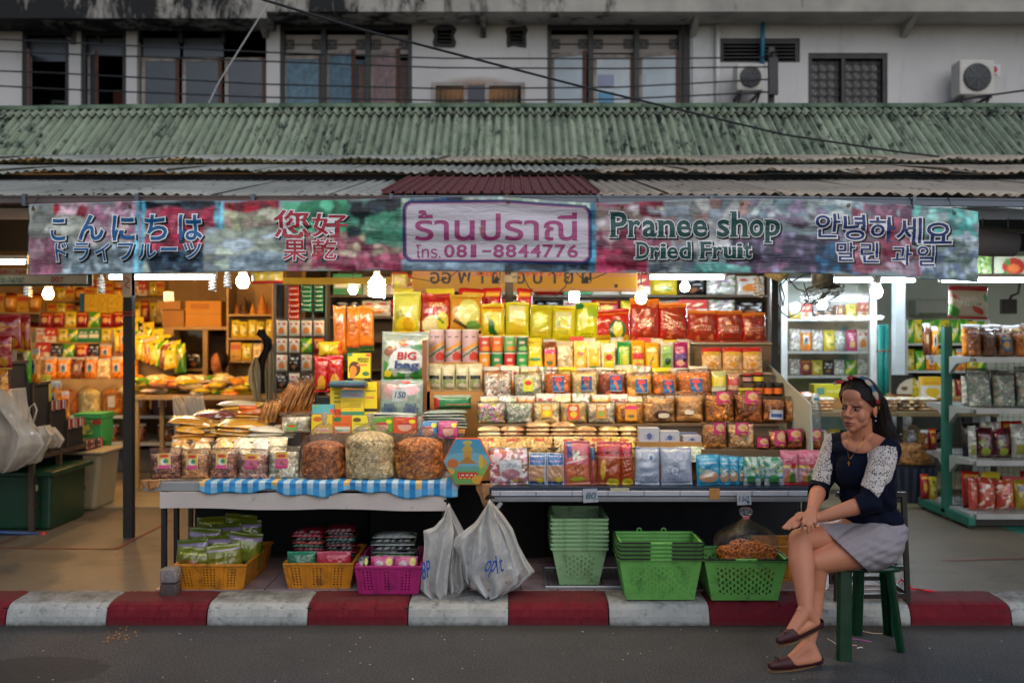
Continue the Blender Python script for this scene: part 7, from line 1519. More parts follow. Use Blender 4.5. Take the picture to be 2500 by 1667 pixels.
# rolled awning at the right end
ra=empty('rolled_tarpaulin',P(2435,630,5.9),'rolled grey tarpaulin hanging at the right end of the banner','tarpaulin'); D=5.9
mb=MB(); mb.tube([(X(2360,D),D,Z(585,D)),(X(2420,D),D,Z(590,D)),(X(2478,D),D,Z(598,D))],[.085,.09,.07],18); mb.build('roll',M('tarp_grey','#6d6a6e',.6,bmp=.2,bs=12),ra,smooth=True)
MB().bar(P(2350,560,5.85),P(2520,566,5.85),.02).build('hanging_bar',DKM,ra); 
for px in (2400,2462): MB().bar(P(px,560,5.88),P(px,515,5.88),.006).build('strap',DKM,ra)
# ------------------------------------------------------------------ poles and fan
bp_=empty('awning_pole',(X(311,6.85),6.85,.11),'black square pole with a white wrapped top standing on the pavement','post'); D=6.85
bx('pole_shaft',X(300,D),X(322,D),D,D+.06,.111,Z(722,D),DKM,bp_); bx('pole_top',X(301,D),X(321,D),D+.001,D+.059,Z(722,D)+.001,2.5,DKM,bp_)
w=bx('wrap',X(299,D),X(321,D),D-.004,D+.064,Z(722,D)-.01,Z(664,D),M('wrap_cream2','#a89a8c',.7,var=.1),bp_)
MB().tube([(X(306,D),D-.008,Z(676,D)),(X(318,D),D-.008,Z(684,D)),(X(306,D),D-.008,Z(698,D)),(X(317,D),D-.008,Z(704,D))],.004,6).build('red_mark',M('mark_red','#a02a2a',.6),bp_)
for y in (760,768): bx('red_cord',X(298,D),X(323,D),D-.006,D+.066,Z(y+3,D),Z(y,D),M('cord_red','#8a1f1c',.6),bp_)
fn=empty('wall_fan',P(2015,700,6.5),'grey fan with wire cage mounted under the banner on the right','fan'); fg=M('fan_grey','#55564f',.45,var=.1)
MB().lathe([(.001,-.09),(.04,-.09),(.07,-.05),(.075,.02),(.06,.06),(.001,.07)],P(2008,672,6.5),16).build('motor_housing',fg,fn,smooth=True)
c=P(2012,712,6.42); ax=Vector((.28,-.35,-1)).normalized(); u=Vector((1,0,.28)).normalized(); v=ax.cross(u).normalized()
mb=MB()
for rr,dd in ((.135,0),(.12,.03),(.09,.045),(.05,.05),(.12,-.03),(.09,-.045)): mb.tube([c+u*rr*math.cos(q*.2618)+v*rr*math.sin(q*.2618)+ax*dd for q in range(25)],.0028,4,cap=False)
for q in range(20):
    a=q*.314; e_=u*math.cos(a)+v*math.sin(a); mb.tube([c+e_*.05+ax*.05,c+e_*.12+ax*.03,c+e_*.135,c+e_*.12-ax*.03,c+e_*.05-ax*.05],.0022,4)
mb.build('wire_cage',fg,fn)
for q in range(3):
    a=q*2.094+.4; e_=u*math.cos(a)+v*math.sin(a); f_=u*math.cos(a+.9)+v*math.sin(a+.9)
    V=[c+e_*.02,c+e_*.105+ax*.012,c+(e_+f_)*.5*.12,c+f_*.1-ax*.012]; put('fan_blade',V+[p+ax*.002 for p in V],[(0,1,2,3),(7,6,5,4)],M('blade_dark','#3a3c38',.4),fn)
MB().tube([P(2008,660,6.5),(X(2008,6.5),6.5,2.4)],.012,8).build('fan_rod',DKM,fn)
for i,pts in enumerate(([(1962,690),(1975,730),(1950,762),(1925,775),(1908,762),(1898,740)],[(1905,690),(1915,725),(1912,748),(1902,700),(1925,676)],[(1925,680),(1945,705),(1965,712),(1975,700)],[(1900,668),(1930,690),(1960,672),(1980,668)])):
    wire([(x,y,6.6) for x,y in pts],.004,['dark cable drooping from the fan to the black post','short cable loop beside the black post top','slack cable joining the fan cage and post','upper cable bunch between post and fan'][i])
MB().tube([P(1870,668,6.55),P(1905,678,6.5),P(1922,668,6.5)],[.02,.03,.02],8).build('straw_bundle',M('straw','#9a8f68',.8,var=.3,vs=40),smooth=True)
tag(bpy.data.objects['straw_bundle'],'pale straw bundle tied to the black post top under the banner','bundle')
# ------------------------------------------------------------------ crates and baskets under the tables
def holes_wall(W0,W1,H,nu,nv,hole,y0,y1,flip=False):
    """grid wall from bottom width W0 to top width W1; hole(iu,iv) leaves a real opening. local: x across, z up, leaning from y0 to y1"""
    V=[]; Fs=[]
    for j in range(nv+1):
        t=j/nv; w=W0+(W1-W0)*t
        for i in range(nu+1): V.append((-w/2+w*i/nu,y0+(y1-y0)*t,H*t))
    for j in range(nv):
        for i in range(nu):
            if not hole(i,j): Fs.append((j*(nu+1)+i,j*(nu+1)+i+1,(j+1)*(nu+1)+i+1,(j+1)*(nu+1)+i))
    return V,Fs
def basket(name,label,cx,y,z,wt,wb,dt,db,h,mat,style,handle=None,group=None):
    e=empty(name,(cx,y+dt/2,z),label,'basket' if 'basket' in name else 'crate',group); th=.003
    nu=2*int(22*wb/.38)+1; nv=2*int(9*h/.14)+1
    if style == 'panels':
        f=lambda i,j: i % 2 == 1 and j % 2 == 1 and 2 < j < nv-2 and ((i/nu) % .3333/.3333 > .14) and ((i/nu) % .3333/.3333 < .62)
    else:
        f=lambda i,j: i % 2 == 1 and ((j+(i//2)*2) % 4 in (1,2)) and 3 < j < nv-5 and 4 < i < nu-4
    ws=[]
    for side in range(4):
        Wt,Wb,dT,dB=((wt,wb,dt,db) if side % 2 == 0 else (dt,db,wt,wb))
        n2=nu if side % 2 == 0 else max(5,2*int(nu*db/wb/2)+1)
        ff=(lambda i,j,n=n2: i % 2 == 1 and j % 2 == 1 and 2 < j < nv-2 and .14 < ((i/n) % .3333/.3333) < .62) if style == 'panels' else (lambda i,j,n=n2: i % 2 == 1 and ((j+(i//2)*2) % 4 in (1,2)) and 3 < j < nv-5 and 4 < i < n-4)
        V,Fs=holes_wall(Wb,Wt,h,n2,nv,ff,-dB/2,-dT/2)
        a=side*math.pi/2; V=[(x*math.cos(a)-yy*math.sin(a),x*math.sin(a)+yy*math.cos(a),zz) for x,yy,zz in V]
        me=mkmesh('perforated_wall',V,Fs); o=add_obj('perforated_wall',me,mat,(0,0,0),parent=e); s=o.modifiers.new('solid','SOLIDIFY'); s.thickness=th; s.offset=0
    mb=MB(); mb.box(-wb/2,wb/2,-db/2,db/2,0,.004)
    r=.007
    for (x0,y0,x1,y1) in ((-wt/2,-dt/2,wt/2,-dt/2),(wt/2,-dt/2,wt/2,dt/2),(wt/2,dt/2,-wt/2,dt/2),(-wt/2,dt/2,-wt/2,-dt/2)): mb.bar((x0-(.006 if y0 == y1 else 0)*(1 if x1 > x0 else -1),y0,h),(x1+(.006 if y0 == y1 else 0)*(1 if x1 > x0 else -1),y1,h),.016 if style == 'panels' else .02,.012)
    me=mkmesh('rim_and_base',mb.V,mb.F); o=add_obj('rim_and_base',me,mat,(0,0,0),parent=e); b=o.modifiers.new('bevel','BEVEL'); b.width=.003; b.segments=2
    if style == 'panels':
        for k in range(4):
            mb=MB(); x=wb*(-.5+k/3)*.985; mb.bar((x,-db/2-.004,.004),(x*wt/wb,-dt/2-.004,h-.01),.018,.006,up=(0,1,0)); add_obj('rib',mkmesh('rib',mb.V,mb.F),mat,(0,0,0),parent=e)
    if handle:
        for sgn in (-1,1):
            mb=MB(); mb.bar((sgn*(wt/2+.004),-dt/2-.011,h+.005),(sgn*wt*.13,-dt/2-.011,h+.005),.008,.008).bar((sgn*(wt/2+.006),-dt/2,h+.007),(sgn*(wt/2+.006),dt/2,h+.007),.008,.008)
            me=mkmesh('handle',mb.V,mb.F); add_obj('handle',me,handle,(0,0,0),parent=e)
    return e
YC=M('crate_yellow','#b8740f',.55,var=.2,vs=9,dirt='#6f4814',ds=14,dthr=.58); MC=M('crate_magenta','#9c1864',.55,var=.2,vs=9,dirt='#5c1540',ds=14,dthr=.6); GB=M('basket_green','#5c9a48',.5,var=.16,vs=8,dirt='#3c6632',ds=14,dthr=.6); GB2=M('basket_pale_green','#7fa476',.5,var=.16,vs=8,dirt='#566e4e',ds=14,dthr=.58); HB=M('handle_black','#0c0d10',.5)
def xc(a,b_,D): return X((a+b_)/2,D)
basket('plastic_crate','yellow plastic crate of green snack pouches at the left under the table',xc(427,600,5.41),5.41,.113,.385,.335,.6,.55,.142,YC,'panels')
basket('plastic_crate','middle yellow plastic crate heaped with red and green packets',xc(693,862,5.44),5.44,.113,.375,.325,.5,.45,.142,YC,'panels')
basket('plastic_crate','magenta plastic crate of black and silver packets',xc(868,1028,5.32),5.32,.116,.345,.305,.5,.45,.15,MC,'panels')
gpouch=[[('g','#4a4a14','#6a701f'),('w',.1,.82,.9,.92,'#c8c83a',1),('w',.2,.6,.7,.74,'#a8302a',1),('t',(.1,.05),(.3,.4),(.4,0),'#24502c'),('e',.4,.05,.25,.1,'#c0b890')],[('g','#7a5a18','#737d2c'),('r',.05,.3,.6,.42,'#8a1f1c'),('w',.1,.5,.9,.75,'#5a641c',3),('r',0,.85,1,.9,'#a890a8'),('w',.5,.2,.95,.34,'#4a3a1c')],[('b','#566418'),('e',.5,.5,.4,.3,'#76822a'),('r',0,.8,1,.9,'#8a7a98')]]
for i,(px,py,D,o_,rx,l) in enumerate(((467,1322,5.5,0,.1,'front left olive pouch in the left yellow crate'),(553,1330,5.5,1,.05,'front right gold pouch with purple edge in the left crate'),(478,1306,5.6,2,.1,'bright lime pouch behind the olive one in the left crate'),(535,1306,5.62,2,-.1,'green pouch standing in the middle of the left crate'),(590,1300,5.68,2,.1,'lime pouch leaning at the right of the left crate'),(500,1282,5.75,2,.2,'dark green pouch in the back left of the left crate'),(552,1280,5.78,2,-.1,'green pouch in the back middle of the left crate'),(600,1275,5.85,2,.1,'shaded pouch in the back right of the left crate'),(520,1262,5.9,0,.1,'rearmost olive pouch at the left of the crate'),(580,1258,5.92,0,.1,'rearmost olive pouch at the right of the crate'))):
    me=pack_mesh(.19,.2,.085,gpouch[o_],i*5+2,'pouch',30,32,1.6); x=X(px,D)
    z=.135+.012*i; o=add_obj('snack_pouch',me,FILM,(x,D,z),(rx-.1,R.uniform(-.2,.2),R.uniform(-.25,.25))); tag(o,l,'pouch','green pouches in the left yellow crate')
def lyingpile(lab,x0,x1,y,z,n,h,cols,grp,dep=.18):
    w=x1-x0
    for k in range(n):
        c=cols[k % len(cols)]; me=pack_mesh(w,dep,h*1.5,[('b',c),('w',.1,.05,.9,.2,'#a8a8a8',1),('n','#1a1a1c',1.6,.8)],k*3+int(w*999),'pouch',18,12,1.3)
        o=add_obj('flat_packet',me,FILM,((x0+x1)/2+R.uniform(-.008,.008),y+R.uniform(-.01,.01),z+h*(k+.6)),(-math.pi/2+R.uniform(-.05,.05),R.uniform(-.04,.04),R.uniform(-.1,.1)))
        tag(o,f'{lab}, {"top" if k == n-1 else "bottom" if k == 0 else ORD[k]+" from bottom"}','packet',grp)
D=5.5
for i,(a,b_,c,l) in enumerate(((700,770,'#1c5f40','green strip packs standing at the front of the middle crate'),(772,856,'#a8203a','red strip packs standing at the front of the middle crate'))):
    me=pack_mesh(X(b_,D)-X(a,D),.12,.05,[('b',c),('s',0,.05,1,.5,'#8a5a60',8),('s',0,0,1,1,c,16),('r',0,.85,1,1,'#b04a5a' if i else '#2a7a5a')],3+i,'pouch',40,24,1.2); tag(add_obj('strip_packs',me,FILM,(X((a+b_)/2,D),D,.19),(-.1,0,0)),l,'packet')
lyingpile('red flat packet in the left pile of the middle crate',X(705,5.6),X(782,5.6),5.68,.25,7,.019,['#a8203a','#8a1a30','#1c5a44','#b03a2a','#2a2024'],'left pile in the middle crate')
lyingpile('dark red packet in the right pile of the middle crate',X(786,5.6),X(860,5.6),5.68,.24,9,.017,['#1c5a50','#8a1a30','#24201f','#7a1828','#1a1a1c'],'right pile in the middle crate')
lyingpile('silver black packet in the pile of the magenta crate',X(905,5.5),X(1012,5.5),5.52,.2,9,.021,['#9a2a5a','#a83a6a','#3f3a3c','#5a8a3a','#6f7a78','#1c2422','#8f9a98','#28302c','#7a8482'],'pile in the magenta crate')
for i,(a,b_,c) in enumerate(((872,900,'#1c1e22'),(905,962,'#a82f68'),(963,1020,'#a83a72'))):
    me=pack_mesh(X(b_,5.4)-X(a,5.4),.1,.03,[('b',c),('e',.8,.7,.14,.2,'#b8b43a'),('e',.35,.5,.2,.25,'#a89aa0'),('w',.1,.1,.9,.25,'#6a2044')],8+i,'pouch',28,20,1); tag(add_obj('snack_packet',me,FILM,(X((a+b_)/2,5.4),5.4,.205),(-.15,0,.05)),['black packet at the left of the magenta crate','left pink packet at the front of the magenta crate','right pink packet at the front of the magenta crate'][i],'packet')
# green baskets
for k in range(8):
    b_=basket('plastic_basket',f'pale green basket, {"top" if k == 7 else "bottom" if k == 0 else ORD[k]+" from bottom"} of the tall nested stack',X(1415,5.47),5.47,.125+k*.023,.30,.215,.42,.34,.205,GB2,'round',None,'nested pale green baskets') if k in (0,) else copy_tree(b0,Vector((X(1415,5.47)+R.uniform(-.003,.003),5.47+.21,.125+k*.023)))
    if k == 0: b0=b_
    else: b_['label']=f'pale green basket, {"top" if k == 7 else ORD[k]+" from bottom"} of the tall nested stack'
gs=[]
for k in range(5):
    if k == 0: b1=basket('shopping_basket','green basket with black handles, bottom of the wide nested stack',X(1612,5.22),5.2,.117,.43,.355,.3,.25,.215,GB,'round',HB,'nested green baskets with black handles')
    else:
        c_=copy_tree(b1,Vector((X(1612,5.22)+R.uniform(-.003,.003),5.35,.117+k*.021))); c_['label']=f'green basket with black handles, {"top" if k == 4 else ORD[k]+" from bottom"} of the wide nested stack'
    if k == 4:
        for dx in (-.075,.06): MB().tube([(X(1612,5.22)+dx+.012*math.cos(q*.785),5.5,.117+.215+k*.021+.012+.012*math.sin(q*.785)) for q in range(9)],.004,6,cap=False).build('hook_loop',GB,c_)
basket('shopping_basket','single green basket holding a tied bag of orange rings',X(1820,5.2),5.19,.117,.43,.345,.32,.27,.215,GB,'round',HB)
basket('plastic_crate','dark yellow crate in the shadow behind the woman\'s shin',xc(1890,1955,5.6),5.6,.113,.3,.27,.3,.28,.2,YC,'panels')
gt=empty('metal_grate',(X(1440,5.55),5.55,.117),'flat pale metal grate on the tiles under the stacked baskets','grate')
x0,x1=X(1330,5.48),X(1545,5.48); MB().box(x0,x1,5.45,5.465,.118,.132).box(x0,x1,5.9,5.915,.118,.132).box(x0,x0+.015,5.465,5.9,.118,.132).box(x1-.015,x1,5.465,5.9,.118,.132).build('grate_frame',ALU,gt,bevel=.003)
for k in range(14): bx('grate_bar',x0+.03+k*.033,x0+.036+k*.033,5.466,5.899,.12,.126,ALU,gt)
# tied bag of orange rings in the basket
rg=empty('ring_bag',(X(1822,5.36),5.36,.22),'tied clear bag of orange ring snacks sitting in the green basket','bag'); om=M('ring_orange','#b0662a',.6,var=.25,vs=30)
rng=random.Random(5); tor=None
for k in range(120):
    a=rng.uniform(0,6.28); q=math.sqrt(rng.uniform(0,1)); x=X(1822,5.36)+.155*q*math.cos(a); y=5.35+.1*q*math.sin(a); z=.325+.06*(1-q*q)*rng.uniform(.7,1)+.02*rng.random()
    if tor is None: mb=MB(); mb.tube([(.013*math.cos(t*.785),.013*math.sin(t*.785),0) for t in range(9)],.0045,5,cap=False); tor=mkmesh('ring',mb.V,mb.F,smooth=True)
    o=add_obj('ring',tor,om,Vector((x,y,z))-wloc(rg),(rng.uniform(0,3),rng.uniform(0,3),0),rg)
bx('ring_fill',X(1822,5.36)-.14,X(1822,5.36)+.14,5.27,5.44,.2,.335,om,rg,bevel=.03)
def clearsack(parent,cx,cy,z0,prof,D,n=64,seed=3,mat=None,sy=.7,pleat=.12):
    rng=np.random.RandomState(seed); V=[]; m=len(prof)*3
    zz=np.interp(np.linspace(0,len(prof)-1,m),range(len(prof)),[p[1] for p in prof]); rr=np.interp(np.linspace(0,len(prof)-1,m),range(len(prof)),[p[0] for p in prof]); p1,p2=rng.uniform(0,6,2)
    for j in range(m):
        k=max(0,(j/m-.35)/.65)
        for i in range(n):
            a=2*math.pi*i/n; r=rr[j]*(1+pleat*k*math.sin(9*a+p1)+pleat*.5*k*math.sin(17*a+p2+j*.1)+.03*math.sin(3*a+j*.4)); V.append((cx+r*math.cos(a),cy+r*sy*math.sin(a),z0+zz[j]))
    q=gridq(n,m).tolist()+[(j*n+n-1,j*n,(j+1)*n,(j+1)*n+n-1) for j in range(m-1)]
    return put('bag_film',V,q,mat or CFILM,parent,smooth=True)
clearsack(rg,X(1820,5.36),5.35,.22,[(.14,0),(.165,.06),(.17,.12),(.175,.17),(.16,.22),(.10,.255),(.04,.285),(.014,.305),(.03,.325),(.035,.345),(.02,.36)],5.36,mat=film('ring_bag_film',op=.04,gl=.5,bs=14,bstr=.7))
MB().lathe([(.001,-.006),(.017,-.006),(.017,.006),(.001,.006)],(X(1820,5.36),5.35,.22+.305),12).build('band',M('band_pink','#a8606a',.6),rg)
# hanging carrier bags between the tables
def carrier(label,D,outline,fills,txt=None,seed=0):
    e=empty('carrier_bag',(X((outline[0][0]+outline[0][1])/2,D),D,Z(outline[-1][2],D)),label,'bag')
    drape('bag_film',None,None,outline,D,PBs,.1,2,seed,40,40,e)
    for (px,py,rx,ry) in fills:
        n=14; bmv=bmesh.new(); bmesh.ops.create_icosphere(bmv,subdivisions=3,radius=1); rg_=np.random.RandomState(seed+int(px))
        V=[]
        for v in bmv.verts:
            k=1+.12*math.sin(v.co.x*4+px)+.1*math.sin(v.co.z*5+py)+.06*math.sin(v.co.y*9); V.append((X(px,D)+v.co.x*rx/F*D*k,D+v.co.y*.035*k,Z(py,D)+v.co.z*ry/F*D*k))
        Fs=[tuple(q.index for q in f.verts) for f in bmv.faces]; bmv.free(); put('wrapped_bundle',V,Fs,M('bundle_pale','#8f8784',.8,var=.15,vs=20,bmp=.5,bs=30),e,smooth=True)
    if txt:
        s,a,b_,t,bt,rot=txt; o=text_on('handwriting',s,X(a,D),X(b_,D),D-.08,Z(bt,D),Z(t,D),M('pen_blue','#1a4a9a',.5),e,.008,.35); o.rotation_euler=(0,rot,0)
    return e
carrier('left hanging translucent carrier bag tied under the apron corner',5.33,[(1092,1098,1232),(1082,1102,1262),(1060,1106,1286),(1034,1108,1295),(1036,1104,1330),(1033,1098,1370),(1028,1094,1410),(1026,1092,1440),(1052,1090,1458),(1078,1088,1464)],[(1056,1425,26,24),(1070,1444,16,12)],('8P',1033,1056,1360,1400,-.4),1)
carrier('second translucent bag hanging just behind the left one',5.42,[(1094,1100,1238),(1096,1122,1275),(1098,1140,1310),(1096,1140,1350),(1092,1150,1390),(1092,1152,1425),(1096,1130,1444)],[(1125,1405,24,26)],None,2)
carrier('large middle carrier bag with blue scribble hanging below the brown paper',5.3,[(1192,1198,1222),(1180,1208,1256),(1165,1220,1290),(1156,1236,1330),(1146,1252,1370),(1138,1266,1400),(1152,1262,1425),(1172,1235,1448),(1184,1205,1454)],[(1180,1418,32,26),(1228,1420,28,24)],('op1t',1176,1226,1345,1400,-.45),3)
carrier('right wing of translucent bag fanned out toward the stacked baskets',5.36,[(1194,1202,1226),(1200,1230,1258),(1212,1252,1290),(1222,1266,1330),(1230,1288,1370),(1236,1306,1394),(1222,1270,1428),(1214,1226,1450)],[(1262,1402,24,20)],None,4)
carrier('small bag puffed out to the left of the scribbled bag',5.34,[(1190,1196,1230),(1160,1194,1275),(1112,1190,1310),(1106,1180,1330),(1118,1172,1350),(1130,1166,1380),(1132,1160,1410),(1140,1152,1418)],[(1148,1396,16,22)],None,5)
kn=MB().tube([P(1186,1218,5.36),P(1196,1206,5.35),P(1206,1216,5.35)],.008,6).build('tie_knot',DKM,smooth=True); tag(kn,'dark string knot above the hanging carrier bags','string')
# two stone blocks against the table leg
for (t,bt,c,l) in ((1385,1419,'#7a7472','upper pale rough stone block against the table leg'),(1421,1451,'#4a403e','lower dark rough stone block on the kerb by the table leg')):
    D=5.36; bmv=bmesh.new(); bmesh.ops.create_cube(bmv,size=1); bmesh.ops.subdivide_edges(bmv,edges=bmv.edges[:],cuts=6,use_grid_fill=True); V=[]
    for v in bmv.verts:
        p=v.co.copy(); q=p.normalized()*.62; p=p.lerp(q,.3); V.append((X(417,D)+p.x*.09+R.uniform(-.001,.001),D+p.y*.09,Z((t+bt)/2,D)+p.z*(Z(t,D)-Z(bt,D))+R.uniform(-.001,.001)))
    Fs=[tuple(q.index for q in f.verts) for f in bmv.faces]; bmv.free(); tag(put('stone_block',V,Fs,M('stone'+c,c,.9,var=.25,vs=40,bmp=.8,bs=90),smooth=True),l,'stone')
# ------------------------------------------------------------------ metal stool frame behind the woman, plastic stool under her
ms=empty('metal_stool',(X(2125,5.35),5.35,.115),'dark metal stool frame standing on the kerb behind the seated woman','stool')
def fb(name,a,b_,w=.024): MB().bar(P(*a),P(*b_),w).build(name,DKM,ms)
fb('leg',(2206,1207,5.22),(2216,1469,5.21)); fb('leg',(2045,1240,5.24),(2042,1466,5.23)); fb('leg',(2152,1230,5.56),(2158,1425,5.56)); fb('leg',(2030,1240,5.56),(2030,1425,5.56))
fb('rail',(2042,1206,5.22),(2212,1206,5.22)); fb('rail',(2206,1207,5.22),(2152,1230,5.56)); fb('rail',(2042,1455,5.23),(2214,1453,5.21)); fb('rail',(2158,1410,5.56),(2214,1447,5.21)); fb('rail',(2030,1410,5.56),(2158,1410,5.56)); fb('rail',(2044,1386,5.235),(2213,1386,5.215)); fb('rail',(2156,1372,5.56),(2212,1385,5.215)); fb('rail',(2150,1305,5.56),(2210,1310,5.215),.018)
pst=empty('plastic_stool',(X(2115,4.75),4.75,0),'dark green plastic stool under the seated woman','stool'); PG=M('stool_green','#06331f',.32,var=.12,vs=10,coat=.2,dirt='#0a2a1f',ds=8,dthr=.62)
zs2=.437
mb=MB(); prof_=[(.001,zs2-.008),(.105,zs2-.006),(.128,zs2-.014),(.138,zs2-.035),(.13,zs2-.036),(.12,zs2-.02),(.001,zs2-.02)]
def sq(th): c,s=math.cos(th),math.sin(th); return 1/max(abs(c),abs(s))**.75
V=[]; n=40; ctr=(X(2112,4.74),4.76)
for r_,z in prof_:
    for k in range(n): t=2*math.pi*k/n; q=sq(t); V.append((ctr[0]+r_*q*math.cos(t),ctr[1]+r_*q*math.sin(t),z))
m=len(prof_); put('seat',V,[(i*n+k,i*n+(k+1) % n,(i+1)*n+(k+1) % n,(i+1)*n+k) for i in range(m-1) for k in range(n)],PG,pst,smooth=True)
def leg(p0,p1,w0,w1,yaw):
    """channel shaped leg: a tapered U of plastic"""
    V=[]; d=.022
    for t in (0,1):
        c=Vector(p0).lerp(Vector(p1),t); w=w0+(w1-w0)*t; ux=Vector((math.cos(yaw),math.sin(yaw),0)); uy=Vector((-math.sin(yaw),math.cos(yaw),0))
        for a,b_ in ((-w/2,d),(-w/2,0),(-w/2*.55,-.007),(w/2*.55,-.007),(w/2,0),(w/2,d)): V.append(c+ux*a+uy*b_)
    put('leg',V,[(k,k+1,k+7,k+6) for k in range(5)],PG,pst,solid=.004,bevel=.002)
leg((X(2064,4.62),4.63,zs2-.03),(X(2061,4.6),4.60,.001),.062,.066,-.25); leg((X(2100,4.93),4.92,zs2-.03),(X(2095,5.0),4.99,.001),.055,.05,.5)
leg((X(2176,4.66),4.66,zs2-.03),(X(2206,4.72),4.73,.001),.05,.042,1.0); leg((X(2160,4.93),4.92,zs2-.03),(X(2172,5.0),4.99,.001),.05,.045,2.2)
# ------------------------------------------------------------------ gondola of snacks at the right
gd=empty('gondola_shelf',(3.6,7.6,.112),'double sided shop gondola with green upright and white shelves','shelf'); GT=M('upright_teal','#0f5f50',.4); SW=M('shelf_grey_white','#8f938f',.45,var=.05)
gx=3.31; bx('upright',gx-.03,gx+.03,7.55,7.61,.16,1.57,GT,gd); bx('upright',gx+.9,gx+.96,7.55,7.61,.16,1.57,GT,gd)
for s in (0,.93):
    bx('foot',gx-.03+s,gx+.03+s,7.16,8.05,.13,.2,GT,gd,bevel=.01)
    for y in (7.2,7.98): bx('foot_pad',gx-.015+s,gx+.015+s,y,y+.03,.112,.13,DKM,gd)
gz=[1.345,.975,.60,.215]
for k,z in enumerate(gz):
    for y0,y1,sd in ((7.19,7.54,'front'),(7.62,7.97,'back')):
        bx('shelf_board',gx+.04,gx+2.2,y0,y1,z-.03,z,SW,gd,bevel=.004)
        if sd == 'front': bx('price_rail',gx+.04,gx+2.2,7.178,7.189,z-.036,z+.002,ALU,gd)
        yo=7.54 if sd == 'front' else 7.62; sg=-1 if sd == 'front' else 1
        V=[(gx+.001+dx,yo+sg*a,z-b_) for dx in (0,.03) for a,b_ in ((0,.0),(.34,.0),(.34,.03),(.12,.05),(.04,.1),(0,.13))]
        put('shelf_bracket',V,[(0,1,2,3,4,5),(11,10,9,8,7,6)]+[(i,i+6,(i+1) % 6+6,(i+1) % 6) for i in range(6)],SW,gd)
    if k < 3:
        mb=MB(); zt_=z-.04; zb_=gz[k+1]+.0; 
        for q in range(34): mb.box(gx+.05+q*.045,gx+.0525+q*.045,7.555,7.558,zb_+.02,zt_)
        for q in range(7): mb.box(gx+.05,gx+1.55,7.552,7.555,zb_+.03+q*(zt_-zb_-.04)/7,zb_+.0325+q*(zt_-zb_-.04)/7)
        mb.build('wire_mesh',rackm,gd)
    mb=MB(); [mb.tube([(gx+.05,7.185,z+h_),(gx+1.6,7.185,z+h_)],.002,4) for h_ in (.02,.04)]; [mb.tube([(gx+.05+q*.12,7.185,z),(gx+.05+q*.12,7.185,z+.04)],.002,4) for q in range(13)]; mb.build('front_wire',rackm,gd)
bx('base_plinth',gx+.04,gx+2.2,7.25,7.9,.12,.18,DKM,gd)
def grow(zk,D,specs,side='front'):
    x=gx+.06
    for (w,h,t,ops,l,st,cat) in specs:
        prod(l,cat,1250+(x)*F/D,1250+(x+w)*F/D,HY+(CH-(gz[zk]+h*(1.18 if zk in (1,2,3) else 1.08)))*F/D,D,ops,t,clear=(cat == 'bag'),z=gz[zk]+.003,sticker=st,lean=-.12,nx=26,ny=28,fill=.86); x += w+.006
BR=lambda *c: [('v',170,list(c))]
BLUL=[('b','#1f6a98'),('e',.5,.4,.35,.25,'#c89a2a'),('r',.1,.8,.9,.92,'#c8b83a')]
grow(0,7.3,[(.09,.2,.08,BR('#8a4a1c','#a8642a','#6a3410'),'bag of brown fried strips at the left end of the top shelf',None,'bag'),(.11,.19,.08,BR('#6a3a1c','#7a4a28','#4a2812'),'darker brown strip bag beside the upright on the top shelf',None,'bag'),(.12,.19,.08,BR('#7a4424','#5f3018','#8f5a34'),'brown bag with blue label on the gondola top shelf',(.2,.2,.7,.7,BLUL),'bag'),(.14,.18,.07,BR('#b8681c','#c87a2a','#a85a14'),'orange bag with yellow label on the gondola top shelf',(.3,.3,.8,.75,[('b','#c8b02a'),('e',.5,.7,.3,.2,'#1f5a8a')]),'bag'),(.12,.2,.07,BR('#b08a4c','#9c7840','#c09a5c'),'tan bag right of the orange one on the top shelf',None,'bag'),(.2,.21,.07,BR('#c0b078','#b8a870','#ccbc88'),'large cream bag with yellow label at the right edge',(.35,.3,.75,.7,[('b','#c8b02a'),('e',.5,.6,.3,.3,'#1f6a78')]),'bag')])
SM_=lambda: [('v',150,['#a8aca0','#8a9084','#c0c4ba','#74807a','#9a8f80','#6f8a74'])]
grow(1,7.3,[(.17,.24,.09,SM_(),'speckled silver sweets bag, first on the second gondola shelf',None,'bag'),(.17,.23,.09,SM_(),'speckled silver sweets bag, second on the second gondola shelf',None,'bag'),(.17,.25,.09,SM_(),'speckled silver sweets bag, third on the second gondola shelf',None,'bag'),(.17,.24,.09,SM_(),'speckled silver sweets bag at the right edge of its gondola shelf',None,'bag')])
S1=[('b','#8f948c'),('n','#c0c4bc',1.5,.3),('r',.2,.1,.8,.4,'#7a7a2a'),('w',.2,.5,.8,.6,'#2a2a2a')]; S2=[('b','#3a0f18'),('n','#6a1a28',1.4,.3),('e',.5,.2,.3,.14,'#7a8a2a'),('e',.3,.5,.2,.1,'#6a7a2a')]
grow(2,7.32,[(.06,.2,.05,S1,'narrow silver pouch at the left of the third gondola shelf',None,'pouch'),(.12,.19,.07,S2,'left dark maroon pouch on the third gondola shelf',None,'pouch'),(.12,.18,.07,S2,'right dark maroon pouch on the third gondola shelf',None,'pouch'),(.14,.21,.07,S1,'silver pouch right of the maroon pair on the gondola',None,'pouch'),(.14,.2,.07,S1,'second silver pouch near the right edge on the gondola',None,'pouch'),(.14,.17,.07,[('b','#a8902a'),('w',.1,.5,.9,.8,'#4a2a1c')],'mustard pouch at the right edge of the third gondola shelf',None,'pouch')])
S3=[('b','#a03a2c'),('n','#c8b8a8',1.7,.5),('n','#b8641c',1.8,.8),('n','#3a4a7a',1.8,1.1)]
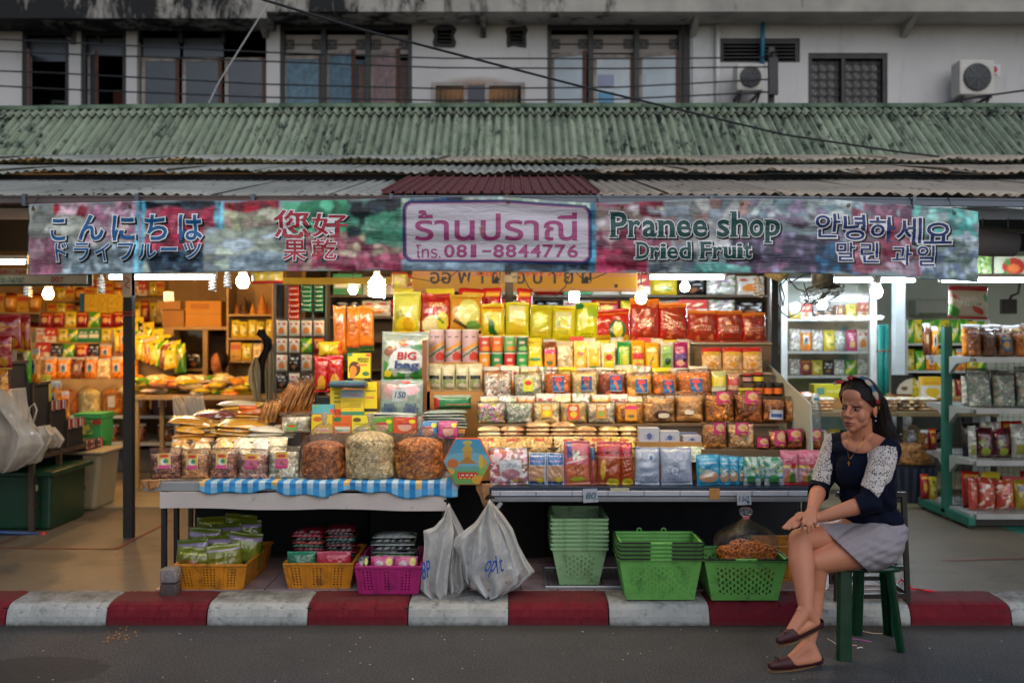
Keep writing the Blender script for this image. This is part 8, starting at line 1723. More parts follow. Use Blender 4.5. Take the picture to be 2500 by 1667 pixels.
grow(3,7.32,[(.07,.21,.05,S3,'narrow red patterned pouch at the left of the bottom gondola shelf',None,'pouch'),(.13,.2,.07,S3,'red patterned pouch, second on the bottom gondola shelf',None,'pouch'),(.13,.19,.07,S3,'red patterned pouch, third on the bottom gondola shelf',None,'pouch'),(.15,.19,.07,[('b','#8a7a1c'),('n','#a8982a',1.2,.3),('r',.1,.6,.6,.8,'#1c2a44')],'olive yellow pouch on the bottom gondola shelf',None,'pouch'),(.14,.17,.07,BR('#5a3a20','#4a2c18'),'brown bag near the right edge of the bottom gondola shelf',None,'bag'),(.14,.17,.07,[('b','#3f4a5a'),('r',.1,.6,.9,.9,'#1f4a7a')],'dull blue pouch at the right edge of the bottom gondola shelf',None,'pouch')])
for k_,nm_,ks_ in ((0,'top',['org','brn','crm']),(1,'second',['mix','mix','wht']),(2,'third',['dkb','mix','red']),(3,'bottom',['red','yel','bxr'])):
    for i in range(7): put_lib(ks_[i % 3],gx+.13+i*.15,7.44,gz[k_]+.003,.15,R.uniform(.22,.27),R.uniform(-.2,.2),-.1,label=f'{LIBS[ks_[i % 3]][0]}, {ORD[i]} from left in the {nm_} gondola shelf rear rank',group='rear rank of the gondola')
row('on the back side of the gondola top shelf',['brn','org'],2262,2300,875,800,7.75,n=2,zs=gz[0]+.003)
row('on the back side of the third gondola shelf',['brn','red'],2256,2296,1110,1060,7.75,n=2,zs=gz[2]+.003); row('on the back side of the bottom gondola shelf',['red','yel'],2256,2298,1240,1180,7.75,n=2,zs=gz[3]+.003)
hb=prod('white and red snack bag hanging above the gondola','bag',2320,2420,697,7.35,[('b','#c4bda8'),('r',0,.84,1,1,'#a81f24'),('r',0,0,1,.07,'#a81f24'),('n','#4a9a4a',1.6,.6),('n','#b8402c',1.8,.8),('n','#c8c0b0',1.2,.9),('w',.25,.42,.8,.55,'#2f7a4a',1)],.1,kind='pouch',z=Z(778,7.35),nx=44,ny=36,lean=0)
MB().tube([(X(2370,7.35),7.39,Z(699,7.35)),(X(2370,7.35),7.39,2.44)],.003,5).build('hang_cord',bk,hb).location=(0,.0,Z(699,7.35)-Z(778,7.35))
cr=bx('green_crate',X(2487,7),X(2560,7),7,7.3,.112,Z(1305,7),M('crate_teal','#1c6a5a',.4),bevel=.01); tag(cr,'teal green crate cut by the right edge of the picture','crate')
# ------------------------------------------------------------------ left neighbour's stepped rack and clutter
lr_=empty('stepped_rack',(-3.75,7.5,.11),'dark stepped rack with red gingham trim at the far left','rack'); BP=M('rack_black','#0b0b0c',.7); RF=M('rack_frame_rust','#3a2c20',.6,var=.3,vs=20)
steps=[(6.72,7.05,1.32),(7.05,7.32,1.16),(7.32,7.6,1.01),(7.6,7.9,.85),(7.9,8.25,.656)]
for i,(ya,yb,z) in enumerate(steps):
    bx('step_panel',-4.3,-3.405,ya,yb-.004,.62 if i < 4 else .5,z-.01,BP,lr_); MB().bar((-3.4,ya,.62),(-3.4,ya,z),.02).bar((-3.4,ya,z),(-3.4,yb,z),.02).build('frame_bar',RF,lr_)
    bx('step_board',-4.3,-3.41,ya,yb-.004,z-.0095,z,BP,lr_)
for y in (7.05,7.47,8.1): MB().bar((-3.4,y,.112),(-3.4,y,.66),.035).build('leg',RF,lr_)
for y in (7.05,8.1): MB().bar((-4.2,y,.112),(-4.2,y,.66),.035).build('leg',RF,lr_)
MB().bar((-3.4,7.05,.3),(-3.4,8.1,.3),.03).build('low_rail',RF,lr_); MB().bar((-3.4,6.75,.63),(-3.4,8.2,.63),.03).build('top_rail',RF,lr_)
for (ya,yb,z) in ((7.6,7.88,.85),(7.32,7.58,1.01),(7.92,8.24,.656)):
    n=14; V=[]; C=[]
    for k in range(n*2):
        y=ya+(yb-ya)*(k//2+(k % 2))/n
        for zz in (z+.004,z-.06): V.append((-3.385-.004*(k % 3),y,zz+.006*math.sin(k))); C.append(c3('#a02a28') if (k//2) % 2 else c3('#b8a898'))
    put('gingham_trim',V,[(4*k,4*k+1,4*k+3,4*k+2) for k in range(n)],MV('trim_cloth',.8),lr_,cols=np.array(C),solid=.002)
def lpack(k,px,py0,py1,D,w,label,**kw):
    z=Z(py0,D); put_lib(k,X(px,D),D,z,w,Z(py1,D)-z,R.uniform(-.15,.15),0,label=label,group=kw.get('group'))
redb=[('g','#8a1014','#8f141c'),('e',.45,.66,.16,.12,'#c8882a'),('d',0,.58,1,.7,.03,'#b8641c'),('e',.3,.25,.22,.2,'#b8902a'),('e',.75,.22,.18,.14,'#a8741c'),('r',0,0,1,.04,'#c8a030'),('r',0,.97,1,1,'#a8241c')]
for (a,b_,t,bt,D,l) in ((-30,46,768,856,6.6,'large dark red foil bag hanging at the left edge'),(44,71,768,858,6.7,'narrow dark red foil bag right of the large one'),(-40,25,816,902,6.4,'lower dark red foil bag with gold print at the left edge')):
    prod(l,'bag',a,b_,t,D,redb,.05,'pouch',z=Z(bt,D),nx=34,ny=36,lean=0,name='foil_bag')
prod('amber stick packet hanging under the red foil bags','packet',-10,18,903,6.45,[('v',50,['#a8701c','#b8802a','#8a5a14'])],.04,'pouch',z=Z(985,6.45),nx=20,ny=28,lean=0)
prod('plain white card hanging behind the red foil bags','card',22,40,856,6.9,[('b','#b8ae98')],.004,'box',z=Z(908,6.9),nx=6,ny=6,lean=0)
for (k,a,b_,t,bt,D,l) in (('grn',56,76,820,934,7.0,'tall green and white packet on the highest rack step'),('org',74,98,852,938,7.12,'amber stick bag on the second rack step'),('yel',98,124,915,985,7.4,'yellow bag leaning on the third rack step'),('org',120,150,930,1025,7.62,'orange bag on the fourth rack step'),('org',146,170,955,1028,7.7,'brown orange bag beside the fourth step edge')):
    w=X(b_,D)-X(a,D); lpack(k,(a+b_)/2,bt,t,D,w,l)
bg=empty('snack_carton',(X(215,8.25),8.3,.66),'green lidded carton with red label beyond the rack','box'); D=8.3
bx('carton_body',X(183,D),X(247,D),D,D+.25,.62,Z(1022,D),M('carton_green','#3f9a50',.5),bg,bevel=.005); bx('carton_lid',X(181,D),X(249,D),D-.01,D+.26,Z(1022,D)+.001,Z(1009,D),M('carton_green','#3f9a50',.5),bg,bevel=.004); bx('red_label',X(226,D),X(247,D),D-.006,D-.001,Z(1036,D),Z(1024,D),M('label_red','#a8402c',.5),bg)
me=pack_mesh(X(226,D)-X(184,D),Z(1026,D)-.68,.01,[('b','#b8a84a'),('n','#4a7a3a',1.5,.1),('n','#c8c07a',1.5,.7)],3,'box',20,20); add_obj('printed_front',me,PAPER,Vector((X(205,D),D-.012,.68))-wloc(bg),parent=bg)
bx('tall_green_bin',X(236,8.5),X(250,8.5),8.55,8.7,.12,.8,M('carton_green','#3f9a50',.5),bg)
LBm=film('old_carrier',op=.3,gl=.3,bs=7,bstr=.7,milky=('#c4c0b8',.85))
wb=empty('bulky_carrier_bag',P(60,1150,6.5),'big bulging off white carrier bag hanging from the rack at the left edge','bag')
drape('bag_film',None,None,[(16,22,950),(8,32,975),(-12,52,1005),(-30,76,1040),(-36,98,1060),(-38,108,1085),(-36,92,1110),(-30,66,1130),(-16,40,1148)],6.5,LBm,.3,2,9,40,40,wb)
MB().tube([P(68,1035,6.5),P(72,995,6.5),P(84,985,6.5),P(90,1000,6.5),P(82,1030,6.5)],.006,6).build('bag_handle',LBm,wb,smooth=True); MB().tube([P(18,952,6.5),P(19,938,6.5)],.012,8).build('red_tie',M('tie_red','#a02a2c',.5),wb)
drape('small_carrier_bag','smaller crumpled carrier bag right of the bulky one','bag',[(96,112,1040),(92,130,1060),(88,118,1085),(78,100,1110),(68,92,1130)],6.7,LBm,.14,3,10)
drape('torn_bag','scrap of clear plastic sticking out from the rack','bag',[(118,130,1044),(108,150,1060),(112,158,1072),(118,146,1092)],7.0,LBm,.08,4,11,16,16)
tb_=empty('storage_tub',(X(55,7.2),7.3,.112),'large dark green plastic tub with a paper tag under the rack','tub'); TG_=M('tub_green','#06321f',.35,var=.1)
V=[]
for z,s in ((.112,.93),(.5,1)):
    for x,y in ((X(-60,7.08),7.12),(X(119 if s == 1 else 116,7.08),7.12),(X(119 if s == 1 else 116,7.08),7.7),(X(-60,7.08),7.7)): V.append((x,y,z))
put('tub_body',V,[(3,2,1,0),(0,1,5,4),(1,2,6,5),(2,3,7,6),(3,0,4,7)],TG_,tb_,bevel=.02); bx('tub_lid',X(-64,7.05),X(128,7.05),7.06,7.75,.5,.535,TG_,tb_,bevel=.01)
bx('paper_tag',X(78,7.1),X(90,7.1),7.108,7.115,Z(1198,7.1),Z(1184,7.1),M('tag_cream','#b8b090',.6),tb_)
for px in (70,96): bx('groove',X(px,7.1),X(px+1.5,7.1),7.112,7.118,.2,.4,DKM,tb_)
cb_=empty('storage_tub',(X(190,7.9),8.0,.112),'cream grey plastic bin with a wide lip beneath the rack','tub'); CG=M('bin_cream','#8f8268',.5,var=.08)
V=[]
for z,a,b_ in ((.112,145,232),(.56,128,246)):
    for x,y in ((X(a,7.9),7.9),(X(b_,7.9),7.9),(X(b_,7.9),8.3),(X(a,7.9),8.3)): V.append((x,y,z))
put('bin_body',V,[(3,2,1,0),(0,1,5,4),(1,2,6,5),(2,3,7,6),(3,0,4,7)],CG,cb_,bevel=.03); bx('bin_lip',X(122,7.9),X(254,7.9),7.87,8.33,.56,.585,CG,cb_,bevel=.01)
rd=empty('broom_stick',(X(40,6.95),6.95,.12),'blue stick with a red tip lying on the pavement at the left','stick'); MB().tube([P(-60,1296,6.9),P(96,1303,6.98)],.014,8).build('stick_shaft',M('stick_blue','#1d3f6e',.4),rd,smooth=True); MB().tube([P(96,1303,6.98),P(113,1304,6.99)],.016,8).build('red_tip',M('stick_red','#a01c28',.4),rd,smooth=True)
# ================================================================== people
def cap(a,b_,ra,rb,n=24):
    """tapered capsule between two points"""
    a,b_=Vector(a),Vector(b_); d=b_-a; L=d.length or 1e-6; d.normalize(); u=d.orthogonal().normalized(); w=d.cross(u); V=[]; rows_=[]
    for k in range(6): t=-math.pi/2+k*math.pi/10; rows_.append((a+d*ra*math.sin(t),ra*math.cos(t)))
    for k in range(6): t=k*math.pi/10; rows_.append((b_+d*rb*math.sin(t),rb*math.cos(t)))
    for c,r in rows_:
        for i in range(n): q=2*math.pi*i/n; V.append(c+(u*math.cos(q)+w*math.sin(q))*max(r,1e-4))
    m=len(rows_); return V,[(i*n+k,i*n+(k+1) % n,(i+1)*n+(k+1) % n,(i+1)*n+k) for i in range(m-1) for k in range(n)]+[tuple(range(n-1,-1,-1)),tuple((m-1)*n+k for k in range(n))]
def ell(c,r,ax=None):
    """ellipsoid; ax = its three axes"""
    ax=ax or (Vector((1,0,0)),Vector((0,1,0)),Vector((0,0,1))); V=[]; n,m=20,12; c=Vector(c)
    for j in range(m+1):
        t=-math.pi/2+math.pi*j/m
        for i in range(n): q=2*math.pi*i/n; V.append(c+ax[0]*(r[0]*math.cos(t)*math.cos(q))+ax[1]*(r[1]*math.cos(t)*math.sin(q))+ax[2]*(r[2]*math.sin(t)))
    return V,[(i*n+k,i*n+(k+1) % n,(i+1)*n+(k+1) % n,(i+1)*n+k) for i in range(m) for k in range(n)]
def fuse(parts,voxel,smooth=8):
    """union of closed shapes, grown into one continuous skin"""
    mb=MB()
    for V,Fs in parts: mb.add(V,Fs)
    me=mkmesh('skin',mb.V,mb.F); o=bpy.data.objects.new('skin',me); COL.objects.link(o)
    r=o.modifiers.new('r','REMESH'); r.mode='VOXEL'; r.voxel_size=voxel; r.use_smooth_shade=True
    s=o.modifiers.new('s','SMOOTH'); s.factor=.5; s.iterations=smooth
    m2=bpy.data.meshes.new_from_object(o.evaluated_get(bpy.context.evaluated_depsgraph_get())); bpy.data.objects.remove(o)
    V=np.zeros(len(m2.vertices)*3); m2.vertices.foreach_get('co',V); V=V.reshape(-1,3); Nn=np.zeros(len(V)*3); m2.vertices.foreach_get('normal',Nn)
    Fs=[tuple(p.vertices) for p in m2.polygons]; return V,Fs,Nn.reshape(-1,3)
def cut(V,Fs,s):
    """keep where s > 0, with the cut edge drawn exactly along s = 0"""
    if s.dtype == bool: s=np.where(s,1.,-1.)
    V=V.copy(); s=np.clip(s,-1,1); k=s > 0; use=k.copy(); out=[]
    for f in Fs:
        n=sum(k[i] for i in f)
        if n == 0: continue
        out.append(f)
        if n < len(f):
            L=len(f)
            for j,i in enumerate(f):
                if not k[i] and not use[i]:
                    q=[f[(j+d) % L] for d in (1,L-1,2)]; q=[w for w in q if k[w]]
                    if q: w=q[0]; t=s[w]/(s[w]-s[i]); V[i]=V[w]+t*(V[i]-V[w]); use[i]=True
    idx=-np.ones(len(V),int); idx[use]=np.arange(use.sum())
    return V[use],[tuple(idx[i] for i in f) for f in out if all(use[i] for i in f)]
def proj(V): return CX+V[:,0]/V[:,1]*F,HY-(V[:,2]-CH)/V[:,1]*F
YAW=math.radians(40); HY_=math.radians(48); hf=Vector((-math.sin(HY_),-math.cos(HY_),.0)).normalized(); hl=Vector((math.cos(HY_),-math.sin(HY_),-.03)).normalized(); hu=hl.cross(hf)*-1
if hu.z < 0: hu=-hu
H=P(2097,977,4.64)
def hp_(l,f,u): return H+hl*l+hf*f+hu*u
HA=(hl,hf,hu)
tl=Vector((math.cos(YAW),-math.sin(YAW),0)); tf=Vector((-math.sin(YAW),-math.cos(YAW),0)); TA=(tl,tf,Vector((0,0,1)))
Rs,Ls=P(2042,1086,4.79),P(2166,1100,4.58); Re,Le=P(2000,1192,4.75),P(2124,1226,4.50); Rw,Lw=P(1983,1244,4.51),P(2002,1262,4.52)
Rh,Lh=P(2120,1296,4.80),P(2138,1330,4.63); Rk,Lk=P(1952,1316,4.56),P(1992,1370,4.60); Ra,La=P(1968,1486,4.43),P(1973,1572,4.55)
body=[ell(P(2108,1140,4.70),(.142,.098,.15),TA),ell(P(2120,1215,4.72),(.12,.096,.12),TA),ell(P(2132,1296,4.73),(.155,.135,.105),TA),ell(P(2100,1096,4.69),(.14,.07,.055),TA),
        ell(P(2082,1148,4.665),(.07,.05,.075),TA),ell(P(2126,1156,4.63),(.07,.05,.075),TA),cap(P(2102,1085,4.70),hp_(0,-.02,-.09),.054,.05),cap(P(2070,1076,4.74),Rs,.045,.046),cap(P(2130,1080,4.66),Ls,.045,.048),
        cap(Rs,Re,.046,.036),cap(Re,Re.lerp(Rw,.4),.038,.037),cap(Re.lerp(Rw,.4),Rw,.036,.024),cap(Ls,Le,.048,.037),cap(Le,Le.lerp(Lw,.35),.037,.038),cap(Le.lerp(Lw,.35),Lw,.037,.023),
        cap(Rh,Rh.lerp(Rk,.5),.085,.066),cap(Rh.lerp(Rk,.5),Rk,.066,.05),cap(Lh,Lh.lerp(Lk,.5),.098,.080),cap(Lh.lerp(Lk,.5),Lk,.08,.06),
        cap(Rk,P(1957,1372,4.52),.05,.058),cap(P(1957,1372,4.52),P(1964,1430,4.47),.058,.045),cap(P(1964,1430,4.47),Ra,.045,.033),cap(Lk,P(1986,1430,4.62),.056,.055),cap(P(1986,1430,4.62),P(1984,1510,4.59),.052,.038),cap(P(1984,1510,4.59),La,.038,.03),
        cap(Ra,P(1988,1516,4.44),.034,.027),cap(Ra,P(1930,1543,4.40),.033,.024),cap(P(1986,1518,4.44),P(1930,1546,4.40),.026,.024),cap(P(1930,1545,4.40),P(1908,1555,4.39),.024,.016),ell(P(1952,1488,4.42),(.014,.012,.014)),
        cap(La,(P(1990,1602,4.53).x,4.53,.036),.032,.03),cap(La,(P(1925,1602,4.48).x,4.48,.034),.031,.024),cap((P(1988,1602,4.53).x,4.53,.034),(P(1925,1602,4.48).x,4.48,.03),.028,.024),cap((P(1925,1602,4.48).x,4.48,.028),(P(1892,1602,4.46).x,4.46,.022),.023,.015)]
# head
body += [ell(hp_(0,-.008,.0),(.073,.094,.098),HA),ell(hp_(0,.02,-.064),(.061,.062,.064),HA),ell(hp_(0,.046,-.1),(.044,.038,.042),HA),ell(hp_(0,.064,-.126),(.024,.02,.02),HA),ell(hp_(.036,.052,-.066),(.026,.021,.032),HA),ell(hp_(-.036,.052,-.066),(.026,.021,.032),HA),
         ell(hp_(0,.062,.02),(.05,.028,.04),HA),cap(hp_(0,.086,-.028),hp_(0,.107,-.064),.0075,.0105),ell(hp_(.014,.094,-.07),(.0095,.010,.008),HA),ell(hp_(-.014,.094,-.07),(.0095,.010,.008),HA),ell(hp_(0,.0885,-.096),(.0245,.0140,.0066),HA),ell(hp_(0,.087,-.1085),(.021,.0150,.0084),HA),
         cap(hp_(.014,.082,-.014),hp_(.048,.066,-.014),.008,.006),cap(hp_(-.014,.082,-.014),hp_(-.048,.066,-.014),.008,.006),ell(hp_(.077,-.008,-.042),(.009,.017,.03),HA),ell(hp_(-.077,-.008,-.042),(.009,.017,.03),HA),ell(hp_(.038,.022,-.09),(.019,.032,.03),HA),ell(hp_(-.038,.022,-.09),(.019,.032,.03),HA)]
# hands: palm, four unequal bent fingers and a thumb each
def hand(pts_palm,fingers,thumb):
    out=[cap(pts_palm[0],pts_palm[1],.021,.016),cap(pts_palm[0],pts_palm[2],.021,.015),cap(pts_palm[1],pts_palm[2],.015,.014),cap(pts_palm[0],pts_palm[1].lerp(pts_palm[2],.5),.022,.017)]
    for f in fingers+[thumb]:
        for i in range(len(f)-1): out.append(cap(f[i],f[i+1],.0088-.0009*i,.0082-.0009*i,10))
    return out
rn_=[[P(1965,1262,4.455),P(1960,1276,4.437),P(1959,1291,4.445)],[P(1972,1264,4.45),P(1971,1281,4.43),P(1973,1299,4.44)],[P(1980,1265,4.452),P(1981,1281,4.435),P(1981,1295,4.445)],[P(1988,1263,4.46),P(1990,1274,4.445),P(1990,1285,4.455)]]
body += hand([Rw,P(1967,1261,4.465),P(1987,1261,4.47)],rn_,[P(1972,1252,4.49),P(1958,1259,4.47),P(1948,1268,4.465)])
ln_=[[P(1950,1256,4.50),P(1930,1270,4.49),P(1912,1288,4.485)],[P(1950,1263,4.49),P(1932,1276,4.475),P(1917,1290,4.47)],[P(1952,1270,4.48),P(1938,1280,4.462),P(1925,1291,4.46)],[P(1956,1276,4.472),P(1946,1283,4.457),P(1937,1287,4.455)]]
body += hand([P(1996,1262,4.52),P(1952,1257,4.505),P(1956,1274,4.48)],ln_,[P(1975,1258,4.51),P(1958,1252,4.51),P(1944,1256,4.51)])
V,Fs,Nn=fuse(body,.0036,9)
d=V-np.array(H); L_,F_,U_=d@np.array(hl),d@np.array(hf),d@np.array(hu)
skin=np.array(c3('#b87a5e')); C=np.tile(skin,(len(V),1)); C *= (1+.07*snoise(V[:,0]*3,V[:,2]*3,NR,1.2))[:,None]
face=(F_ > .03) & (U_ > -.16) & (U_ < .12) & (abs(L_) < .09) & (abs(d).max(1) < .2)
def blend(m,col,a):
    a=np.clip(a,0,1)[:,None]*m[:,None]; C[:]=C*(1-a)+np.array(c3(col))*a
blend(face & (F_ > .07),'#74303a',1.3-np.sqrt((L_/.026)**2+((U_+.1025)/.0108)**2)*1.0)       # lips
blend(face,'#a8604a',.2*np.exp(-(((abs(L_)-.04)/.016)**2+((U_+.07)/.018)**2)))
for s in (-1,1):
    x=(L_*s-.031)/.017; blend(face,'#2a1a13',1.4-np.abs((U_+.0135-.006*(1-x*x))/.0028)-np.clip(np.abs(x)-.8,0,9)*4)   # eyebrow
    blend(face,'#24150f',1.7-np.abs((U_+.0295-.004*(1-x*x))/.0024)-np.clip(np.abs(x)-.85,0,9)*5)                             # lash line
    blend(face,'#2a1710',.9-np.sqrt(((L_*s-.0105)/.004)**2+((U_+.0785)/.003)**2)*.8)
V[face] += (np.array(hf)[None]*(-.004*np.exp(-(((abs(L_)-.031)/.014)**2+((U_+.036)/.008)**2)))[:,None])[face]
V[face] += (np.array(hf)[None]*(-.003*np.exp(-((L_/.02)**2+((U_+.1025)/.0022)**2)))[:,None])[face]
SKIN=MV('skin',.5,spec=.35,sss=.08); wm=empty('person',(X(2060,4.6),4.6,0),'seated woman in navy lace sleeved top and light shorts with crossed legs','person')
put('body',V,Fs,SKIN,wm,cols=C,smooth=True)
EW,EI=M('eye_white','#6d625b',.35,var=.02),M('iris_dark','#150c09',.15)
for s in (-1,1):
    c=hp_(.031*s,.0695,-.0365); put('eyeball',*ell(c,(.0135,.0125,.0058),HA),EW,wm,smooth=True)
    put('iris',*ell(c+hf*.0108+hl*(-.003),(.0064,.003,.0056),HA),EI,wm,smooth=True)
# navy top
g=.010
top=[ell(P(2108,1140,4.70),(.142+g,.098+g,.155),TA),ell(P(2120,1215,4.72),(.12+g,.1+g,.12),TA),ell(P(2130,1262,4.73),(.134+g,.112+g,.07),TA),ell(P(2100,1098,4.69),(.145+g,.07+g,.055),TA),ell(P(2082,1150,4.665),(.07+g,.05+g,.09),TA),ell(P(2126,1158,4.63),(.07+g,.05+g,.09),TA),ell(P(2118,1200,4.70),(.13,.108,.14),TA),
       cap(P(2070,1080,4.74),Rs,.045+g,.048+g),cap(P(2130,1084,4.66),Ls,.045+g,.052+g),cap(Rs,Re,.048+g,.039+g),cap(Re,Re.lerp(Rw,.3),.040+g,.036+g),cap(Ls,Le,.052+g,.041+g),cap(Le,Le.lerp(Lw,.36),.042+g,.037+g)]
Vt,Ft,Nt=fuse(top,.0042,10); px,py=proj(Vt)
w=.0035*np.sin(Vt[:,2]*75+Vt[:,0]*30+2*np.sin(Vt[:,0]*22)); w *= np.clip((py-1150)/60,0,1); Vt=Vt+Nt*w[:,None]
nc=P(2094,1050,4.60); dl=(Vt-np.array(nc)); sc_=((dl@np.array(tl))/.118)**2+(dl[:,2]/.108)**2
keep=(np.sqrt(sc_)-1)*.1
q=np.array(Re.lerp(Rw,.22)); dr=np.array((Rw-Re).normalized()); keep=np.where((np.linalg.norm(Vt-q,axis=1) < .09) & (py > 1180) & (px < 2025),np.minimum(keep,-(Vt-q)@dr),keep)
q=np.array(Le.lerp(Lw,.26)); dr=np.array((Lw-Le).normalized()); keep=np.where((np.linalg.norm(Vt-q,axis=1) < .1) & (px < 2112) & (py > 1190) & (Vt[:,1] < 4.62),np.minimum(keep,-(Vt-q)@dr),keep)
keep=np.minimum(keep,(1294+3*np.sin(px*.05)-py)*.002)
V2,F2=cut(Vt,Ft,keep); NV=M('navy_knit','#060c20',.85,var=.2,vs=30,bmp=.35,bs=160,spec=.15); put('navy_top',V2,F2,NV,wm,smooth=True,solid=.003)
# crochet lace let into the sleeves
def inpoly(px,py,poly):
    r=np.zeros(len(px),bool); n=len(poly)
    for i in range(n):
        (x1,y1),(x2,y2)=poly[i],poly[(i+1) % n]; c=((y1 > py) != (y2 > py)) & (px < (x2-x1)*(py-y1)/((y2-y1) or 1e-9)+x1); r ^= c
    return r
def lace_mat():
    m,nt,b=nodes('crochet_lace'); co=wcoords(nt); b.inputs['Base Color'].default_value=(*c3('#c4bcb8'),1); b.inputs['Roughness'].default_value=.85
    v=nt.nodes.new('ShaderNodeTexVoronoi'); v.feature='DISTANCE_TO_EDGE'; nt.links.new(co,v.inputs['Vector']); v.inputs['Scale'].default_value=110
    v2=nt.nodes.new('ShaderNodeTexVoronoi'); nt.links.new(co,v2.inputs['Vector']); v2.inputs['Scale'].default_value=26
    thread=mathn(nt,'LESS_THAN',v.outputs['Distance'],.11); ring=mathn(nt,'LESS_THAN',mathn(nt,'ABSOLUTE',mathn(nt,'SUBTRACT',mathn(nt,'FRACT',mathn(nt,'MULTIPLY',v2.outputs['Distance'],3.2)),.5)),.13)
    nt.links.new(mathn(nt,'MAXIMUM',thread,ring),b.inputs['Alpha']); return m
LM=lace_mat()
for nm,poly,dc in (('right',[(2028,1048),(2032,1070),(2032,1100),(2026,1120),(2032,1140),(2026,1165),(2024,1182),(2012,1178),(1996,1174),(1982,1170),(1990,1140),(1998,1100),(2008,1065)],(4.62,4.9)),('left',[(2118,1106),(2132,1094),(2160,1088),(2186,1092),(2190,1112),(2184,1140),(2174,1170),(2156,1190),(2145,1214),(2124,1196),(2100,1182),(2112,1158),(2120,1130)],(4.4,4.66))):
    Vo=Vt+Nt*.0045; k=inpoly(px,py,poly) & (keep > 0) & (Nt[:,1] < .35) & (Vt[:,1] > dc[0]) & (Vt[:,1] < dc[1]); V3,F3=cut(Vo,Ft,k)
    if len(F3): put('lace_panel',V3,F3,LM,wm,smooth=True,solid=.0012)
# shorts
sh_=[ell(P(2132,1296,4.73),(.156,.142,.105),TA),cap(Rh,Rh.lerp(Rk,.62),.095,.078),cap(Lh,Lh.lerp(Lk,.55),.112,.098),ell(P(2148,1322,4.66),(.11,.12,.1),TA)]
Vs_,Fs_,Ns_=fuse(sh_,.0042,14); px2,py2=proj(Vs_)
w=.0022*np.sin(px2*.07-py2*.23+2*np.sin(px2*.03))*np.clip((px2-2080)/60,0,1)+.0012*np.sin(px2*.16+py2*.33); Vs_=Vs_+Ns_*w[:,None]
near=Vs_[:,1] < 4.70
k=(py2-1278)*.002; e1=((px2-2033)*(1392-1312)-(py2-1312)*(2118-2033))/117*.002; k=np.minimum(k,np.where(near,e1,(px2-2040+(py2-1290)*.3)*.002))
V3,F3=cut(Vs_,Fs_,k); put('shorts',V3,F3,M('shorts_lilac_grey','#8d868c',.8,var=.08,vs=60,bmp=.4,bs=40),wm,smooth=True,solid=.005)
# hair, ponytail
hair=[ell(hp_(0,-.014,.006),(.084,.1,.104),HA),ell(hp_(0,-.05,-.03),(.07,.06,.07),HA)]
Vh,Fh,Nh=fuse(hair,.005,4); d=Vh-np.array(H); l_,f_,u_=d@np.array(hl),d@np.array(hf),d@np.array(hu)
k=np.interp(u_,[-.15,-.06,-.03,-.01,.01,.028,.045,.1],[-.03,-.026,.002,.03,.056,.075,.094,.2])-f_
HM,nt,b=nodes('hair_dark'); co=wcoords(nt,(60,60,4)); nz_=noise(nt,co,3,3); nt.links.new(ramp(nt,nz_,[(.3,'#080504'),(.7,'#1c0f0a')]),b.inputs['Base Color']); b.inputs['Roughness'].default_value=.5; b.inputs['Specular IOR Level'].default_value=.22; bump(nt,b,nz_,.7,.01)
V3,F3=cut(Vh,Fh,k); put('hair',V3,F3,HM,wm,smooth=True,solid=.006)
pt=[(2134,972,4.74,.045),(2146,1000,4.76,.05),(2154,1030,4.76,.046),(2168,1052,4.74,.036),(2180,1070,4.70,.024),(2187,1080,4.68,.01)]
pp=[cap(P(*pt[i][:3]),P(*pt[i+1][:3]),pt[i][3],pt[i+1][3]) for i in range(5)]+[cap(P(2132,990,4.74),P(2150,1052,4.78),.045,.04)]
Vp,Fp,Np=fuse(pp,.005,4); Vp=Vp+Np*(.003*np.sin(Vp[:,0]*260+Vp[:,2]*40))[:,None]; put('ponytail',Vp,Fp,HM,wm,smooth=True)
mb=MB()
for k in range(26):
    o_=Vector((R.gauss(0,.016),R.gauss(0,.016),R.gauss(0,.006))); q=[P(*pt[i][:3])+o_*(1+i*.35)+Vector((R.gauss(0,.004),-.03*(i < 5),0)) for i in range(6)]; mb.tube(q,.0011,4)
for k in range(10): a=R.uniform(-.9,.5); mb.tube([hp_(.084*math.cos(a*.5),-.02+.02*k/10,.02+.05*math.sin(a)),hp_(.09,-.03,-.02),hp_(.088+R.gauss(0,.006),-.035,-.07+R.gauss(0,.02))],.001,4)
mb.build('loose_strands',HM,wm)['kind']='stuff'
# printed headband with a small front knot
mb=MB(); bcs=['#8f1420','#a89684','#8f1420','#a89684','#8f1420','#a89684','#17486a','#a89684','#17486a','#a89684','#8f1420']
tt_=[math.radians(-95+i*190/44) for i in range(45)]; Vb,Cb=[],[]
for i,t in enumerate(tt_):
    sn,cs=math.sin(t),math.cos(t); wv=.017*(1-.35*math.cos(i*.9)); c0=hp_(.088*sn,.035*cs-.004,.112*cs-.0)
    out=(c0-H).normalized(); tang=hf
    for j in range(6): e=(j/5-.5)*2; Vb.append(c0+tang*wv*e+out*(.006*(1-e*e)+.002*math.sin(j*3+i))); Cb.append(c3(bcs[int(i/4.2) % len(bcs)]))
put('headband',Vb,gridq(6,45).tolist(),MV('scarf_print',.6),wm,cols=np.array(Cb),smooth=True,solid=.004)
for (l,f,u,r,c) in ((-.03,.075,.098,(.018,.012,.009),'#b8a898'),(-.058,.082,.083,(.022,.01,.008),'#a8202c'),(-.01,.07,.104,(.015,.012,.01),'#8f1420'),(-.075,.085,.076,(.012,.007,.006),'#b3a294')): put('headband_knot',*ell(hp_(l,f,u),r,HA),M('knot'+c,c,.6),wm,smooth=True)
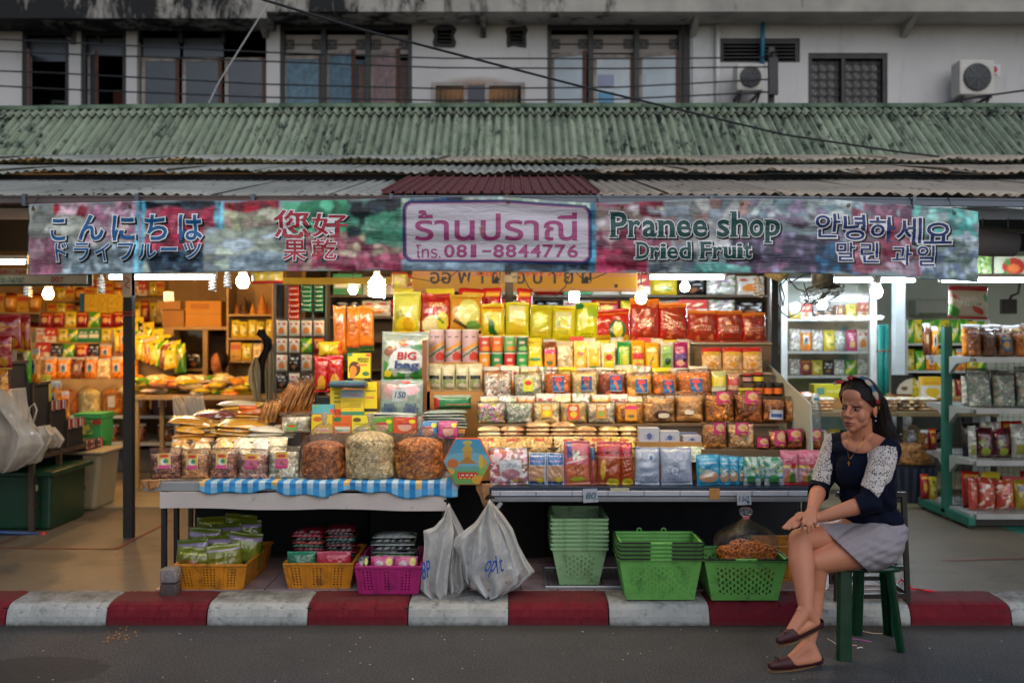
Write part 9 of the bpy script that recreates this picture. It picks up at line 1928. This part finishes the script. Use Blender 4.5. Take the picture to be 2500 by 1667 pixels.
# jewellery, found by dropping onto the body surface
from mathutils.bvhtree import BVHTree
bt=[BVHTree.FromPolygons([tuple(v) for v in V_],F_2) for V_,F_2 in ((V,Fs),(V2,F2))]
def onbody(px,py,off=.003):
    o=Vector((0,0,CH)); d=(P(px,py,4.6)-o).normalized(); hits=[h for h in (b.ray_cast(o,d) for b in bt) if h[0] is not None]
    return min((h[0] for h in hits),key=lambda p: p.y)-d*off if hits else P(px,py,4.6)
GO=M('gold','#b8862a',.3,.9)
for pts in ([(2068,1058),(2069,1080),(2070,1105),(2073,1122)],[(2112,1062),(2104,1082),(2090,1102),(2080,1114),(2073,1122)]): MB().tube([onbody(pts[i][0]+(pts[i+1][0]-pts[i][0])*t/5,pts[i][1]+(pts[i+1][1]-pts[i][1])*t/5,.004) for i in range(len(pts)-1) for t in range(5)],.0013,5).build('necklace',GO,wm)
q=onbody(2072,1130,.005); MB().bar(q+Vector((0,0,.008)),q-Vector((0,0,.012)),.004).bar(q-Vector((.005,0,0)),q+Vector((.005,0,0)),.004).build('pendant',GO,wm)
PE=M('pearl','#c0b4aa',.2)
for u in (-.068,-.088): put('earring',*ell(hp_(.086,-.0,u),(.0035,.0035,.0035)),PE,wm,smooth=True)
MB().tube([hp_(.088,-.02,-.02),hp_(.09,-.022,-.035)],.003,6).build('hair_clip',GO,wm)
# maroon flat shoes
SHM=M('shoe_maroon','#360512',.55,var=.15,vs=40,bmp=.2,bs=120); SOL=M('sole_tan','#6d5036',.7)
def shoe(heel,ball,toe,up,label):
    ax=(toe-heel).normalized(); side=ax.cross(up).normalized(); upn=side.cross(ax).normalized(); A_=(side,ax,upn)
    p=[cap(heel,ball,.031,.031),cap(ball,toe,.034,.017),ell(heel-ax*.004,(.030,.028,.028),A_)]; Vq,Fq,Nq=fuse(p,.0035,4)
    d=Vq-np.array(heel); a=d@np.array(ax); u=d@np.array(upn); L=(toe-heel).length
    Vq=Vq-np.array(upn)[None]*(np.where(u < -.018,(u+.018)*.85,0))[:,None]; u=(Vq-np.array(heel))@np.array(upn)
    k=np.interp(a/L,[-.2,.0,.2,.5,.6,.7,1.1],[.008,.0,-.007,-.007,.004,.05,.06])-u
    e=empty('shoe',heel); e.parent=wm; e.location=heel-wloc(wm); e['label']=label
    V3,F3=cut(Vq,Fq,k); put('shoe_upper',V3,F3,SHM,e,smooth=True,solid=.003)
    mb=MB(); n=22; ring=[(.5*L+.58*L*math.cos(q*2*math.pi/n),.033*math.sin(q*2*math.pi/n)*(1.05+.15*math.cos(q*2*math.pi/n))) for q in range(n)]
    Vr=[heel+ax*x+side*y+upn*z for z in (-.027,-.021) for x,y in ring]; put('sole',Vr,[tuple(range(n-1,-1,-1)),tuple(range(n,2*n))]+[(k,(k+1) % n,n+(k+1) % n,n+k) for k in range(n)],SOL,e)
    for s in (-1,1):
        c=toe-ax*.03+upn*.022; mb=MB(); mb.tube([c,c+side*s*.014+upn*.01,c+side*s*.02+upn*.002,c+side*s*.01-upn*.002,c],.0025,5).tube([c,c+side*s*.008+ax*.014],.0016,5); mb.build('bow',SHM,e)
    put('bead',*ell(toe-ax*.012+upn*.016,(.003,.003,.005)),GO,e,smooth=True)
shoe(P(1994,1520,4.44),P(1935,1547,4.40),P(1903,1561,4.385),Vector((.12,0,1)),'maroon flat shoe hanging from the raised foot')
a_,b_2,c_2=P(1993,1606,4.53),P(1925,1606,4.48),P(1884,1606,4.455); a_.z=b_2.z=.032; c_2.z=.027
shoe(a_,b_2,c_2,Vector((0,0,1)),'maroon flat shoe resting on the asphalt')
# the shopkeeper half hidden behind the heap table
sk=empty('person',(X(536,10.2),10.2,.12),'person sitting low behind the heap table with only the head showing','person'); D=10.2
c=P(532,884,D); ps=[ell(c,(.068,.085,.1)),ell(c+Vector((-.01,-.03,-.05)),(.05,.055,.06)),cap(c-Vector((0,0,.1)),c-Vector((-.01,0,.18)),.045,.05),ell(c+Vector((-.02,-.09,-.015)),(.012,.014,.018)),ell(c-Vector((-.02,0,.36)),(.19,.12,.2)),ell(c-Vector((-.02,0,.58)),(.17,.13,.14))]
for s in (-1,1): q=c+Vector((.02+s*.19,0,-.25)); ps += [cap(q,q+Vector((s*.03,-.05,-.25)),.05,.04),cap(q+Vector((s*.03,-.05,-.25)),q+Vector((-s*.04,-.24,-.27)),.038,.028),cap(q+Vector((-s*.04,-.24,-.27)),q+Vector((-s*.08,-.3,-.27)),.03,.015),cap(c-Vector((-.02-s*.09,0,.62)),c-Vector((-.02-s*.1,.38,.62)),.08,.06),cap(c-Vector((-.02-s*.1,.38,.62)),(c.x+.02+s*.1,D-.36,.2),.055,.035),cap((c.x+.02+s*.1,D-.36,.17),(c.x+.02+s*.1,D-.5,.16),.035,.025)]
Vk,Fk,Nk=fuse(ps,.009,4); Ck=np.tile(np.array(c3('#a5683f')),(len(Vk),1)); put('body',Vk,Fk,SKIN,sk,cols=Ck,smooth=True)
put('hair',*ell(c+Vector((.028,.022,.018)),(.076,.09,.105)),HM,sk,smooth=True); bx('stool_seat',c.x-.15,c.x+.2,D-.12,D+.2,.3,c.z-.68,WOOD,sk)
Vc,Fc,Nc=fuse([ell(c-Vector((-.02,0,.37)),(.205,.135,.21)),ell(c-Vector((-.02,0,.58)),(.185,.145,.15))],.012,4); put('shirt',Vc,Fc,M('shirt_brown','#5a4030',.8),sk,smooth=True)
